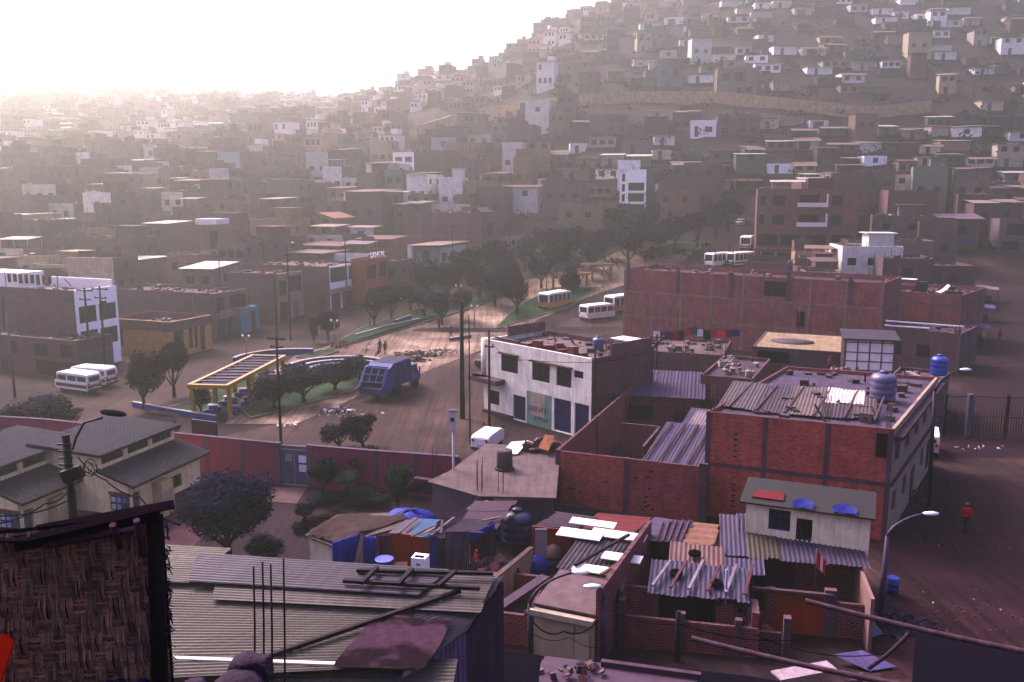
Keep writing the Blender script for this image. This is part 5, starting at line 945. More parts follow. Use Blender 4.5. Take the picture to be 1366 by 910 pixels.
for j in range(6):
    for i in range(10): mb.idface((gi[j][i], gi[j][i + 1], gi[j + 1][i + 1], gi[j + 1][i]), 'thatch', True)
o = mb.build('mud_cover', None, (92, 80, 72)); o.parent = mh_; o.matrix_parent_inverse = Matrix.Translation(mh_.location).inverted()
panel('door', ((413, 722), (420, 722), (420, 748), (414, 748)), (2.05, 2.05, .7, .7), 'metal', (48, 50, 84), mh_, .04)
def vpanel(name, xa, xb, ytop, ybot, Y, col, mat='tarp', th=.04, label=None, cat=None, t=None, Yb=None, ytb=None, ybb=None, wav=0.0, seed=1):
    """an upright sheet at depth Y (Yb at its other end) seen between the picture rows ytop and ybot; wav makes it hang in folds"""
    Yb = Yb or Y; a1, a0 = D(xa, ytop, Y), D(xa, ybot, Y); b1, b0 = D(xb, ytb or ytop, Yb), D(xb, ybb or ybot, Yb); r = random.Random(seed); n = 10; mb = MB()
    nn = Vector((-(b0 - a0).y, (b0 - a0).x, 0)).normalized()
    if nn.y > 0: nn = -nn
    F_ = [[mb.vert(a0.lerp(b0, i / n).lerp(a1.lerp(b1, i / n), j / 4) + nn * (wav * math.sin(i * 2.1 + j * .6 + seed) + (wav * r.uniform(-.5, .5)))) for i in range(n + 1)] for j in range(5)]
    B_ = [[mb.vert(mb.v[F_[j][i]] - nn * th) for i in range(n + 1)] for j in range(5)]
    for j in range(4):
        for i in range(n): mb.idface((F_[j][i], F_[j][i + 1], F_[j + 1][i + 1], F_[j + 1][i]), mat, wav > 0); mb.idface((B_[j][i + 1], B_[j][i], B_[j + 1][i], B_[j + 1][i + 1]), mat, wav > 0)
    for i in range(n): mb.idface((F_[4][i], F_[4][i + 1], B_[4][i + 1], B_[4][i]), mat); mb.idface((F_[0][i + 1], F_[0][i], B_[0][i], B_[0][i + 1]), mat)
    for j in range(4): mb.idface((F_[j][0], F_[j + 1][0], B_[j + 1][0], B_[j][0]), mat); mb.idface((F_[j + 1][n], F_[j][n], B_[j][n], B_[j + 1][n]), mat)
    o = mb.build(name, None, col)
    if t: o.parent = t; o.matrix_parent_inverse = Matrix.Translation(t.location).inverted()
    if label: tag(o, label, cat)
    return o
vpanel('tarp_wall', 444, 480, 724, 800, 40.9, (16, 50, 140), wav=.1, label='dark blue tarp hung slanting as a yard wall beside the mud roof', cat='tarp', ytb=712, Yb=41.8, seed=2); vpanel('tarp_wall', 484, 502, 716, 800, 41.6, (22, 56, 150), wav=.08, label='small blue tarp screen beside the leaning plank', cat='tarp', seed=4)
def plank(label, a, b, w=.12, h=.08, col=(92, 66, 66), name='leaning_plank', cat='plank'): mb = MB(); mb.obox(a, b, w, h, 'wood'); return tag(mb.build(name, None, col), label, cat)
plank('pale plank leaning up between the two blue tarps', D(472, 770, 40.2), D(484, 712, 41.2), .2, .08, (122, 92, 92)); plank('thin rod leaning beside the red yard panel', D(506, 770, 41), D(503, 712, 41.9), .1, .06, (116, 80, 84))
vpanel('yard_panel', 502, 522, 714, 800, 42.2, (96, 44, 62), 'cloth', label='dark red cloth panel closing the yard before the orange shack', cat='panel', wav=.05)
# orange shack with patched roofs
sk = thing('orange_shack', 'orange walled shack with a patched plank roof, blue tarp edges and a tin door', 'shack', Vector((-6, 44, 0)))
vpanel('wall', 521, 573, 711, 800, 42.4, (160, 70, 40), 'paint', .15, t=sk, ytb=716); vpanel('blue_wall', 573, 584, 716, 800, 42.3, (38, 60, 132), 'paint', .12, t=sk); vpanel('tin_wall', 584, 594, 718, 800, 42.2, (100, 84, 104), 'corr', .06, t=sk); vpanel('tin_door', 594, 626, 709, 800, 41.8, (112, 98, 116), 'corr', .06, t=sk)
vpanel('wall_brick', 519, 531, 688, 712, 46.5, (140, 40, 52), 'brick', .15, t=sk)
rz_ = 2.55
def roofpiece(t, px4, z4, col, mat='metalroof', pitch=.16, amp=.018, name='roof_sheet', th=.03):
    q = quad_on(px4, z4); mb = MB(); mb.corr(q[0], q[1], q[2], q[3], pitch, amp, mat, seg=5, jag=.13); o = mb.build(name, None, col); o.parent = t; o.matrix_parent_inverse = Matrix.Translation(t.location).inverted(); return o
for px4, z4, col, mat in ((((521, 712), (549, 690), (566, 693), (545, 716)), (2.5, 2.7, 2.7, 2.5), (96, 84, 104), 'metalroof'), (((540, 714), (563, 692), (592, 694), (570, 718)), (2.55, 2.75, 2.75, 2.55), (80, 116, 140), 'tarp'), (((568, 715), (590, 693), (640, 664), (610, 714)), (2.55, 2.8, 2.9, 2.6), (110, 90, 108), 'metalroof'), (((604, 712), (636, 668), (690, 668), (662, 706)), (2.62, 2.95, 2.95, 2.62), (118, 96, 106), 'metalroof'), (((596, 708), (618, 692), (662, 692), (640, 712)), (2.75, 2.85, 2.85, 2.7), (100, 82, 98), 'corr')): roofpiece(sk, px4, z4, col, mat)
for k, (a, b) in enumerate((((530, 712), (556, 691)), ((548, 716), (578, 702)), ((560, 714), (580, 704)), ((575, 714), (606, 690)), ((588, 712), (590, 694)), ((600, 690), (650, 668)), ((610, 700), (668, 690)))): 
    mb = MB(); mb.obox(W(*a, 2.7), W(*b, 2.92), .13, .06, 'wood'); o = mb.build('roof_batten', None, ((132, 116, 118), (110, 92, 100), (150, 134, 128))[k % 3]); o.parent = sk; o.matrix_parent_inverse = Matrix.Translation(sk.location).inverted()
vpanel('tarp', 625, 660, 712, 726, 42.6, (36, 66, 150), 'tarp', .03, t=sk, ytb=698, ybb=706, wav=.06); vpanel('side_wall', 627, 661, 714, 800, 42.9, (88, 72, 96), 'corr', .05, t=sk, ytb=704)
mb = MB(); r3 = random.Random(3); c = W(548, 682, 2.6)
for j in range(14): pass
mb.lathe([(1.2, -.5), (1.15, .0), (.9, .22), (.45, .34), (0, .38)], (0, 0, 0), 20, 'tarp', 1.25, .9)
for v in mb.v: v += Vector((r3.uniform(-.16, .16), r3.uniform(-.16, .16), r3.uniform(-.12, .12)))
tag(mb.build('covered_load', None, (14, 56, 140), W(546, 690, 2.3)), 'bright blue tarp bundle lumped beside the patched plank roof', 'tarp bundle')
wm = thing('washing_machine', 'white washing machine standing before the orange shack wall', 'washing machine', D(561, 764, 39.5), -.25); mb = MB(); mb.box(-.36, .36, -.3, .3, 0, .75, 'clean'); mb.build('body', wm, (235, 235, 235)); mb = MB(); mb.box(-.36, .36, -.3, .3, .753, .86, 'clean'); mb.build('lid', wm, (240, 240, 240)); mb = MB(); mb.box(-.22, .22, -.2, -.02, .862, .9, 'black'); mb.build('control_panel', wm); mb = MB(); mb.box(-.1, .1, -.32, -.301, .5, .6, 'clean'); mb.build('badge', wm, (150, 150, 160))
wm.location.z = max(wm.location.z, terr(wm.location.x, wm.location.y)); 
bs = thing('wash_basin', 'blue plastic basin on the yard ground beside the red panel', 'basin', D(513, 757, 40.5)); mb = MB(); mb.lathe([(.3, 0), (.42, .42), (.44, .44), (.4, .43), (.28, .06), (0, .06)], (0, 0, 0), 20, 'plastic'); mb.build('tub', bs, (30, 60, 160)); mb = MB(); mb.lathe([(.42, .4), (.47, .42), (.47, .46), (.42, .46)], (0, 0, 0), 20, 'plastic'); mb.build('rim', bs, (40, 74, 170))
tag(box_at('crate', 'dark crate with rusty bars beside the blue basin', 'crate', D(530, 762, 40.2), (1.0, .6, .35), .1, 'wood', (90, 52, 50)), 'dark crate with rusty bars beside the blue basin', 'crate')
person('person in a red cap bending behind the tin door yard', D(636, 757, 41.0), 2.2, 1.2, (150, 60, 60), fine=False, pose='sit', hair=(180, 40, 40))
heap('scrap_heap', 'heap of wood sticks and scrap beside the cream yard wall', W(655, 756, .8), None, 1.2, .8, 40, ((110, 80, 84), (150, 110, 100), (70, 56, 80)), 'scrap heap', .3, .4)
# black water tank and cream wall
def tank(label, p, r, h, col, cap=True, name='water_tank', seg=22):
    t = thing(name, label, 'water tank', p); mb = MB(); pr = [(r * .92, 0), (r, h * .05)]
    for k in range(3): z = h * (.12 + .24 * k); pr += [(r, z), (r * .965, z + h * .04), (r * .965, z + h * .08), (r, z + h * .12)]
    pr += [(r, h * .82), (r * .8, h * .93), (r * .34, h * .99)]; mb.lathe(pr, (0, 0, 0), seg, 'plastic'); mb.build('shell', t, col)
    mb = MB(); mb.lathe([(r * .34, h * .98), (r * .34, h * 1.06), (r * .28, h * 1.09), (0, h * 1.1)], (0, 0, 0), 16, 'plastic'); mb.build('lid', t, tuple(int(v * .8) for v in col)); return t
tank('big dark blue water tank beside the cream yard wall', W(690, 722, .6), .9, 1.8, (24, 34, 84))
tk = thing('tank_stand', 'rusty frame around the dark blue water tank', 'stand', W(690, 722, 0))
for x in (-1.25, 1.25):
    for y in (-.9, .9): mb = MB(); mb.tube([(x, y, 0), (x, y, 2.9)], .04, 6); mb.build('leg', tk, (70, 46, 60))
mb = MB(); mb.tube([(-1.25, -.9, 2.85), (1.25, -.9, 2.85)], .04, 6); mb.build('rail', tk, (70, 46, 60))
mb = MB(); mb.box(-1.3, 1.3, -1, 1, .45, .58, 'wood'); mb.build('deck', tk, (60, 44, 58))
cw = [W(650, 782, 1.9), W(709, 716, 2.6)]; t = thing('yard_wall', 'cream yard wall with an oval dark hole running up from the tin shed', 'wall'); mb = MB(); mb.obox(Vector((cw[0].x, cw[0].y, .95)), Vector((cw[1].x, cw[1].y, .95)), .2, 2.1, 'paint'); mb.build('wall_panel', t, (176, 156, 128))
mb = MB(); cc = cw[0].lerp(cw[1], .62); dv = (cw[1] - cw[0]).normalized(); ang = math.atan2(dv.y, dv.x); mb.T = Matrix.Translation((cc.x + .11 * math.sin(ang), cc.y - .11 * math.cos(ang), 1.35)) @ Matrix.Rotation(ang, 4, 'Z') @ Matrix.Rotation(math.pi / 2, 4, 'X'); mb.lathe([(0, -.01), (.17, -.01), (.17, .03), (0, .03)], (0, 0, 0), 16, 'black', 1, 1.8); mb.build('hole', t)  # flat black disc paints the dark of the hole
mb = MB(); mb.obox(Vector((cw[0].x, cw[0].y, 2.03)), Vector((cw[1].x, cw[1].y, 2.03)), .26, .06, 'conc'); mb.build('coping', t, (120, 100, 100))
# concrete roofed house with column stubs
ch, l_, i_ = slabhouse('low house under a bare concrete roof terrace with column stubs and scrap', 'house', ((570, 642), (600, 628), (648, 592), (748, 596), (742, 664), (640, 662)), 3.0, 'concrete_roof_house', (104, 90, 100), (124, 110, 106), mat='paint')
def on(px, py, z): return W(px, py, z)
st = thing('column_stub', 'thick round concrete column stub standing on the bare terrace', 'column', on(673, 626, 3.0)); mb = MB(); mb.lathe([(.5, 0), (.5, 1.2), (.47, 1.25), (0, 1.25)], (0, 0, 0), 18, 'conc'); mb.build('shaft', st, (120, 106, 108)); mb = MB(); mb.lathe([(.6, 0), (.6, .12), (.5, .14)], (0, 0, 0), 18, 'conc'); mb.build('foot', st, (90, 80, 86))
def rebars(label, p, h, n=4, sp=.14, r=.022, name='rebar_cage', col=(62, 38, 46)):
    t = thing(name, label, 'rebar', p)
    for k in range(n): mb = MB(); x, y = (k % 2) * sp * 2 - sp, (k // 2) * sp * 2 - sp; mb.tube([(x, y, -.3), (x + rnd.uniform(-.03, .03), y, h * rnd.uniform(.9, 1.1))], r, 5); mb.build('bar', t, col)
    return t
rebars('rebar cage on the terrace beside the grey lattice wall', on(640, 664, 2.6), 2.2); rebars('rebar cage in front of the round column stub', on(668, 658, 2.9), 2.4); rebars('rebar cage on the terrace edge over the yard steps', on(580, 640, 2.7), 1.9); rebars('two thin rebars against the rose wall', G(549, 664), 3.0, 2)
panel('plastic_sheet', ((668, 606), (682, 590), (706, 588), (690, 606)), (3.05, 3.5, 3.5, 3.1), 'clean', (232, 228, 220), None, .03, 'crumpled white plastic sheet lying on the bare terrace', 'plastic sheet')
heap('timber_pile', 'pile of reddish boards and planks on the terrace before the shop', on(722, 598, 3.05), None, 1.6, 1.0, 50, ((110, 74, 72), (150, 104, 84), (84, 60, 72), (60, 44, 56)), 'timber pile', .34, .7)
panel('board', ((717, 598), (728, 580), (740, 582), (732, 602)), (3.3, 4.0, 4.0, 3.4), 'wood', (150, 100, 74), None, .04, 'tan board propped on the timber pile', 'board')
for k in range(5): mb = MB(); q = W(566 + 3 * k, 652 - 3 * k, 1.5 + .25 * k); mb.box(-1.3, 1.6, -.2, .2, -.25, 0, 'conc'); o = mb.build('step', ch, (92, 66, 84)); o.parent = None; o.parent = ch; o.location = q - ch.location; o.rotation_euler = (0, 0, RB)
lt = thing('lattice_wall', 'grey slatted wall panel below the terrace edge', 'wall', Vector((0, 0, 0))); vpanel('wall_panel', 600, 640, 650, 668, 49.6, (104, 88, 104), 'corr', .08, t=lt, ytb=646, ybb=666)
for px, py, lb in ((595, 622, 'flower pots at the terrace corner by the rebar'), (606, 618, 'white pot beside the terrace corner plants')): shrub_round(lb, px, py + 30, .45, .4, (70, 52, 58))
sp = D(604, 548, 52.0); sb = thing('signal_post', 'white metal cabinet on a slim white post behind the terrace', 'post', Vector((sp.x, 52.0, 0))); zt = D(604, 573, 52).z; zt2 = D(604, 548, 52).z; mb = MB(); mb.tube([(0, 0, 0), (0, 0, zt)], .07, 8); mb.build('post', sb, (190, 186, 190)); mb = MB(); mb.box(-.24, .24, -.2, .2, zt, zt2, 'clean'); mb.build('cabinet', sb, (200, 196, 190)); mb = MB(); mb.box(-.27, .27, -.23, .23, zt2 + .002, zt2 + .06, 'metal'); mb.build('hood', sb, (60, 54, 66)); mb = MB(); mb.box(-.14, .1, -.215, -.201, zt + .55, zt + .8, 'black'); mb.build('dial', sb)
bus('white van parked beyond the rose wall end', G(640, 606), R(-20), 3.5, (226, 224, 222), Wd=1.5, H=1.45, name='parked_van', cat='van')
# ------------------------------------------------------------------ the near quarter: right half
def fh(label, cat, tl, tr_, h, pBR=None, d=None, base=0.0, pBL=None, rotadd=0.0, **k):
    loc, a, w = front(tl, tr_, h, base); a += R(rotadd)
    if d is None:
        B = loc + rotv(a, w, 0) if pBR is not None else loc.copy(); B.z = base + h; d = solve_along(B, a + math.pi / 2, pBR if pBR is not None else pBL)
    hs = house(label, cat, loc, a, w, d, h, base=-.5 if base == 0 else -.02, **k)
    for t in (.1, .35, .65, .9):
        for q in (.1, .35, .65, .9): e = loc + rotv(a, w * t, d * q); FOOT.append((e.x, e.y, max(w, d) / 6))
    return hs, w, d, a, loc
# white corner house
loc, a_, w_ = front((645, 452), (790, 479), 6.8); B = loc + rotv(a_, w_, 0); B.z = 6.8; d_ = solve_along(B, a_ + math.pi / 2, 872); H = 6.8
F_ops = [(w_ * .18, w_ * .345, 4.2, 5.75), (w_ * .48, w_ * .64, 4.0, 5.6), (w_ * .7, w_ * .83, 4.0, 5.6), (w_ * .85, w_ * .93, 5.0, 5.6), (w_ * .3, w_ * .42, .1, 2.3, 'door', (26, 30, 56)), (w_ * .68, w_ * .83, .1, 2.9, 'shutter', (44, 54, 112)), (w_ * .86, w_ * .98, .1, 2.9, 'shutter', (40, 50, 108)), (w_ * .06, w_ * .16, .9, 2.2)]
L_ops = [(1.5 + 3.2 * k, 3.2 + 3.2 * k, 4.1, 5.7) for k in range(max(1, int((d_ - 3) / 3.2)))]
hp = house('white two storey corner house with hooded dark windows and a red brick side wall', 'corner house', loc, a_, w_, d_, H, name='corner_house', ops={'F': F_ops, 'L': L_ops}, mats={'F': 'paint', 'L': 'paint'}, cols={'F': (236, 233, 220), 'L': (236, 233, 220), 'wall': (118, 68, 64)}, parapet=.45, roofcol=(134, 118, 112), winc=(36, 30, 46), storey=3.2, framecol=(114, 94, 100), fstep=3.2)
for t in (.1, .35, .65, .9):
    for q in (.1, .35, .65, .9): e = loc + rotv(a_, w_ * t, d_ * q); FOOT.append((e.x, e.y, max(w_, d_) / 6))
mb = MB(); mb.box(-1.0, w_ * .22, -1.1, -.003, 3.0, 3.45, 'conc'); mb.lathe([(1.1, 3.0), (1.1, 3.45)], (-.05, .0, 0), 20, 'conc'); mb.build('awning_slab', hp, (120, 98, 100))
mb = MB(); mb.lathe([(.5, 3.46), (.5, 6.8)], (.0, .35, 0), 14, 'paint'); mb.build('rounded_corner', hp, (236, 232, 214))
for u0, u1, zz in ((.17, .355, 5.85), (.47, .84, 5.72)): 
    mb = MB(); mb.obox((w_ * u0, -.15, zz), (w_ * u1, -.15, zz), .34, .12, 'wood'); hd_ = mb.build('window_hood', hp, (112, 92, 88))
mb = MB(); mb.box(w_ * .43, w_ * .66, -.02, -.003, 0, 2.95, 'paint'); mb.build('green_plaster', hp, (128, 156, 148)); mb = MB(); mb.box(w_ * .47, w_ * .6, -.04, -.021, .9, 2.9, 'paint'); gp = mb.build('pale_panel', hp, (176, 164, 150))
gl = letters('SERVIT', (w_ * .535, -.045, 1.25), 0, .75, hp, (70, 72, 80), .02, 'graffiti', 'paint'); gl2 = letters('y Mena', (w_ * .57, -.03, .55), 0, .6, hp, (66, 74, 76), .02, 'graffiti', 'paint')
gl.location.x = w_ * .535; gl.scale = (1, .9, 1)
mb = MB(); mb.box(.1, w_ * .3, -.3, -.003, .0, .3, 'conc'); mb.build('step', hp, (100, 84, 90))
mb = MB(); mb.box(w_ * .02, w_ * .24, d_ * .15, d_ * .2, H - .4, H + .05, 'brick'); mb.build('roof_wall', hp, (140, 84, 78)) 
mb = MB(); mb.box(.2, .38, d_ * .35, d_ - .3, H, H + .9, 'brick'); mb.build('brick_parapet', hp, (136, 82, 76)); mb = MB(); mb.box(w_ - .2, w_ - .02, d_ * .3, d_ - .2, H + .002, H + .9, 'brick'); mb.build('side_parapet', hp, (130, 76, 76))
for k in range(9):
    o = box_at('red_crate', 'x', 'crate', loc + rotv(a_, w_ * (.36 + .052 * k), d_ * .12 + .5 * (k % 2), H - .44), (.7, .6, .55 + .2 * (k % 3)), a_ + .2 * k, 'plastic', (120, 34, 44)); tag(o, 'dark red plastic crate %s on the white corner house roof' % ('at the row start', 'next after the first one', 'third along the parapet', 'fourth along the parapet', 'in the middle of the row', 'just past the middle', 'third from the row end', 'next to the last one', 'last by the brick wall')[k], 'crate', 'red crates on the corner house roof')
for u, q, lb in ((.34, .3, 'rebar stub beside the red crates'), (.52, .3, 'rebar stub over the middle of the red crate row'), (.12, .5, 'rebar stub near the brick parapet of the corner house')): rebars(lb, loc + rotv(a_, w_ * u, d_ * q, H - .4), 2.2, 4, .09, .022, 'roof_rebar')
o = box_at('roof_sheet', 'white sheet roof corner behind the grey tub', 'sheet', loc + rotv(a_, w_ * .86, d_ * .85, H + .6), (2.6, 1.8, .06), a_, 'clean', (226, 220, 214)); tank('grey blue tub on the white corner house roof', loc + rotv(a_, w_ * .72, d_ * .62, H - .44), .5, 1.2, (92, 98, 130))
for x_, y_ in ((.62, .75), (.7, .78), (.8, .5)): plank('dark scrap plank on the corner house roof %s' % ('by the tub', 'behind the tub', 'near the side wall')[int(x_ * 10) - 6], loc + rotv(a_, w_ * x_, d_ * y_, H - .3), loc + rotv(a_, w_ * x_ + 1.8, d_ * y_ + .4, H + .5), .2, .1, (70, 62, 84), 'scrap_plank')
# long brick wall building
hl_, w_, d_, a_, l_ = fh('long high unfinished red brick building with grey columns across the avenue end', 'brick building', (833, 359), (1180, 378), 9.6, d=10, name='brick_building', cols={'wall': (178, 92, 84)}, parapet=.6, storey=3.3, framecol=(164, 136, 130), fstep=4.4, rebar=6, rebar_h=.9, roofcol=(84, 70, 74), ops={'F': [(19.4, 22.2, 7.2, 9.1, 'window', (90, 70, 70)), (23.6, 24.6, 3.6, 5.6, 'dark')]})
mb = MB(); 
for k in range(5): mb = MB(); x = .4 + k * w_ / 4.6; mb.box(x, x + .5, -.1, -.035, 7.0 - .2, 10.4 - .25 * (k % 3), 'conc'); mb.build('column_head', hl_, (120, 96, 100))
hl2, w2, d2, a2, l2 = fh('lower red brick wall house with four grey panels beside the long brick building', 'brick house', (1170, 386), (1284, 394), 7.2, d=12, cols={'wall': (172, 88, 78)}, parapet=.5, storey=5.8, fstep=3.3, roofcol=(110, 92, 94))
for k in range(22): mb = MB(); q = l_ + rotv(a_, 2 + k * w_ / 22.5, -1.2 - (k % 3), 3.0); rb_ = None; rebars('rebar sprouting in front of the long brick wall, %s' % ('towards its start', 'towards its middle', 'towards its end')[k // 8], q, rnd.uniform(2.4, 4.2), 2, .07, .024, 'wall_rebar', (70, 42, 52))['group'] = 'rebars before the long brick wall'
# things on the roofs behind the lower wall
rt = l2 + rotv(a2, 0, 0, 6.72)
tkk = thing('cargo_tricycle', 'red box cargo tricycle parked on the brick roof', 'cargo tricycle', rt + rotv(a2, w2 * .3, 1.6), a2 + .1)
mb = MB(); mb.box(-1.5, 1.3, -.7, .7, .6, 1.2, 'metal'); mb.build('cargo_box', tkk, (140, 44, 50)); mb = MB(); mb.box(-1.5, 1.3, -.75, .75, 1.9, 1.98, 'metal'); mb.build('canopy', tkk, (214, 206, 206)); mb = MB(); mb.box(1.4, 2.6, -.5, .5, .4, 1.7, 'metal'); mb.build('cab', tkk, (40, 36, 50))
for x in (-1.4, 1.2):
    for y in (-.65, .65): mb = MB(); mb.tube([(x, y, 1.2), (x, y, 1.9)], .03, 5); mb.build('canopy_post', tkk, (60, 50, 60))
wheels(tkk, (-.6, .6), .9, .32); 
hm_ = thing('white_awning', 'white sagging cloth sheet hung on the brick roof', 'cloth', rt + rotv(a2, w2 * .6, 1.2)); mb = MB(); n = 12; A_ = [[mb.vert((2.6 * i / n, y, 1.3 - .9 * math.sin(math.pi * i / n) + .12 * y)) for i in range(n + 1)] for y in (0, .8)]
for i in range(n): mb.idface((A_[0][i], A_[0][i + 1], A_[1][i + 1], A_[1][i]), 'cloth', True)
mb.build('sheet', hm_, (226, 222, 220))
for x in (0, 2.6): mb = MB(); mb.tube([(x, .4, 0), (x, .4, 1.4)], .04, 6); mb.build('post', hm_, (90, 76, 84))
vh = thing('dark_machine', 'dark engine like machine beside the white cloth on the roof', 'machine', rt + rotv(a2, w2 * .86, 1.4), a2); mb = MB(); mb.box(-.8, .8, -.5, .5, .1, .8, 'metal'); mb.build('block', vh, (36, 34, 48)); mb = MB(); mb.tube([(0, 0, .8), (0, 0, 1.4), (.4, 0, 1.5)], .1, 8); mb.build('exhaust', vh, (50, 44, 54))
# roofs between the corner house and the street
def lowhouse(label, tl, tr_, h, d, wallc, roofc, mats=None, ops=None, rmat='conc', parapet=.3, **k): return fh(label, 'house', tl, tr_, h, d=d, name='low_house', mats=mats or {}, cols={'wall': wallc}, roofcol=roofc, parapet=parapet, roofmat=rmat, ops=ops, **k)
G1 = lowhouse('low brick house with a wide grey sheet roof behind the yard walls', (770, 524), (934, 532), 3.4, 7.5, (128, 46, 54), (96, 84, 100), ops={'F': [(4.2, 6.4, 1.3, 2.6), (8.0, 9.0, .1, 2.2, 'door', (60, 40, 60))]}, frame=False, parapet=.05)
mb = MB(); mb.corr((-.4, -.5, 3.5), (G1[1] + .4, -.5, 3.5), (G1[1] + .4, G1[2], 4.1), (-.4, G1[2], 4.1), .3, .035, 'corr', seg=5); mb.build('sheet_roof', G1[0], (104, 92, 116))
lowhouse('brick house with a bare cluttered roof below the laundry lines', (862, 468), (965, 474), 4.2, 9, (120, 66, 72), (124, 108, 104), rebar=4)
G3 = lowhouse('flat pale terrace house with an oval dark stain on its roof', (1004, 462), (1124, 470), 5.4, 10, (108, 72, 80), (168, 150, 124), parapet=.06, ops={'F': [(.5, 3.4, 3.9, 5.0, 'dark')]})
mb = MB(); mb.lathe([(0, 0), (2.1, .0), (2.1, .03), (0, .03)], (G3[1] * .4, G3[2] * .45, 5.36), 20, 'tar', 1, .8); mb.build('roof_stain', G3[0], (90, 76, 80))
lowhouse('narrow brick yard house with a sloping wall behind the flat sheet roof', (935, 500), (1004, 506), 4.6, 10, (132, 66, 68), (100, 84, 96), rebar=4)
lowhouse('red walled house below the bright glazed shed', (1060, 512), (1170, 520), 4.0, 7, (136, 44, 50), (100, 90, 110), frame=False, ops={'F': [(1, 2.2, 1.6, 2.8), (3.4, 5.2, 1.4, 2.8)]}, rebar=2)
lowhouse('dark brick house with white roof rails near the street trees', (1176, 436), (1282, 446), 4.6, 8, (110, 58, 66), (96, 84, 96), ops={'F': [(1, 2.4, 1.6, 3), (4, 5.4, 1.6, 3)]}, rebar=2)
lowhouse('brick street house below the blue tank', (1176, 512), (1248, 520), 3.6, 9, (126, 62, 68), (110, 100, 116), rebar=2, ops={'F': [(.8, 2, 1.2, 2.4)]})
for lb, a, b in (('long white roof rail over the dark brick house', (1182, 428), (1286, 436)), ('second white roof rail below the first', (1180, 434), (1240, 438))): 
    y = W(1180, 436, 4.9).y; mb = MB(); mb.obox(D(*a, y + 1), D(*b, y - 1), .25, .14, 'clean'); tag(mb.build('roof_rail', None, (222, 218, 216)), lb, 'rail')
gs = thing('glazed_shed', 'bright white glazed shed under a dark lean roof on the rooftops', 'shed', W(1126, 497, 4.0), R(-14)); k_ = F / (gs.location.y * cp); sw = 62 / k_ * 1.0; shh = 3.2
mb = MB(); mb.box(0, sw, 0, .08, .3, shh - .3, 'clean'); mb.build('glazing', gs, (240, 238, 230))
for k in range(5): mb = MB(); x = sw * k / 4; mb.box(x - .05, x + .05, -.06, -.003, .0, shh - .2, 'wood'); mb.build('mullion', gs, (130, 112, 104))
for z in (.3, 1.1, 1.9, 2.8): mb = MB(); mb.box(.05, sw - .05, -.055, -.004, z - .04, z + .04, 'wood'); mb.build('transom', gs, (130, 112, 104))
mb = MB(); mb.slab([(-.3, -.6, shh), (sw + .4, -.6, shh), (sw + .4, 2.6, shh + .4), (-.3, 2.6, shh + .4)], .1, 'tar'); mb.build('roof', gs, (76, 68, 78)); mb = MB(); mb.box(-.1, .0, .1, 2.4, 0, shh, 'wood'); mb.box(sw, sw + .1, .1, 2.4, 0, shh, 'wood'); mb.build('side_boards', gs, (84, 66, 74)); mb = MB(); mb.box(0, sw, -.05, 2.4, -.2, -.0, 'conc'); mb.build('floor', gs, (110, 96, 98))
heap('scrap_heap', 'tangled heap of boards, sacks and sheet scrap before the glazed shed', W(1120, 506, 4.1), None, 3.2, 1.4, 90, ((140, 124, 112), (96, 76, 84), (70, 56, 74), (170, 156, 144)), 'scrap heap', .4, 1.0)
person('person in dark clothes on the rooftops below the glazed shed', W(1039, 524, 4.1), 2, 1.65, (40, 34, 54)); person('person in a red cap bending on the scrap roof', W(1106, 498, 4.2), 2, 1.5, (110, 60, 66), hair=(170, 40, 40))
tank('large grey cylinder water tank on the big brick house roof', W(1177, 532, 6.6), .82, 1.75, (110, 104, 130)); tank('bright blue water tank near the street corner roofs', W(1252, 500, 4.0), .72, 1.7, (36, 78, 160))
# laundry
ln = [W(874, 440, 6.3), W(925, 436, 6.4), W(985, 438, 6.2)]; wire('laundry line sagging over the cluttered brick roofs', ln, .02, .25, name='laundry_line', group='laundry lines')
for k in range(13):
    t = k / 12.6 + .02; P_ = ln[0].lerp(ln[1], t * 2) if t < .5 else ln[1].lerp(ln[2], t * 2 - 1); col = ((230, 224, 220), (150, 30, 60), (40, 44, 120), (170, 36, 60), (36, 30, 60), (190, 60, 80), (40, 110, 100), (226, 220, 220), (40, 36, 54), (180, 40, 56), (210, 90, 110), (120, 40, 70), (60, 60, 120))[k]
    cn = ('white', 'crimson', 'navy', 'red', 'black', 'rose', 'teal', 'white', 'charcoal', 'scarlet', 'pink', 'wine', 'blue')[k]; mb = MB(); w1, h1_ = rnd.uniform(.5, .95), rnd.uniform(.6, 1.1); q = [[mb.vert((-w1 / 2 + w1 * i / 5, .05 * math.sin(i * 1.7 + j), -h1_ * j / 3)) for i in range(6)] for j in range(4)]
    for j in range(3):
        for i in range(5): mb.idface((q[j][i], q[j][i + 1], q[j + 1][i + 1], q[j + 1][i]), 'cloth', True)
    tag(mb.build('hanging_cloth', None, col, P_ - Vector((0, 0, .1 + .25 * 4 * ((t * 2) % 1) * (1 - (t * 2) % 1)))), '%s cloth drying %s on the rooftop laundry line' % (cn, 'early' if k < 4 else 'midway' if k < 9 else 'late'), 'laundry', 'laundry on the rooftop line')
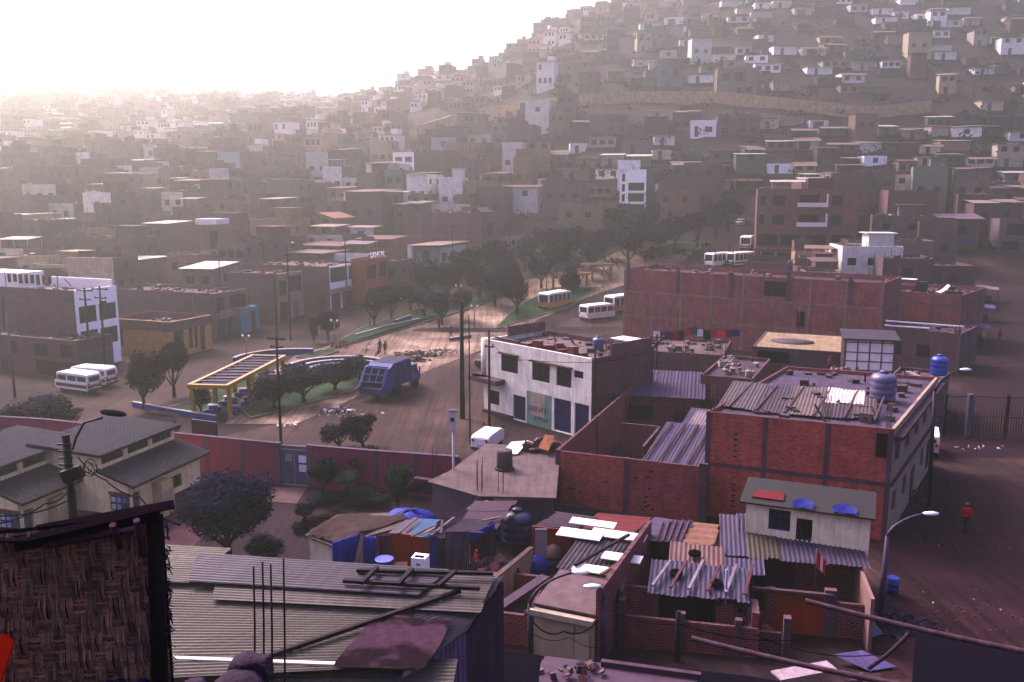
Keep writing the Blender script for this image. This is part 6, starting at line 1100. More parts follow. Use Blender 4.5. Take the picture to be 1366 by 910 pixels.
# the brick yard with walls
loc, a_, w_ = front((741, 601), (936, 623), 3.9); Bk = loc.copy(); Bk.z = 3.9; d_ = solve_along(Bk, a_ + math.pi / 2, 866)
yd = thing('brick_yard', 'roofless red brick yard of two front panels with a long receding side wall', 'walled yard', loc, a_); BRK = (208, 98, 62)
FOOT += [(*(loc + rotv(a_, w_ * t, d_ * q)).xy, 3.2) for t in (.1, .5, .9) for q in (.1, .35, .6, .85)]
def wallbox(parent, x0, x1, y0, y1, z0, z1, col=BRK, name='brick_wall', mat='brick'): mb = MB(); mb.box(x0, x1, y0, y1, z0, z1, mat); return mb.build(name, parent, col)
wallbox(yd, .15, w_ * .5 - .15, 0, .16, .0, 3.9); wallbox(yd, w_ * .5 + .15, w_ - .15, 0, .16, 0, 3.9, (180, 58, 54)); wallbox(yd, 0, .16, .17, d_, 0, 3.9, (158, 60, 62)); wallbox(yd, w_ - .3, w_ - .14, .17, d_ * .45, 0, 3.2, (120, 50, 60)); wallbox(yd, .17, w_ * .62, d_ - .2, d_, 0, 4.0, (140, 52, 60))
wallbox(yd, 1.4, 4.2, d_ * .42, d_ * .42 + .16, 0, 3.0, (130, 48, 56)); wallbox(yd, 4.2, 4.36, d_ * .22, d_ * .42, 0, 3.0, (150, 58, 62)); wallbox(yd, w_ * .62, w_ - .2, d_ * .7, d_ * .7 + .16, 0, 2.6, (146, 50, 60))
for x, y, hh, s_ in ((0, -.02, 3.95, .3), (w_ * .5 - .15, -.02, 3.92, .3), (w_ - .15, -.02, 4.1, .5), (-.03, d_ * .33, 3.95, .26), (-.03, d_ * .66, 3.95, .26), (-.03, d_ - .26, 4.2, .3)): mb = MB(); mb.box(x, x + s_, y, y + .26, -.2, hh, 'conc'); mb.build('concrete_column', yd, (116, 92, 98))
mb = MB(); mb.box(-.1, w_ + .2, -.1, -.022, -.3, .42, 'conc'); mb.build('ground_beam', yd, (118, 98, 106))
mb = MB(); mb.box(.3, w_ - .35, .3, d_ - .3, .0, .08, 'conc'); mb.build('floor', yd, (92, 76, 88))
roofpiece_ = lambda t, x0, x1, y0, y1, z0, z1, col, mat='metalroof': (lambda mb: (mb.corr((x0, y0, z0), (x1, y0, z0), (x1, y1, z1), (x0, y1, z1), .22, .025, mat, seg=5, jag=.14), mb.build('roof_sheet', t, col)))(MB())
roofpiece_(yd, w_ * .55, w_ - .35, .6, d_ * .38, 3.0, 3.7, (96, 88, 112)); roofpiece_(yd, w_ * .7, w_ * .97, d_ * .3, d_ * .55, 3.2, 3.6, (150, 138, 140)); roofpiece_(yd, w_ * .62, w_ * .8, d_ * .4, d_ * .62, 2.9, 3.3, (92, 84, 108))
for k in range(4): mb = MB(); mb.obox((w_ * (.56 + .1 * k), .7, 3.2), (w_ * (.6 + .1 * k), d_ * .36, 3.85), .12, .1, 'wood'); mb.build('roof_batten', yd, (96, 72, 80))
for k in range(14): 
    mb = MB(); u = w_ * (.62 + rnd.uniform(.0, .06)) if k % 3 else rnd.uniform(.6, w_ - .6); z = rnd.uniform(.6, 3.4); mb.box(u, u + .2, -.006, .01, z, z + .09, 'black'); mb.build('putlog_hole', yd, (14, 8, 14))  # flat black patches paint the shade inside the putlog holes
# the big brick house
loc, a_, w_ = front((943, 549), (1193, 573), 6.7); q_ = G(1240, 620) - G(1180, 720); B = None; d_ = -q_.x * math.sin(a_) + q_.y * math.cos(a_); bsk = q_.x * math.cos(a_) + q_.y * math.sin(a_)
bh_loc, bh_a, bh_w, bh_d = loc, a_, w_, d_
bw = math.hypot(d_, bsk) / 5
R_ops = [(bw * k + bw * .2, bw * k + bw * .75, 4.3, 5.9) for k in range(5)] + [(bw * k + bw * .3, bw * k + bw * .7, 1.2, 2.6) for k in (0, 1, 3)] + [(bw * 2.2, bw * 2.7, .1, 2.3, 'door', (60, 56, 66)), (bw * 4.1, bw * 4.8, .1, 2.5, 'shutter', (70, 66, 80))]
FOOT += [(*(loc + rotv(a_, w_ * t, d_ * q)).xy, 3.0) for t in (.1, .4, .7, .95) for q in (.1, .4, .7, .95)]
bhs = house('big two storey red brick house with grey columns and a cream street side', 'brick house', loc, a_, w_, d_, 6.7, name='brick_house', ops={'R': R_ops}, mats={'R': 'paint'}, cols={'R': (176, 158, 140), 'wall': (208, 96, 60)}, skew=bsk, parapet=.25, storey=3.4, fstep=3.7, framecol=(114, 94, 102), roofcol=(104, 94, 108), winc=(150, 140, 136))
mb = MB(); mb.prism([(w_ + .003, -.05), (w_ + .5, -.05), (w_ + .5 + bsk, d_), (w_ + bsk + .003, d_)], 6.1, 6.3, 'conc'); mb.prism([(w_ + .003, -.02), (w_ + .12, -.02), (w_ + .12 + bsk, d_), (w_ + bsk + .003, d_)], 3.3, 3.5, 'conc'); mb.build('eave_slab', bhs, (96, 74, 82))
mb = MB(); mb.box(w_ - .9, w_ - .3, -.03, -.004, 5.0, 6.4, 'black'); mb.build('slot_dark_plate', bhs)  # black plate on the wall stands in for the shaded slot
for k in range(10): mb = MB(); z = .8 + .35 * (k % 5) + (3.2 if k > 4 else 0); mb.box(w_ * .16, w_ * .16 + .22, -.006, .01, z, z + .1, 'black'); mb.build('putlog_hole', bhs)  # holes are not cut: black patches paint their shade
for k, (x0, x1, y0, y1, z0, z1, col) in enumerate(((.3, 2.6, d_ * .12, d_ * .5, 6.6, 6.95, (112, 102, 100)), (2.5, 4.6, d_ * .1, d_ * .48, 6.58, 6.9, (92, 80, 86)), (4.4, 6.5, d_ * .1, d_ * .5, 6.62, 6.95, (130, 118, 110)), (6.3, 8.4, d_ * .12, d_ * .46, 6.6, 6.9, (90, 78, 82)), (8.3, 9.6, d_ * .14, d_ * .42, 6.62, 6.85, (116, 100, 94)), (w_ * .62, w_ * .84, d_ * .3, d_ * .5, 6.8, 7.0, (226, 218, 206)))): roofpiece_(bhs, x0, x1, y0, y1, z0, z1, col)
for k in range(6): plank(('bare plank over the big house roof sheets %s' % ('by the left edge', 'beside the first sheet', 'mid roof', 'past mid roof', 'beside the white sheet', 'by the grey tank')[k]).replace('left', 'yard'), loc + rotv(a_, 1 + 1.7 * k, d_ * .1, 6.7), loc + rotv(a_, 1.6 + 1.7 * k, d_ * .5, 7.0), .12, .08, (110, 90, 96), 'roof_plank')
for k in range(3): rebars('rebar cage on the big brick house roof edge %s' % ('above its first column', 'near the white sheet', 'by the street corner')[k], loc + rotv(a_, (.3, w_ * .66, w_ - .3)[k], .3, 6.5), 1.7, 4, .09, .02, 'roof_rebar')
# white hut on the lower roof, with tarps on top
loc, a_, w_ = front((996, 668), (1162, 690), 1.75, 2.85); hd = 2.4
wh_ops = {'F': [(w_ * .19, w_ * .37, .4, 1.5, 'window', (60, 70, 150)), (w_ * .42, w_ * .55, .05, 1.2, 'dark')], 'R': [(.8, 1.5, .5, 1.4)]}
hut = house('patched white hut with a blue window and black doorway on the lower roof', 'hut', loc, a_, w_, hd, 1.75, name='roof_top_hut', ops=wh_ops, mats={k: 'paint' for k in 'FRBL'}, cols={'F': (244, 234, 204), 'wall': (226, 214, 188)}, frame=False, base=-.4, parapet=.02, roofcol=(50, 52, 40), roofmat='tar')
mb = MB(); mb.slab([(-.3, -.35, 1.8), (w_ + .2, -.35, 1.8), (w_ + .2, hd + .3, 2.15), (-.3, hd + .3, 2.15)], .08, 'tar'); mb.build('moss_roof', hut, (50, 50, 40))
mb = MB(); mb.slab([(.2, .2, 1.95), (w_ * .3, .2, 1.95), (w_ * .3, 1.1, 2.06), (.4, 1.1, 2.06)], .05, 'tarp'); mb.build('red_cloth', hut, (120, 24, 26))
for x, wd in ((w_ * .38, 1.0), (w_ * .7, 1.1)):
    mb = MB(); r5 = random.Random(int(x * 10)); g_ = [[mb.vert((x + wd * i / 6, -.3 + 1.1 * j / 4 * (1 - .6 * abs(i - 3) / 3), 1.84 + .16 * j / 4 + r5.uniform(0, .07))) for i in range(7)] for j in range(5)]
    for j in range(4):
        for i in range(6): mb.idface((g_[j][i], g_[j][i + 1], g_[j + 1][i + 1], g_[j + 1][i]), 'tarp', True)
    mb.build('blue_tarp', hut, (14, 42, 120))
# brick house below the hut, with a ribbed grey roof and a porch
loc, a_, w_ = front((966, 736), (1150, 752), 2.75); hd = 4.6
lower = thing('brick_porch_house', 'brick house with a mossy ribbed grey roof, an orange panel and a red flag', 'house', loc, a_)
roofpiece_(lower, -.2, w_ * .2, -.5, hd, 2.75, 3.0, (92, 86, 106)); roofpiece_(lower, w_ * .18, w_ * .42, -.5, hd, 2.78, 3.03, (92, 88, 70)); roofpiece_(lower, w_ * .4, w_ * .75, -.5, hd, 2.76, 3.0, (94, 88, 106)); roofpiece_(lower, w_ * .73, w_ + .3, -.5, hd, 2.75, 2.98, (98, 88, 106))
wallbox(lower, 0, w_, hd - .2, hd, 0, 2.85, (150, 60, 62)); wallbox(lower, w_ - .16, w_, -3.4, hd - .21, 0, 2.6, (150, 124, 116), 'street_wall', 'paint'); wallbox(lower, .0, w_ * .25, .8, .96, 0, 2.6, (120, 50, 58)); wallbox(lower, w_ * .25, w_ * .55, 1.6, 1.75, 0, 2.6, (92, 66, 96), 'plaster_wall', 'paint'); wallbox(lower, w_ * .55, w_ - .17, 1.2, 1.36, 0, 2.6, (140, 54, 60))
wallbox(lower, w_ * .36, w_ * .7, -2.2, -2.04, -.2, 2.0, (176, 84, 44), 'orange_panel', 'paint'); wallbox(lower, w_ * .7, w_ * .78, -2.3, -2.0, -.2, 2.3, (128, 104, 106), 'concrete_column', 'conc'); wallbox(lower, w_ * .78, w_ - .17, -2.2, -2.04, -.2, 1.7, (150, 60, 62)); wallbox(lower, w_ * .3, w_ * .36, -2.3, -2.0, -.2, 2.1, (150, 62, 62)); wallbox(lower, .4, w_ * .3, -2.2, -2.04, -.2, .9, (160, 62, 64))
wallbox(lower, w_ * .2, w_ * .75, -2.45, -2.25, 2.02, 2.16, (112, 92, 96), 'timber_beam', 'wood')
mb = MB(); mb.box(.5, 2.0, .6, .79, .1, 2.1, 'black'); mb.build('doorway', lower)  # black block before the wall stands in for the doorway's darkness
for u in (.14, .35, .62): rebars('roof edge rebar on the mossy ribbed roof %s' % {.14: 'by the hut', .35: 'below the black doorway', .62: 'near the street'}[u], loc + rotv(a_, w_ * u, hd * .5, 2.9), 1.0, 4, .1, .02, 'roof_rebar')
fl = thing('flag', 'small red and white flag on a pole stub at the brick porch', 'flag', loc + rotv(a_, w_ * .66, -.7, 1.6)); mb = MB(); mb.tube([(0, 0, 0), (0, 0, 2.0)], .025, 6); mb.build('pole', fl, (120, 100, 100))
for k, (col, x0, x1) in enumerate((((206, 44, 36), .03, .2), ((226, 220, 220), .2, .34), ((206, 44, 36), .34, .5))): mb = MB(); mb.face([(x0, .03 * k, 1.9 - x0), (x1, .05 * k, 1.9 - x1 * 1.1), (x1, .06 * k, 1.1 - x1), (x0, .03 * k, 1.15 - x0)], 'cloth'); mb.build('cloth_stripe', fl, col)
FOOT += [(*(loc + rotv(a_, w_ * t, hd * .5)).xy, 4) for t in (.1, .5, .9)]
# brick rooms with a tin roof
loc, a_, w_ = front((828, 790), (1012, 808), 2.2); w2 = w_
rooms = thing('brick_rooms', 'open brick rooms with a dark doorway under a purple tin roof', 'house', loc, a_)
wallbox(rooms, 0, w_, -.9, -.74, -.4, 1.55, (176, 66, 66)); wallbox(rooms, 0, .16, -.73, 5.5, -.2, 2.6, (150, 56, 60)); wallbox(rooms, 1.5, 1.66, .5, 3.0, 0, 2.4, (160, 60, 62)); wallbox(rooms, .17, 1.49, .5, .66, 0, 2.3, (166, 62, 64)); wallbox(rooms, 4.2, 5.0, .2, .5, 0, 1.9, (170, 66, 66)); wallbox(rooms, 1.66, w_, 3.0, 3.16, 0, 2.5, (110, 48, 60)); wallbox(rooms, w_ - .3, w_, -.73, .6, -.2, 2.2, (170, 64, 66)); wallbox(rooms, 2.0, 3.6, .2, .34, 0, .75, (170, 66, 66))
wallbox(rooms, -.1, w_ + .2, -1.3, -.92, -.6, -.05, (110, 92, 100), 'ground_beam', 'conc')
for x0, x1, y0, y1, z1, c_ in ((4.2, 4.36, .5, 2.9, 1.7, (150, 72, 64)), (5.6, 5.76, -.73, 1.2, 1.5, (166, 84, 70)), (5.9, 7.0, -.2, -.04, 1.1, (140, 66, 62)), (-.02, .3, -1.0, -.6, 2.3, (120, 98, 100)), (2.6, 2.9, -.98, -.7, 1.95, (124, 100, 104)), (5.0, 5.3, -.98, -.7, 1.9, (124, 100, 104)), (7.0, 7.3, -.98, -.6, 2.2, (120, 96, 100))): wallbox(rooms, x0, x1, y0, y1, -.1, z1, c_, 'concrete_pillar' if z1 > 1.8 else 'brick_wall', 'conc' if z1 > 1.8 else 'brick')
mb = MB(); mb.box(1.7, 4.15, 2.2, 2.3, 0, 2.3, 'black'); mb.build('interior_dark_sheet', rooms)  # black sheet paints the shade inside the rooms
heap('rubble_heap', 'heap of broken bricks inside the open brick rooms', loc + rotv(a_, 6.4, 1.4, .05), None, .9, .8, 60, ((170, 84, 70), (120, 92, 88)), 'rubble heap', .12, .5)
for k, (x, y, z) in enumerate(((2.4, 1.4, 2.66), (4.2, .8, 2.62), (3.2, 3.2, 2.92))):
    mb = MB(); mb.lathe([(.17, 0), (.29, .0), (.31, .08), (.29, .16), (.17, .16), (.15, .08), (.17, 0)], (0, 0, 0), 16, 'rubber'); tag(mb.build('old_tyre', None, (30, 26, 32), loc + rotv(a_, x, y, z)), 'black tyre weighing down the %s of the tin sheets' % ('first', 'front edge', 'tan one')[k], 'tyre'); mb = MB(); mb.box(1.0, w_ - .4, -.7, 2.9, -.1, .0, 'conc'); mb.build('floor', rooms, (70, 54, 76))
roofpiece_(rooms, 1.2, 3.5, -.1, 2.6, 2.35, 2.75, (84, 80, 104)); roofpiece_(rooms, 3.4, 5.6, -.2, 2.4, 2.4, 2.8, (92, 86, 108)); roofpiece_(rooms, 2.0, 4.6, 2.4, 4.4, 2.6, 3.0, (132, 104, 96)); roofpiece_(rooms, 4.6, 6.4, 2.2, 3.6, 2.6, 2.8, (86, 80, 104))
for k in range(6): mb = MB(); mb.obox((1.4 + .8 * k, .1, 2.62), (2.1 + .75 * k, 2.1 + .2 * (k % 3), 3.0), .13, .08, 'wood'); mb.build('roof_batten', rooms, ((150, 140, 150), (120, 80, 84))[k % 2])
mb = MB(); mb.tube([(4.6, .35, -.2), (4.6, .35, 3.6)], .06, 8); mb.build('white_post', rooms, (150, 146, 160)); vp = thing('basin', 'green basin on the brick room terrace', 'basin', loc + rotv(a_, 6.2, .4, .02)); mb = MB(); mb.lathe([(.2, 0), (.3, .2), (.32, .2), (.26, .1), (0, .05)], (0, 0, 0), 16, 'plastic'); mb.build('tub', vp, (30, 110, 84))
person('person in a pink top standing inside the open brick rooms', loc + rotv(a_, 5.3, .7, .0), 2.5, 1.6, (176, 100, 120))
# tall party wall, gate house and sheet roofs
loc, a_, w_ = front((712, 806), (793, 822), 2.5); dd = 7.2
gh_ = thing('gate_house', 'narrow cream house with a wide metal gate and patched roof of bright sheets', 'house', loc, a_)
wallbox(gh_, 0, w_, 0, .16, -.6, 2.3, (186, 172, 146), 'front_wall', 'paint'); wallbox(gh_, .0, .16, .17, dd, -.4, 2.3, (140, 110, 104), 'side_wall', 'paint'); wallbox(gh_, w_ + .02, w_ + .22, .1, dd + 1.5, -.4, 3.6, (156, 62, 64), 'party_wall')
mb = MB(); mb.box(w_ * .33, w_ * .68, -.05, -.004, -.5, 2.0, 'metal'); mb.build('gate_leaf', gh_, (176, 164, 138)); mb = MB(); mb.box(w_ * .69, w_ * .93, -.05, -.004, -.5, 1.6, 'metal'); mb.build('gate_leaf', gh_, (182, 170, 144)); mb = MB(); mb.box(-.1, w_ + .0, -.25, -.06, 2.1, 2.35, 'paint'); mb.build('gate_header', gh_, (190, 178, 160))
mb = MB(); mb.slab([(-.1, .2, 2.45), (w_, .2, 2.45), (w_, dd * .5, 2.6), (-.1, dd * .5, 2.6)], .1, 'tar'); mb.build('felt_roof', gh_, (120, 100, 98)); roofpiece_(gh_, -.3, w_, dd * .5, dd, 2.6, 2.9, (70, 60, 70))
for k, (x0, x1, y0, y1, z) in enumerate(((.5, 2.6, dd * .48, dd * .56, 2.75), (1.5, 3.4, dd * .66, dd * .75, 2.95), (-1.4, .9, dd * .9, dd * 1.02, 3.0), (.2, 3.0, dd * .98, dd * 1.08, 3.05), (-1.2, 1.2, dd * 1.1, dd * 1.18, 3.15))): mb = MB(); mb.slab([(x0, y0, z), (x1, y0, z + .05), (x1, y1, z + .15), (x0, y1, z + .1)], .05, 'clean'); mb.build('bright_sheet', gh_, (226, 222, 214))
mb = MB(); mb.obox((.6, dd * .5, 2.9), (2.2, dd * 1.0, 3.3), .14, .12, 'wood'); mb.build('roof_beam', gh_, (60, 46, 56)); mb = MB(); mb.obox((2.0, dd * .45, 2.85), (2.6, dd * .62, 3.05), .14, .1, 'wood'); mb.build('roof_beam', gh_, (130, 104, 88))
FOOT += [(*(loc + rotv(a_, w_ * t, dd * q)).xy, 3) for t in (.1, .9) for q in (.1, .5, .9)]
rs = thing('red_roof_shack', 'orange boarded shack under red, dark and plank roof sheets below the brick yard', 'shack', W(790, 720, 0))
for px4, z4, col, mat in ((((712, 702), (742, 682), (796, 690), (772, 706)), (2.7, 3.0, 3.0, 2.7), (84, 62, 78), 'metalroof'), (((770, 708), (796, 684), (868, 690), (846, 716)), (2.75, 3.05, 3.05, 2.8), (138, 34, 44), 'metalroof'), (((850, 718), (872, 690), (900, 694), (882, 722)), (2.8, 3.0, 3.0, 2.8), (104, 98, 120), 'metalroof'), (((880, 722), (898, 694), (926, 696), (908, 726)), (2.82, 3.02, 3.02, 2.82), (84, 78, 104), 'metalroof'), (((904, 732), (924, 696), (962, 700), (946, 736)), (2.8, 3.0, 3.0, 2.8), (150, 118, 100), 'wood')): roofpiece(rs, px4, z4, col, mat, .24 if mat != 'wood' else .7, .02 if mat != 'wood' else .04)
vpanel('wall', 710, 762, 702, 748, 44.4, (154, 72, 36), 'paint', .12, t=rs, ytb=708); vpanel('leaning_door', 714, 730, 706, 746, 43.0, (150, 140, 146), 'clean', .06, t=rs); vpanel('dark_wall', 762, 960, 714, 765, 43.8, (44, 30, 44), 'paint', .1, t=rs, ytb=728)
for k in range(5): mb = MB(); mb.obox(W(876 + 8 * k, 722, 2.92), W(884 + 9 * k, 694, 3.1), .08, .08, 'wood'); o = mb.build('roof_batten', None, (120, 84, 92)); o.parent = rs; o.matrix_parent_inverse = Matrix.Translation(rs.location).inverted()
mb = MB(); mb.lathe([(.9, 0), (.85, .5), (.5, .8), (0, .9)], (0, 0, 0), 16, 'tarp', 1.3, .8); tag(mb.build('covered_load', None, (14, 40, 120), W(707, 764, .5)), 'dark blue tarp bundle behind the cream yard wall', 'tarp bundle')
for px, py, lb in ((730, 735, 'pale sack beside the leaning white door'), (738, 744, 'second sack at the orange shack foot')): mb = MB(); mb.lathe([(.35, 0), (.42, .25), (.35, .6), (.1, .75), (0, .78)], (0, 0, 0), 12, 'cloth'); tag(mb.build('sack', None, (150, 134, 120), W(px, py, .6)), lb, 'sack')
lb2 = fh('low red brick yard with a plank roof edge beside the tin shed', 'walled yard', (626, 812), (704, 822), 1.5, d=4.2, name='low_brick_yard', mats={}, cols={'wall': (168, 48, 50)}, frame=False, parapet=1.3, roofcol=(80, 60, 70))
for k, c in enumerate(((104, 88, 98), (84, 64, 76))): plank('%s sheet strip on the low brick yard' % ('pale', 'dark')[k], lb2[4] + rotv(lb2[3], 1.2 + 1.5 * k, .2, 1.55), lb2[4] + rotv(lb2[3], 2.6 + 1.2 * k, 4.0, 1.6), .5, .04, c, 'sheet_strip')
# ---- street on the right
sheet_ground('dirt_street', [(1175, 905), (1180, 720), (1240, 620), (1290, 500), (1318, 420), (1330, 385)], [(1500, 905), (1500, 720), (1500, 620), (1440, 500), (1420, 420), (1400, 385)], 'street', .012, 6)
sheet_ground('cross_lane', [(1242, 632), (1500, 640)], [(1232, 612), (1500, 612)], 'road', .024, 6)
person('person in a red jacket and black trousers walking away down the dirt street', G(1287, 709), 0, 1.75, (196, 30, 36), (22, 18, 28), (150, 130, 130), 'walk'); person('person in grey blue work clothes by the gate post', G(1249, 583), .3, 1.75, (84, 84, 122), (76, 76, 116)); person('person in red far up the dirt street', G(1333, 455), 0, 1.7, (150, 40, 52)); person('person in purple near the stalls far up the street', G(1304, 428), .3, 1.7, (84, 50, 84))
def street_lamp(label, base, top, head, col=(88, 74, 96)):
    g = G(*base); t = thing('street_lamp', label, 'street lamp', g, 0, 'curved arm street lamps'); tz = D(*top, g.y) - g; hz_ = D(*head, g.y) - g
    mb = MB(); mb.tube([(0, 0, -.2), (tz.x, 0, tz.z)], [.15, .1], 10, 'metal'); mb.build('post', t, col)
    c1 = Vector((tz.x, 0, tz.z)); c3 = Vector((hz_.x, 0, hz_.z)); c2 = Vector((tz.x + (c3.x - c1.x) * .18, 0, c1.z + (c3.z - c1.z) * .75 + .02)); P_ = [c1.lerp(c2, i / 7).lerp(c2.lerp(c3, i / 7), i / 7) for i in range(8)]
    mb = MB(); mb.tube(P_, [.09] * 3 + [.06] * 5, 8); mb.build('arm', t, col); s_ = 1 if c3.x > c1.x else -1
    mb = MB(); mb.T = Matrix.Translation(c3 + Vector((s_ * .2, 0, 0))); mb.lathe([(.02, -.1), (.14, -.05), (.15, .03), (.05, .09), (0, .1)], (0, 0, 0), 12, 'lampglass', 2.6, 1.1); mb.build('lamp_head', t, (220, 216, 214)); return t
street_lamp('lamp with a white head over the street before the big brick house', (1173, 832), (1184, 715), (1236, 685)); street_lamp('lamp at the cream street side, its arm over the iron gate', (1239, 676), (1247, 522), (1284, 493), (46, 40, 56)); street_lamp('lamp with its arm bent over the cream gate house', (708, 872), (707, 805), (768, 763), (70, 56, 72)); street_lamp('short bent lamp post beside the tall party wall', (804, 884), (806, 800), (797, 782), (86, 74, 98))
ga, gb, gc = G(1258, 582), G(1290, 582), G(1400, 586); ig = thing('iron_gate', 'black iron bar gate across the dirt street with a pale stone post', 'gate', ga)
def bars(a, b, h, leaf):
    n = int((b - a).length / .2)
    for k in range(min(n, 46)): mb = MB(); p = a.lerp(b, (k + .5) / n) - ga; mb.tube([p + up * .1, p + up * h], .034, 5); mb.build('bar', ig, (36, 24, 36))
    for z in (.15, h * .5, h - .05): mb = MB(); mb.obox(a - ga + up * z, b - ga + up * z, .05, .06, 'metal'); mb.build('rail', ig, (36, 24, 36))
hg_ = D(1290, 528, gb.y).z; bars(ga, gb + Vector((-.2, 0, 0)), hg_, 0); bars(gb + Vector((.3, 0, 0)), gb.lerp(gc, .45), hg_, 1); bars(gb.lerp(gc, .47), gc, hg_, 1)
for p, c, r_ in ((gb, (120, 112, 124), .2), (ga, (44, 32, 44), .1), (gb.lerp(gc, .46), (40, 28, 40), .08)): mb = MB(); q = p - ga; mb.box(q.x - r_, q.x + r_, q.y - r_, q.y + r_, 0, hg_ + .15, 'conc'); mb.build('post', ig, c)
bus('white mototaxi van half hidden behind the cream street side', G(1237, 612), R(-24), 3.4, (216, 206, 196), Wd=1.5, H=1.9, name='small_van', cat='van')
bb_ = thing('barrel', 'blue barrel standing in the dirt street near the lamp', 'barrel', G(1190, 793)); mb = MB(); mb.lathe([(.27, 0), (.29, .03), (.29, .28), (.31, .3), (.29, .33), (.29, .58), (.31, .6), (.29, .63), (.28, .88), (.0, .88)], (0, 0, 0), 18, 'plastic'); mb.build('drum', bb_, (34, 66, 140)); mb = MB(); mb.lathe([(.285, .86), (.3, .88), (.285, .91)], (0, 0, 0), 18, 'plastic'); mb.build('rim', bb_, (44, 80, 156))
heap('gravel_heap', 'dark gravel heap beside the street lamp foot', 1200, 838, 1.9, 1.5, 260, ((64, 46, 76), (84, 64, 88), (50, 36, 58)), 'gravel heap', .1, .5); heap('rubbish_heap', 'dark scrap heap against the cream street side', 1212, 660, 1.0, 1.6, 70, ((70, 46, 66), (110, 88, 100), (40, 28, 40)), 'rubbish heap', .22, .6); heap('rubbish_scatter', 'white scraps on the street before the iron gate', 1305, 598, 2.4, .9, 14, ((210, 200, 200), (150, 130, 140)), 'rubbish', .13, .05); heap('rubbish_scatter', 'pale scraps scattered on the lower dirt street', 1300, 800, 3.0, 2.0, 8, ((150, 124, 130),), 'rubbish', .06, .03)
panel('tin_sheet', ((1142, 838), (1164, 828), (1178, 846), (1160, 852)), (.5, .5, .3, .3), 'metalroof', (120, 112, 140), None, .03, 'bent grey tin sheet over the gravel by the lamp foot', 'tin sheet'); panel('tin_sheet', ((1110, 874), (1150, 868), (1196, 890), (1160, 896)), (.7, .7, .5, .5), 'metalroof', (110, 100, 140), None, .03, 'long blue grey tin sheet under the bamboo poles', 'tin sheet')
for k, (px, py) in enumerate(((1302, 456), (1310, 428), (1316, 402))):
    g = G(px, py); t = thing('market_stall', ('grey canopied stall nearest along the street edge', 'middle grey canopied stall along the street edge', 'farthest stall with a pale canopy along the street edge')[k], 'stall', g, R(-24)); mb = MB(); mb.slab([(-1.6, -1.4, 2.3), (1.6, -1.4, 2.0), (1.6, 1.6, 2.2), (-1.6, 1.6, 2.5)], .08, 'tarp'); mb.build('canopy', t, ((112, 104, 124), (104, 96, 120), (140, 126, 134))[k]); mb = MB(); mb.box(-1.3, .6, -1.1, 1.3, 0, .95, 'wood'); mb.build('counter', t, (50, 40, 56))
    for x in (-1.5, 1.5):
        for y in (-1.3, 1.5): mb = MB(); mb.tube([(x, y, 0), (x, y, 2.15)], .04, 5); mb.build('post', t, (60, 50, 60))
wire('power line running level above the rooftop houses', [D(655, 456, 68), D(700, 480, 62), D(880, 470, 75)], .02, .5); wire('power line from the white corner house pole to the yard pole', [D(653, 446, 70), D(792, 460, 62)], .02, .6); wire('long cable crossing low over the brick rooms', [D(800, 806, 33), D(905, 832, 30), D(1080, 852, 30)], .02, .3); wire('tangled cables between the two lamp posts at the cream gate house', [D(710, 828, 31), D(752, 842, 31), D(800, 826, 31)], .03, .3); wire('thin cables below the tangle at the cream gate house', [D(712, 846, 31), D(760, 850, 31), D(806, 862, 31)], .012, .2); wire('dark cable hanging before the orange panel', [D(1005, 846, 30), D(1180, 872, 30)], .02, .4); wire('cable over the dirt street at the dark tree end', [D(1240, 486, 90), D(1400, 476, 90)], .02, .4)
pole_at('dark pole with cables standing on the rooftops behind the yard', (792, 590), 460, r=.12, col=(52, 36, 46), arms=()); pole_at('pole with black insulators among the laundry roofs', (874, 540), 446, r=.12, arms=((.3, 1.4), (.9, 1.1)), col=(44, 32, 44)); pole_at('tall post rising on the yard partition wall', (627, 592), 420, r=.07, arms=(), col=(60, 40, 50)); pole_at('thick timber post in front of the open brick rooms', (903, 882), 815, r=.16, arms=(), col=(46, 34, 46))
tree('small dark bush at the lower wall end by the stalls', G(1296, 470), 2.2, 1.8, 'far', (36, 44, 50), name='street_shrub', cat='shrub', trunk_h=.2)
# ------------------------------------------------------------------ foreground: tin shed, straw hut, stones, bamboo
M['shedroof'] = m_corr('pale_asbestos_sheet', pitch=.12, rough=.5, bump=False, rust=.25)
ZR = 9.2
sd_ = thing('tin_shed', 'big foreground shed under a pale corrugated roof with a tin side wall', 'shed', W(500, 900, 7.0))
def att(o): o.parent = sd_; o.matrix_parent_inverse = Matrix.Translation(sd_.location).inverted(); return o
def shedsheet(px4, z4, col, mat='shedroof', pitch=.15, amp=.022, name='roof_sheet'): q = quad_on(px4, z4); mb = MB(); mb.corr(q[0], q[1], q[2], q[3], pitch, amp, mat, seg=6, jag=.05); return att(mb.build(name, None, col))
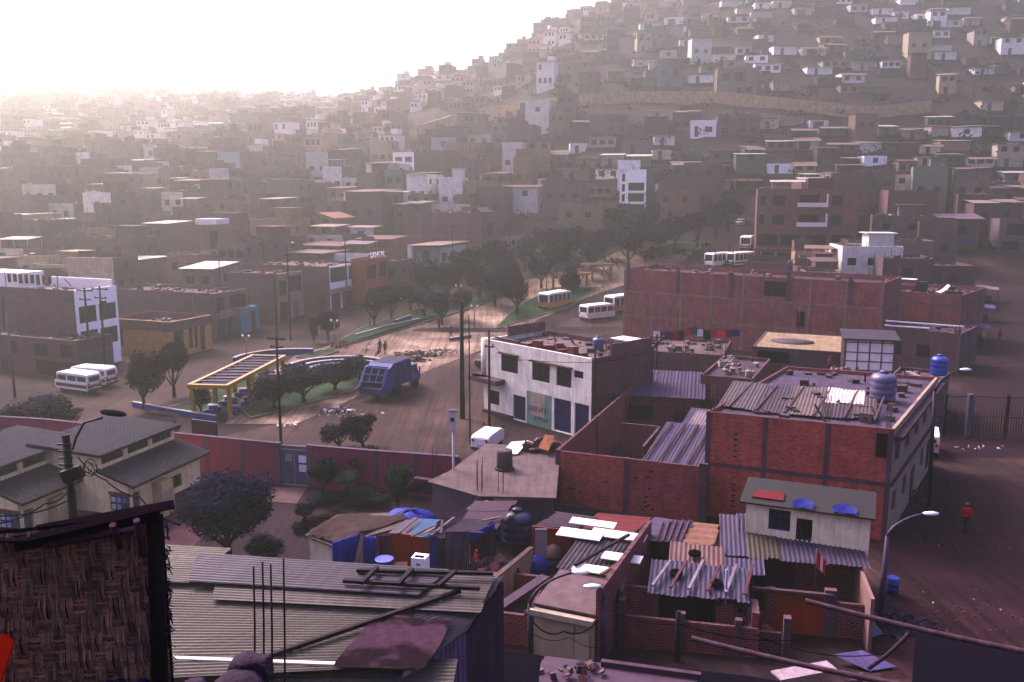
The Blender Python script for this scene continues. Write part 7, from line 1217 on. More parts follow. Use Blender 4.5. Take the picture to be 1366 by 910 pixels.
# sheets overlap like steps: ridges run across the picture
shedsheet(((205, 770), (205, 905), (560, 888), (590, 790)), (9.25, 9.05, 9.05, 9.25), (128, 122, 106)); shedsheet(((290, 752), (285, 800), (640, 818), (662, 768)), (9.42, 9.34, 9.34, 9.42), (118, 112, 102)); shedsheet(((150, 724), (150, 775), (250, 778), (310, 732)), (9.46, 9.38, 9.38, 9.46), (130, 124, 108)); shedsheet(((265, 738), (250, 775), (560, 794), (600, 760)), (9.54, 9.48, 9.48, 9.54), (104, 98, 102)); shedsheet(((560, 790), (540, 905), (622, 842), (672, 770)), (9.3, 9.1, 9.12, 9.3), (112, 106, 104))
shedsheet(((205, 880), (200, 935), (600, 935), (610, 880)), (8.82, 8.7, 8.7, 8.82), (124, 118, 106))
mb = MB(); mb.obox(W(205, 877, 9.1), W(560, 890, 9.1), .12, .05, 'clean'); att(mb.build('ridge_strip', None, (206, 198, 188)))
vq = [W(530, 905, 8.9), W(622, 842, 9.02)]; mb = MB(); b_ = [Vector((q.x, q.y, 5.5)) for q in vq]; mb.corr(vq[0], vq[1], b_[1], b_[0], .16, .025, 'metalroof', seg=6); att(mb.build('tin_wall', None, (150, 136, 168)))
wq = [W(200, 740, 9.2), W(672, 772, 9.2), W(622, 842, 9.0)]
mb = MB(); mb.face([wq[0] + up * -.1, wq[1] + up * -.1, Vector((wq[1].x, wq[1].y, 2.5)), Vector((wq[0].x, wq[0].y, 2.5))], 'wood'); mb.face([wq[1] + up * -.1, wq[2] + up * -.1, Vector((wq[2].x, wq[2].y, 2.5)), Vector((wq[1].x, wq[1].y, 2.5))], 'corr'); att(mb.build('back_wall', None, (92, 76, 96)))
lad = thing('ladder', 'rough dark wooden ladder lying on the far edge of the corrugated roof', 'ladder', W(560, 775, 9.6)); o1 = lad.location
def attl(o): o.parent = lad; o.matrix_parent_inverse = Matrix.Translation(o1).inverted()
for a, b in (((476, 761), (658, 765)), ((458, 775), (640, 785))): mb = MB(); mb.obox(W(*a, 9.62), W(*b, 9.62), .11, .09, 'wood'); attl(mb.build('rail', None, (52, 38, 52)))
for a, b in (((482, 778), (503, 757)), ((530, 780), (550, 759)), ((584, 782), (607, 762))): mb = MB(); mb.obox(W(*a, 9.72), W(*b, 9.72), .12, .09, 'wood'); attl(mb.build('rung', None, (48, 34, 46)))
plank('long dark pole lying diagonally across the corrugated roof', W(356, 876, 9.16), W(614, 788, 9.5), .11, .1, (64, 46, 54), 'roof_pole', 'pole')
s = NT('stained_felt'); oi = s.add('ShaderNodeObjectInfo'); u = s.ob(); c_ = s.mul((oi, 'Color'), s.ramp(s.noise(u, 1.0, 3, .5), [(.43, g4(.22)), (.52, g4(1.0))])); c_ = s.mul(c_, s.ramp(s.noise(u, 5, 5, .7), [(.3, g4(.6)), (.65, g4(1.1))])); M['felt'] = s.done(c_, .95, 0, .03)
q = quad_on(((443, 890), (497, 824), (606, 827), (566, 892)), (9.18, 9.32, 9.3, 9.16)); mb = MB(); r6 = random.Random(2)
g_ = [[mb.vert(q[0].lerp(q[3], i / 12).lerp(q[1].lerp(q[2], i / 12), j / 8) + up * r6.uniform(0, .03) + Vector((r6.uniform(-.03, .03) if i in (0, 12) else 0, r6.uniform(-.03, .03), 0))) for i in range(13)] for j in range(9)]
for j in range(8):
    for i in range(12): mb.idface((g_[j][i], g_[j][i + 1], g_[j + 1][i + 1], g_[j + 1][i]), 'felt', True)
tag(mb.build('felt_mat', None, (92, 72, 80)), 'dark stained felt mat lying on the corrugated roof', 'mat')
rg = thing('rebar_group', 'four tall thin rebars standing in front of the corrugated roof', 'rebar', D(355, 905, 12.5))
for px, yt, yb in ((338, 755, 880), (350, 749, 880), (361, 752, 905), (378, 744, 925)):
    a = D(px, yt, 12.5); b = D(px + 2, yb + 25, 12.5); mb = MB(); mb.tube([b, a.lerp(b, .5) + Vector((.01, 0, 0)), a], .016, 6); o = mb.build('bar', None, (40, 20, 30)); o.parent = rg; o.matrix_parent_inverse = Matrix.Translation(rg.location).inverted()
def rock(label, p, r, seed, col=(78, 66, 76), sq=.75):
    bm_ = bpy.data.meshes.new('rock'); import bmesh
    b = bmesh.new(); bmesh.ops.create_icosphere(b, subdivisions=4, radius=1); rr = random.Random(seed); ds = [(Vector((rr.gauss(0, 1), rr.gauss(0, 1), rr.gauss(0, 1))).normalized(), rr.uniform(.55, .95)) for _ in range(14)]
    for v in b.verts:
        k = 1.0
        for d, l in ds: dd_ = v.co.dot(d); k = min(k, l / dd_ if dd_ > .2 else 9)
        v.co = v.co * k * r * (1 + rr.uniform(-.02, .02)); v.co.z *= sq
    b.to_mesh(bm_); b.free(); o = bpy.data.objects.new('rock', bm_); COL.objects.link(o); bm_.materials.append(M['stone']); o.color = lin(col); o.location = p; return tag(o, label, 'rock', 'rocks at the camera side')
M['stone'] = m_objcol('stone', .95, .9, 4, False, .1, .4, .6)
rock('dark angular boulder topping the stone pile by the rebars', D(336, 893, 6.8), .2, 1); rock('flat stone under the angular boulder', D(322, 928, 6.6), .27, 2); rock('small stone at the pile edge between hut and boulder', D(262, 921, 6.5), .14, 3); rock('rounded stone leaning at the straw hut foot', D(150, 905, 5.6), .16, 4, (64, 52, 78)); rock('pale blue stone beside the hut corner post', D(186, 918, 5.6), .15, 5, (70, 66, 110)); rock('stone between the two hut foot stones', D(110, 930, 5.5), .15, 6)
# straw hut
M['weave'] = None
s = NT('woven_cane'); u = s.uv(); oi = s.add('ShaderNodeObjectInfo'); g_ = s.add('ShaderNodeNewGeometry'); n1 = s.noise(s.uv(3, 26), 5, 5, .7); n2 = s.noise(u, 4, 4); rr_ = s.ramp((g_, 'Random Per Island'), [(0, g4(.35)), (.55, g4(.9)), (.85, g4(1.2)), (1, (1.7, 1.15, .9, 1))])
M['weave'] = s.done(s.mul(s.mul(s.mul((oi, 'Color'), rr_), s.ramp(n1, [(.3, g4(.35)), (.65, g4(1.2))])), s.ramp(n2, [(.3, g4(.5)), (.6, g4(1.05))])), .8, 0, .2)
YH = 5.2; hut_o = D(100, 905, YH); sh_ = thing('straw_hut', 'woven cane mat hut with a slanting grey sheet roof beside the camera', 'hut', Vector((hut_o.x, YH, hut_o.z)))
def ath(o): o.parent = sh_; o.matrix_parent_inverse = Matrix.Translation(sh_.location).inverted(); return o
tl_, bl_ = D(-40, 716, YH), D(-40, 960, YH); tr2, br_ = D(214, 690, YH + .5), D(232, 960, YH + .5); ux_ = (tr2 - tl_); 
def hp_(u, v, k=0.0): return tl_.lerp(tr2, u).lerp(bl_.lerp(br_, u), v) + Vector((.1, -1, 0)) * k
mb = MB(); q = [hp_(0, .0, -.06), hp_(1, .0, -.06), hp_(1, 1, -.06), hp_(0, 1, -.06)]; mb.face(q, 'black'); ath(mb.build('dark_backing', None))  # black sheet added so the gaps between the canes read dark
mb = MB(); rw = random.Random(4); nu, nv = 16, 11
# flattened canes woven in slanting bundles: over-under basket blocks made of thin strips
for i in range(nu + 3):
    for j in range(nv):
        u0 = (i - 1.5 + .16 * j) / nu; v0 = j / nv
        if u0 > 1.02 or u0 < -.1: continue
        vert_ = (i + j) % 2 == 0 or rw.random() < .35; ns = 5
        for k in range(ns):
            if vert_:
                ua = u0 + (k + .08) / ns / nu; ub = ua + rw.uniform(.7, .95) / ns / nu; va, vb = v0 - .035 - rw.uniform(0, .03), v0 + 1.28 / nv + rw.uniform(-.01, .03); lean = .16 / nu * 1.28; kz = .03 + rw.uniform(0, .02)
                P4 = [((ua), va, kz * .3), ((ub), va, kz * .3), (ub + lean * .5, (va + vb) / 2, kz), (ua + lean * .5, (va + vb) / 2, kz), (ua + lean, vb, kz * .2), (ub + lean, vb, kz * .2)]
                P4 = [(min(max(a, 0), 1.0), min(max(b, .0), 1), c) for a, b, c in P4]
                ids_ = [mb.vert(hp_(*p)) for p in P4]; mb.idface((ids_[0], ids_[1], ids_[2], ids_[3]), 'weave'); mb.idface((ids_[3], ids_[2], ids_[5], ids_[4]), 'weave')
            else:
                va = v0 + (k + .1) / ns / nv; vb = va + rw.uniform(.7, .95) / ns / nv; ua, ub = u0 - .02, u0 + 1.3 / nu; kz = .025 + rw.uniform(0, .02); um = (ua + ub) / 2
                P4 = [(ua, va, kz * .3), (um, va - .003, kz), (ub, va, kz * .3), (ub, vb, kz * .3), (um, vb - .003, kz), (ua, vb, kz * .3)]; P4 = [(min(max(a, 0), 1.0), min(max(b, .0), 1), c) for a, b, c in P4]
                ids_ = [mb.vert(hp_(*p)) for p in P4]; mb.idface((ids_[0], ids_[1], ids_[4], ids_[5]), 'weave'); mb.idface((ids_[1], ids_[2], ids_[3], ids_[4]), 'weave')
ath(mb.build('cane_mat', None, (168, 140, 118)))
mb = MB(); a, b = D(206, 690, YH + .38), D(216, 960, YH + .38); mb.tube([a, a.lerp(b, .5), b], [.05, .055, .06], 9, 'wood'); ath(mb.build('corner_post', None, (18, 12, 18)))
mb = MB()
for k in range(120):
    t = rw.random(); p = D(222, 690, YH + .5).lerp(D(229, 960, YH + .5), t); d = Vector((rw.uniform(.0, .7), rw.uniform(-.4, .4), rw.uniform(-1.4, .1))).normalized() * rw.uniform(.02, .06); mb.tube([p + Vector((rw.uniform(-.04, .02), 0, 0)), p + d], [.006, .003], 4, 'weave', False)
ath(mb.build('frayed_edge', None, (84, 54, 88)))['kind'] = 'stuff'
mb = MB(); a = [D(-60, 712, YH - .25), D(60, 722, YH - .25), D(228, 678, YH + .35), D(226, 672, YH + 1.2), D(70, 712, YH + 1.4), D(-60, 700, YH + 1.5)]
mb.corr(D(-80, 722, YH - .2), D(-80, 698, YH + 1.6), D(64, 710, YH + 1.4), D(40, 722, YH - .2), .12, .014, 'dullsheet', seg=6); ath(mb.build('roof_sheet', None, (46, 40, 44)))
mb = MB(); mb.corr(D(36, 722, YH - .25), D(48, 703, YH + .8), D(232, 669, YH + 1.2), D(232, 677, YH + .3), .12, .014, 'dullsheet', seg=6); ath(mb.build('roof_sheet', None, (42, 34, 40)))
mb = MB(); mb.obox(D(20, 730, YH + .05), D(214, 688, YH + .3), .05, .05, 'wood'); ath(mb.build('eave_pole', None, (44, 28, 42)))
for k, (xa, ya, xb, yb) in enumerate(((150, 700, 160, 730), (182, 694, 190, 740), (60, 728, 180, 706), (100, 722, 160, 708))): mb = MB(); mb.tube([D(xa, ya, YH - .02), D(xb, yb, YH + .1)], .022, 6, 'wood'); ath(mb.build('roof_stick', None, (90, 56, 74)))
mb = MB(); q = [D(-30, 846, YH - .12), D(9, 849, YH - .12), D(17, 858, YH - .12), D(0, 915, YH - .12), D(-30, 920, YH - .12)]; mb.face(q, 'tarp'); mb.face([p + Vector((0, .02, 0)) for p in q][::-1], 'tarp'); tag(mb.build('orange_cloth', None, (236, 70, 20)), 'bright orange cloth corner hanging at the frame edge on the straw hut', 'cloth')
# bamboo poles and dark roofs at the frame foot
def bamboo(label, a, b, r=.055, col=(104, 84, 88)):
    mb = MB(); n = 9; P_, rr2 = [], []
    for k in range(n + 1):
        p = a.lerp(b, k / n) - up * (.05 * math.sin(math.pi * k / n))
        for dt, f in ((-.004, 1.0), (0, 1.07), (.004, 1.0)): P_.append(p + (b - a) * dt); rr2.append(r * f)
    mb.tube(P_, rr2, 9, 'wood'); return tag(mb.build('bamboo_pole', None, col), label, 'pole', 'bamboo poles at the frame foot')
bamboo('upper bamboo pole slanting over the gravel and the black roof', D(1076, 802, 16.5), D(1400, 876, 14.5), .055); bamboo('lower bamboo pole slanting below the orange panel', D(924, 852, 16.5), D(1260, 925, 14.5), .055); bamboo('thin bamboo strut joining the two slanting poles', D(1158, 892, 15.6), D(1212, 846, 15.8), .04, (92, 74, 78)); bamboo('short pale pole stub under the lower bamboo pole', D(1130, 912, 15), D(1150, 902, 16), .07)
def darkroof(label, px, z, h, name, col=(30, 22, 32)):
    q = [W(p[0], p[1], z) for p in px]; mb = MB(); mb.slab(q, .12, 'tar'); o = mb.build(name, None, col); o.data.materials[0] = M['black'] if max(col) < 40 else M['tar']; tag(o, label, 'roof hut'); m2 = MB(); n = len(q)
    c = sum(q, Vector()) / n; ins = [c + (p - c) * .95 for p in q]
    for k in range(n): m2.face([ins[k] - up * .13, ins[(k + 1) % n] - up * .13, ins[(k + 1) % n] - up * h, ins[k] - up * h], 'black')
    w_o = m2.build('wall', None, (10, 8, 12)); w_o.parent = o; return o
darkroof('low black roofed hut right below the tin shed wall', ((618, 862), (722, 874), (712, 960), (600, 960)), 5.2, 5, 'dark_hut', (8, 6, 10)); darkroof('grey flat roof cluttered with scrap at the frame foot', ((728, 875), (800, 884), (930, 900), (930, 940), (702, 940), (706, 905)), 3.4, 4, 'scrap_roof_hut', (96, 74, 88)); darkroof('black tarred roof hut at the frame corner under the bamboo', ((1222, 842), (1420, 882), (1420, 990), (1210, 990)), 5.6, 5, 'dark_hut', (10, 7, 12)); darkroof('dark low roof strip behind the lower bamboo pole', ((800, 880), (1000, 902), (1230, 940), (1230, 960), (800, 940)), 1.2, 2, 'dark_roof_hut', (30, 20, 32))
heap('scrap_heap', 'scrap and rags lying on the grey flat roof at the frame foot', W(770, 898, 3.45), None, 1.4, .6, 24, ((110, 84, 100), (70, 50, 66), (120, 84, 80)), 'scrap heap', .13, .3)
plank('long pale beam lying on the grey flat roof', W(802, 884, 3.5), W(935, 902, 3.5), .2, .2, (104, 82, 94), 'roof_beam', 'beam'); plank('bright white edged board below the lower bamboo pole', W(1035, 902, 1.5), W(1110, 888, 1.5), .7, .06, (176, 160, 166), 'board', 'board')

# loose stones and bits over the dirt
pr_ = random.Random(21)
for lbl_, cols_, n_ in (('gravel', (92, 72, 74), 700), ('debris', (140, 122, 118), 60)):
    mb = MB()
    for _ in range(n_):
        if pr_.random() < .5: a, b = pr_.choice((((1190, 880), (1366, 880)), ((1215, 720), (1380, 720)), ((1260, 640), (1366, 640)))); px, py = pr_.uniform(a[0], b[0]), a[1] + pr_.uniform(-75, 20)
        else: px, py = pr_.uniform(300, 640), pr_.uniform(470, 600)
        if px < 640 and py > 590 - (px - 380) * -.06: continue
        g = G(px, py)
        if g.y > 118: continue
        s_ = pr_.uniform(.02, .07) * (1 if lbl_ == 'gravel' else .8); mb.T = Matrix.Translation((g.x, g.y, s_ * .3)) @ Matrix.Rotation(pr_.uniform(0, 6), 4, 'Z'); mb.prism([(-s_, -s_ * .6), (s_ * .7, -s_ * .8), (s_, s_ * .5), (-s_ * .4, s_)], -.02, s_ * .6, 'litter')
    mb.T = None; tag(mb.build(lbl_, None, cols_), kind='stuff')

ROADS = [(-62, 70, -30, 110, 8), (-30, 110, 5, 172, 9), (-18, 66, 16, 140, 13), (10, 120, 46, 182, 12), (46, 182, 54, 196, 4), (-14, 105, 30, 172, 10), (22, 45, 62, 112, 6), (62, 112, 96, 165, 6)]
def ROADY(px): return lerp_tab([(560, 175), (610, 160), (700, 143), (820, 130), (960, 130), (1160, 150), (1240, 142), (1366, 105)], px)
# ------------------------------------------------------------------ the town on the slopes: houses scattered over the terraces
tr = random.Random(5)
def free(x, y, r):
    return all((x - a) ** 2 + (y - b) ** 2 > (r * .8 + c) ** 2 for a, b, c in FOOT)
ROADPX = []                                  # clear strips: (x0,y0,x1,y1,half width)
def clear_of_roads(x, y, r):
    for x0, y0, x1, y1, hw_ in ROADS:
        dx, dy = x1 - x0, y1 - y0; t = max(0, min(1, ((x - x0) * dx + (y - y0) * dy) / (dx * dx + dy * dy)))
        if (x - x0 - dx * t) ** 2 + (y - y0 - dy * t) ** 2 < (hw_ + r * .75) ** 2: return False
    return True
cands = []
y = 122.0
while y < 720:
    step = (7.6 if y < 215 else 5.8 if y < 340 else 9.5) + (tr.uniform(-1, 1)); half = .64 * y + 12; x = -half + tr.uniform(0, 6)
    while x < half:
        wd = tr.uniform(5.2, 9.5) if y < 200 else tr.uniform(4.2, 7.6); k = PXW / 2 + 1177 * (x + wd / 2) / y
        yy = y + tr.uniform(-2.2, 2.2); z = terr(x + wd / 2, yy); px, py = proj((x + wd / 2, yy, z + 3))
        slope = (terr(x + wd / 2, yy + 4) - z) / 4
        dens = .92 if slope < .42 else .97
        if px > 380 and py < 150: dens = .55
        pb = proj((x + wd / 2, yy, z))[1]
        if 540 < px < 1345 and ROADY(px) - 9 < pb < ROADY(px) + 27: dens = 0
        gap = tr.uniform(.3, 1.8) if slope < .42 else tr.uniform(.2, 1.7)
        if tr.random() < dens and -40 < px < 1410 and -30 < py < 470:
            cands.append((yy, x, wd, z, px, py, slope))
        x += wd + gap
    y += step
WALLS = [('brown brick', (118, 84, 78)), ('dull red brick', (128, 80, 74)), ('grey block', (136, 124, 116)), ('dark brick', (96, 70, 68)), ('sand coloured', (160, 138, 114)), ('cream', (190, 174, 146)), ('whitewashed', (226, 222, 214)), ('greenish', (122, 128, 112)), ('mauve', (124, 102, 100)), ('tan plastered', (146, 116, 98))]
SHACKW = [('bare plywood', (150, 128, 108)), ('bright white', (246, 244, 238)), ('chalk white', (238, 234, 224)), ('whitewashed', (232, 230, 222)), ('pale grey', (176, 168, 158)), ('brown board', (104, 82, 72)), ('weathered green', (116, 128, 106)), ('dull blue', (108, 114, 120)), ('cream', (204, 192, 164)), ('dark plank', (80, 66, 64))]
ROOFS = ['rebar edged roof', 'rusty sheet roof', 'pale sheet roof', 'roof stair hut', 'bare flat roof', 'half built upper storey', 'front sheet awning', 'low roof wall', 'posted roof canopy', 'two sheet roof']
def where(px, py):
    if px < 330: return 'beyond the white block' if py > 300 else 'beyond the corner house' if py > 235 else 'in the valley haze'
    if px < 560: return 'behind the arched house' if py > 260 else 'below the slim house' if py > 205 else 'under the hazy ridge'
    if px < 800: return 'behind the long block' if py > 240 else 'under the retaining wall' if py > 165 else 'above the retaining wall' if py > 95 else 'by the misty ridge'
    if px < 1010: return 'around the white tower' if py > 190 else 'below the grey house' if py > 135 else 'beside the grey house' if py > 60 else 'at the hill stairs'
    if px < 1200: return 'above the orange apartments' if py > 200 else 'under the wall bend' if py > 145 else 'on the steep slope' if py > 70 else 'high on the hill'
    return 'at the street end' if py > 230 else 'on the lower slope' if py > 140 else 'on the upper slope' if py > 65 else 'at the very hilltop'
FEAT = ['', 'one window', 'two windows', 'three windows', 'dark doorway', 'green door', 'red door', 'blue door', 'wide shutter']
used = set(); placed = [0, 0]; far = MB(); MAXH = (225, 285)
cands.sort()
def far_house(mb, x, y, z, w, d, h, rot, mat):
    c, s_ = math.cos(rot), math.sin(rot); mb.T = Matrix.Translation((x, y, z)) @ Matrix.Rotation(rot, 4, 'Z')
    mb.box(0, w, 0, d, -2.5, h, mat); mb.box(-.2, w + .2, -.5, d * .9, h + .02, h + .14, 'far_b' if mat != 'far_b' else 'far_a')
    for q in range(2 if h > 4 else 1):
        for t in (.12, .42, .7):
            if tr.random() < .7: mb.box(w * t, w * t + w * .17, -.04, .1, (q + .4) * h / (2 if h > 4 else 1), (q + .78) * h / (2 if h > 4 else 1), 'black')
    if h > 4 and tr.random() < .6: mb.box(w * .55, w * .95, d * .3, d * .8, h, h + 1.8, mat)
    mb.T = None
for i, c in enumerate((((190, 166, 150)), ((140, 118, 110)), ((228, 224, 214)), ((110, 90, 86)))): 
    M['far_' + 'abcd'[i]] = NT('distant_wall_' + 'abcd'[i]).done(lin(c), .9, 0, .1)
for yy, x, wd, z, px, py, slope in cands:
    dep = tr.uniform(6, 10) if slope < .42 else tr.uniform(3.2, 5); r = math.hypot(wd, dep) / 2; cx, cy = x + wd / 2, yy + dep / 2
    if not free(cx, cy, min(wd, dep) / 2) or not clear_of_roads(cx, cy, r): continue
    FOOT.append((cx, cy, min(wd, dep) * .42))
    rot = R(tr.choice((-22, -22, -15, -8)) + tr.uniform(-4, 4)) if slope < .42 else R(tr.uniform(-14, 8))
    shack = slope >= .42 or (yy > 330 and tr.random() < .3)
    st = 1 if shack and tr.random() < .85 else tr.choice((1, 2, 2, 2, 3, 3)) if yy < 300 else tr.choice((1, 1, 1, 2))
    h = (tr.uniform(2.2, 2.7) if shack else 2.75) * st + (.0 if shack else tr.choice((0, .4, .8)))
    if placed[shack] >= MAXH[shack]:
        far_house(far, x, yy, z, wd * .78, dep * .8, h * .9, rot, 'far_' + tr.choice('aabbbddcc' if not shack else 'aabbccdd')); continue
    zone = where(px, py); pal = SHACKW if shack else WALLS
    for _ in range(60):
        wn, wc = tr.choice(pal) if tr.random() < .45 else tr.choice(pal[:4] if not shack else pal); ri = tr.choice((0, 0, 1, 2, 3, 3, 4, 5, 5, 7, 7, 8, 9)) if not shack else tr.choice((1, 2, 4, 6, 9, 1, 2)); fi = tr.randrange(9)
        key = (zone, wn, st, ri, fi)
        if key not in used: break
    used.add(key)
    kind = 'shack' if shack else 'house'
    wm = 'brick' if 'brick' in wn else 'conc' if 'block' in wn else 'paint'
    pale = tr.choice(((236, 230, 216), (226, 214, 190), (200, 196, 186), (214, 196, 170), (176, 186, 180), (206, 176, 150))) if wm == 'brick' and tr.random() < .34 else None
    label = '%s %s, %s%s, %s' % ((wn + ' pale fronted') if pale else wn, {1: kind, 2: 'two storey ' + kind, 3: 'three storey ' + kind}[st], ROOFS[ri], (', ' + FEAT[fi]) if fi else '', zone)
    if len(label.split()) > 16: label = label.replace(' pale fronted', '')
    jit = tr.uniform(.9, 1.1); wc = tuple(min(255, v * jit) for v in wc); wm = 'brick' if 'brick' in wn else 'conc' if 'block' in wn else 'paint'
    root = thing('hillside_shack' if shack else 'hillside_house', label, kind, (x, yy, z), rot, 'shacks on the steep slope' if shack else 'houses of the hazy town')
    ops = []
    if fi in (1, 2, 3): ops = [(wd * (q + .5) / fi - .7, wd * (q + .5) / fi + .7, .8 + 2.6 * (st - 1), 2.0 + 2.6 * (st - 1)) for q in range(fi)]
    if fi in (4, 5, 6, 7): ops = [(wd * .3, wd * .3 + 1.0, .05, 2.0)]
    if fi == 8: ops = [(wd * .2, wd * .2 + 2.6, .05, 2.1)]
    if st > 1 and fi not in (1, 2, 3): ops += [(wd * .15, wd * .15 + 1.3, 3.6, 4.8), (wd * .6, wd * .6 + 1.3, 3.6, 4.8)]
    sops = [] if shack else [(dep * t, dep * t + 1.1, q * 2.75 + .9, q * 2.75 + 2.1) for q in range(st) for t in ((.15, .6) if tr.random() < .6 else (.4,)) if tr.random() < .75]
    mb = MB(); bz = -3.2; rz = h - .35
    vis = [((0, 0), (wd, 0), ops), ((wd, 0), (wd, dep), sops), ((wd, dep), (0, dep), []), ((0, dep), (0, 0), [])]
    for p0, p1, oo in vis:
        if p0 == (0, 0) and pale:
            m3 = MB(); P = facade(m3, p0, p1, bz, h, [(q[0], q[1], q[2] - bz, q[3] - bz) for q in oo], 'paint', inner=rz); m3.build('facade', root, pale)
        else: P = facade(mb, p0, p1, bz, h, [(q[0], q[1], q[2] - bz, q[3] - bz) for q in oo], wm, inner=rz)
        for q in oo:
            w2 = MB(); isdoor = fi in (4, 5, 6, 7) and q[3] == 2.0 and oo is ops
            col = {5: (60, 96, 74), 6: (120, 44, 48), 7: (60, 74, 120)}.get(fi, (26, 22, 30)) if isdoor else (112, 104, 112) if fi == 8 and q[3] == 2.1 else (60, 52, 60)
            mt = 'black' if isdoor and fi == 4 else 'clean' if isdoor else 'corr' if fi == 8 and q[3] == 2.1 else 'glass'  # black face stands in for the unlit inside of an open doorway
            pp = [P(u, v - bz, .12) for u, v in ((q[0], q[2]), (q[1], q[2]), (q[1], q[3]), (q[0], q[3]))]; w2.face(pp, mt)
            w2.build('door' if isdoor else 'shutter' if mt == 'corr' else 'window', root, col)
    if wm == 'brick' and not pale and tr.random() < .7:
        fb = MB()
        for xx in ((0, wd / 2, wd) if not pale else (wd,)): fb.box(xx - .13 if xx else -.03, xx + .13 if xx < wd else xx + .03, -.035, .05, bz, h - .02, 'conc')
        fb.box(.1, wd - .1, -.025, .05, 2.5, 2.72, 'conc') if not pale and not any(q[2] < 2.7 < q[3] for q in ops) else None
        fb.box(wd - .05, wd + .03, dep - .2, dep + .03, bz, h - .02, 'conc'); fb.build('concrete_frame', root, (136, 116, 112))
    wb = mb.build('wall', root, wc)
    if shack:
        m2 = MB(); e0, e1, f_ = tr.uniform(.2, 1.6), tr.uniform(.2, 1.6), tr.uniform(.5, 1.8); m2.prism([(-e0, -f_), (wd + e1, -f_ * tr.uniform(.6, 1)), (wd + e1, dep), (-e0, dep)], -4.5, -.04, 'stone'); m2.build('stone_terrace', root, tr.choice(((88, 72, 66), (112, 96, 84), (70, 56, 54))))
    rc = tr.choice(((92, 76, 74), (110, 92, 86), (76, 64, 64)))
    rb = MB()
    if ri in (0, 3, 4, 5, 7, 8): rb.box(.17, wd - .17, .17, dep - .17, rz - .15, rz, 'conc'); rb.build('roof', root, rc)
    if ri == 0:
        for xx in (.2, wd - .2):
            m2 = MB()
            for q in (-.08, .08): m2.tube([(xx + q, .2, h - .3), (xx + q, .2, h + 1.1)], .03, 4)
            m2.build('rebar_stub', root, (80, 56, 54))
    if ri in (1, 2, 6, 9):
        c1 = {1: (124, 88, 74), 2: (206, 200, 188), 6: (150, 132, 120), 9: (166, 152, 140)}[ri]; tl = tr.uniform(.1, .7)
        rb.slab([(-.3, -.6, h + .1), (wd + .3, -.6, h + .1), (wd + .3, dep + .2, h + .1 + tl), (-.3, dep + .2, h + .1 + tl)] if ri != 9 else [(-.3, -.5, h + .1), (wd * .55, -.5, h + .12), (wd * .55, dep, h + .1 + tl), (-.3, dep, h + .1 + tl)], .06, 'metalroof')
        if ri == 9: rb.slab([(wd * .5, -.8, h + .3), (wd + .3, -.6, h + .26), (wd + .3, dep, h + .2 + tl), (wd * .5, dep, h + .3 + tl)], .06, 'corr')
        if ri == 6: rb.slab([(-.2, -2.0, h - .5), (wd + .2, -2.0, h - .5), (wd + .2, -.62, h + .02), (-.2, -.62, h + .02)], .06, 'metalroof')
        rb.build('sheet_roof', root, c1)
        if ri == 6:
            m2 = MB(); [m2.tube([(xx, -1.9, -2), (xx, -1.9, h - .5)], .06, 5) for xx in (.1, wd - .1)]; m2.build('awning_post', root, (90, 74, 70))
    if ri == 3:
        m2 = MB(); m2.box(wd * .5, wd * .92, dep * .3, dep * .75, rz, h + 1.9, wm); m2.box(wd * .45, wd * .97, dep * .25, dep * .8, h + 1.9, h + 2.02, 'conc'); m2.build('stair_hut', root, wc)
    if ri == 5:
        m2 = MB(); m2.box(.0, wd * .5, dep * .3, dep * .3 + .15, rz, h + 2.0, 'brick'); m2.box(-.0, .15, dep * .3 + .16, dep, rz, h + 1.6, 'brick'); m2.box(wd * .5 - .15, wd * .5, dep * .3 + .16, dep * .9, rz, h + 1.3, 'brick'); m2.build('unfinished_wall', root, (126, 86, 78))
    if ri in (0, 3, 4, 5, 7) and yy < 270:
        m2 = MB()
        for _ in range(tr.randrange(6, 16)):
            bx_, by_, s_ = tr.uniform(.5, wd - .5), tr.uniform(.4, dep - .5), tr.uniform(.1, .45); m2.T = Matrix.Translation((bx_, by_, rz + s_ * .4)) @ Matrix.Rotation(tr.uniform(0, 3), 4, 'Z') @ Matrix.Rotation(tr.uniform(-.3, .3), 4, 'X'); m2.box(-s_, s_, -s_ * .7, s_ * .7, -s_ * .5, s_ * tr.uniform(.2, 1.4), 'litter')
        m2.T = None
        for _ in range(3): bx_, by_ = tr.uniform(.5, wd - .5), tr.uniform(.4, dep - .5); m2.obox((bx_, by_, rz), (bx_ + tr.uniform(-1, 1), by_ + tr.uniform(-1, 1), rz + tr.uniform(.6, 1.9)), .08, .06, 'wood')
        m2.build('roof_clutter', root, tr.choice(((84, 66, 66), (120, 106, 98), (150, 140, 130), (70, 62, 80), (112, 56, 52))))['kind'] = 'stuff'
    if ri == 7:
        m2 = MB(); m2.box(.2, wd - .2, dep * .4, dep * .4 + .15, rz, h + .8, 'brick'); m2.build('roof_wall', root, (126, 88, 80))
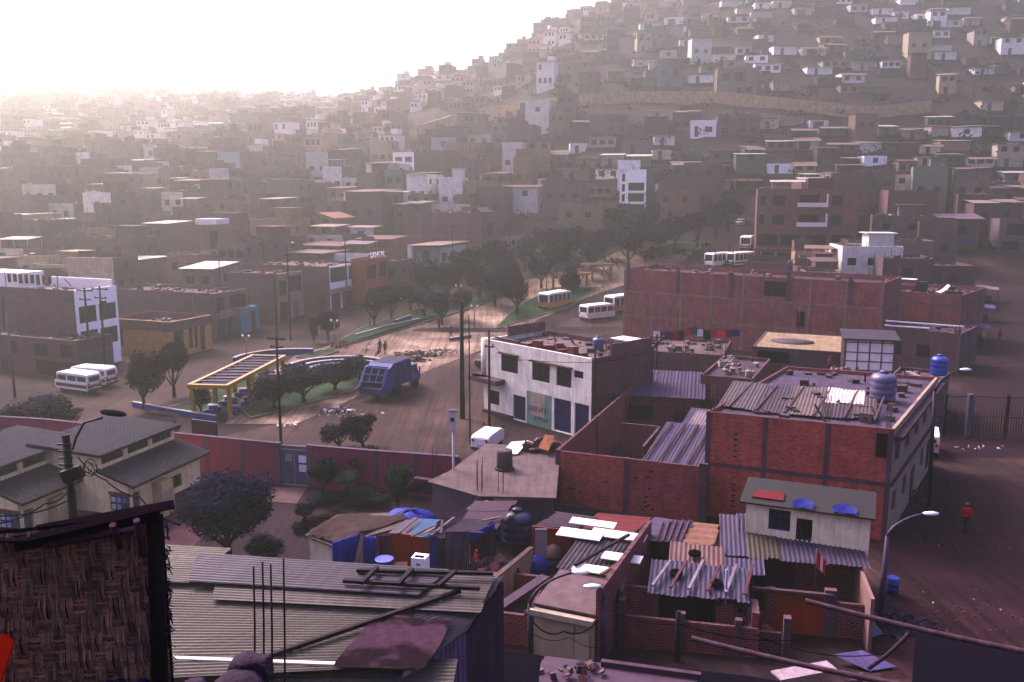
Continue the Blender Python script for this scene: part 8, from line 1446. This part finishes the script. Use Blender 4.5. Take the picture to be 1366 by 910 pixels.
    if ri == 8:
        m2 = MB(); m2.slab([(wd * .1, .3, h + 1.6), (wd * .8, .3, h + 1.6), (wd * .8, dep * .7, h + 1.9), (wd * .1, dep * .7, h + 1.9)], .06, 'metalroof')
        for ax in (.13, .77):
            for ay in (.5, dep * .65): m2.tube([(wd * ax, ay, rz), (wd * ax, ay, h + 1.65)], .05, 5)
        m2.build('canopy', root, tr.choice(((196, 188, 176), (150, 128, 112), (120, 104, 100))))
    placed[shack] += 1
tag(far.build('distant_houses'), kind='stuff')

# retaining wall of the hill road, the hill stairs, scrub
rwall = thing('retaining_wall', 'long pale retaining wall curving across the hillside below the upper shacks', 'wall')
px_ = list(range(560, 1262, 22)); mid = [G(p, ROADY(p) + 8) for p in px_]; hts = [max(1.5, D(p, ROADY(p) - 8, m.y).z - m.z) for p, m in zip(px_, mid)]
for (a, ha_), (b, hb_) in zip(zip(mid, hts), zip(mid[1:], hts[1:])):
    mb = MB(); d = (b - a); n = Vector((d.y, -d.x, 0)).normalized(); o_ = [a - up * 2, b - up * 2, b + up * hb_, a + up * ha_]; k_ = [p - n * 1.2 for p in o_]
    mb.face(o_, 'conc'); mb.face([o_[3], o_[2], k_[2], k_[3]], 'conc'); mb.face(k_[::-1], 'conc'); mb.build('wall_panel', rwall, (196, 172, 140))
sta = thing('hill_stairs', 'straight concrete stairway climbing the hill beside the grey block house', 'stairs'); prev = None
for k in range(26):
    g = G(1022 - k * .25, 122 - k * 4.6)
    if prev and (g - prev).length < 12: mb = MB(); c = (g + prev) / 2; mb.box(c.x - 1.0, c.x + 1.0, prev.y, g.y, c.z - .6, c.z + .35, 'conc'); mb.build('flight', sta, (128, 112, 100))
    prev = g
sr = random.Random(9); mb = MB(); cnt = 0
while cnt < 520:
    y = sr.uniform(150, 420); x = sr.uniform(-.1, .64) * y; z = terr(x, y)
    if (terr(x, y + 3) - z) / 3 < .3: continue
    cnt += 1; R0 = sr.uniform(.5, 1.7)
    for _ in range(34):
        p = Vector((x, y, z + .2 * R0)) + Vector((sr.gauss(0, R0), sr.gauss(0, R0), abs(sr.gauss(0, R0 * .6)))); a = Vector((sr.gauss(0, 1), sr.gauss(0, 1), sr.gauss(0, 1))).normalized() * .42; b = a.cross(Vector((.3, .5, 1))).normalized() * .3; mb.face((p - a, p + b, p + a, p - b), 'leaf')
tag(mb.build('undergrowth', None, (66, 64, 48)), kind='stuff')
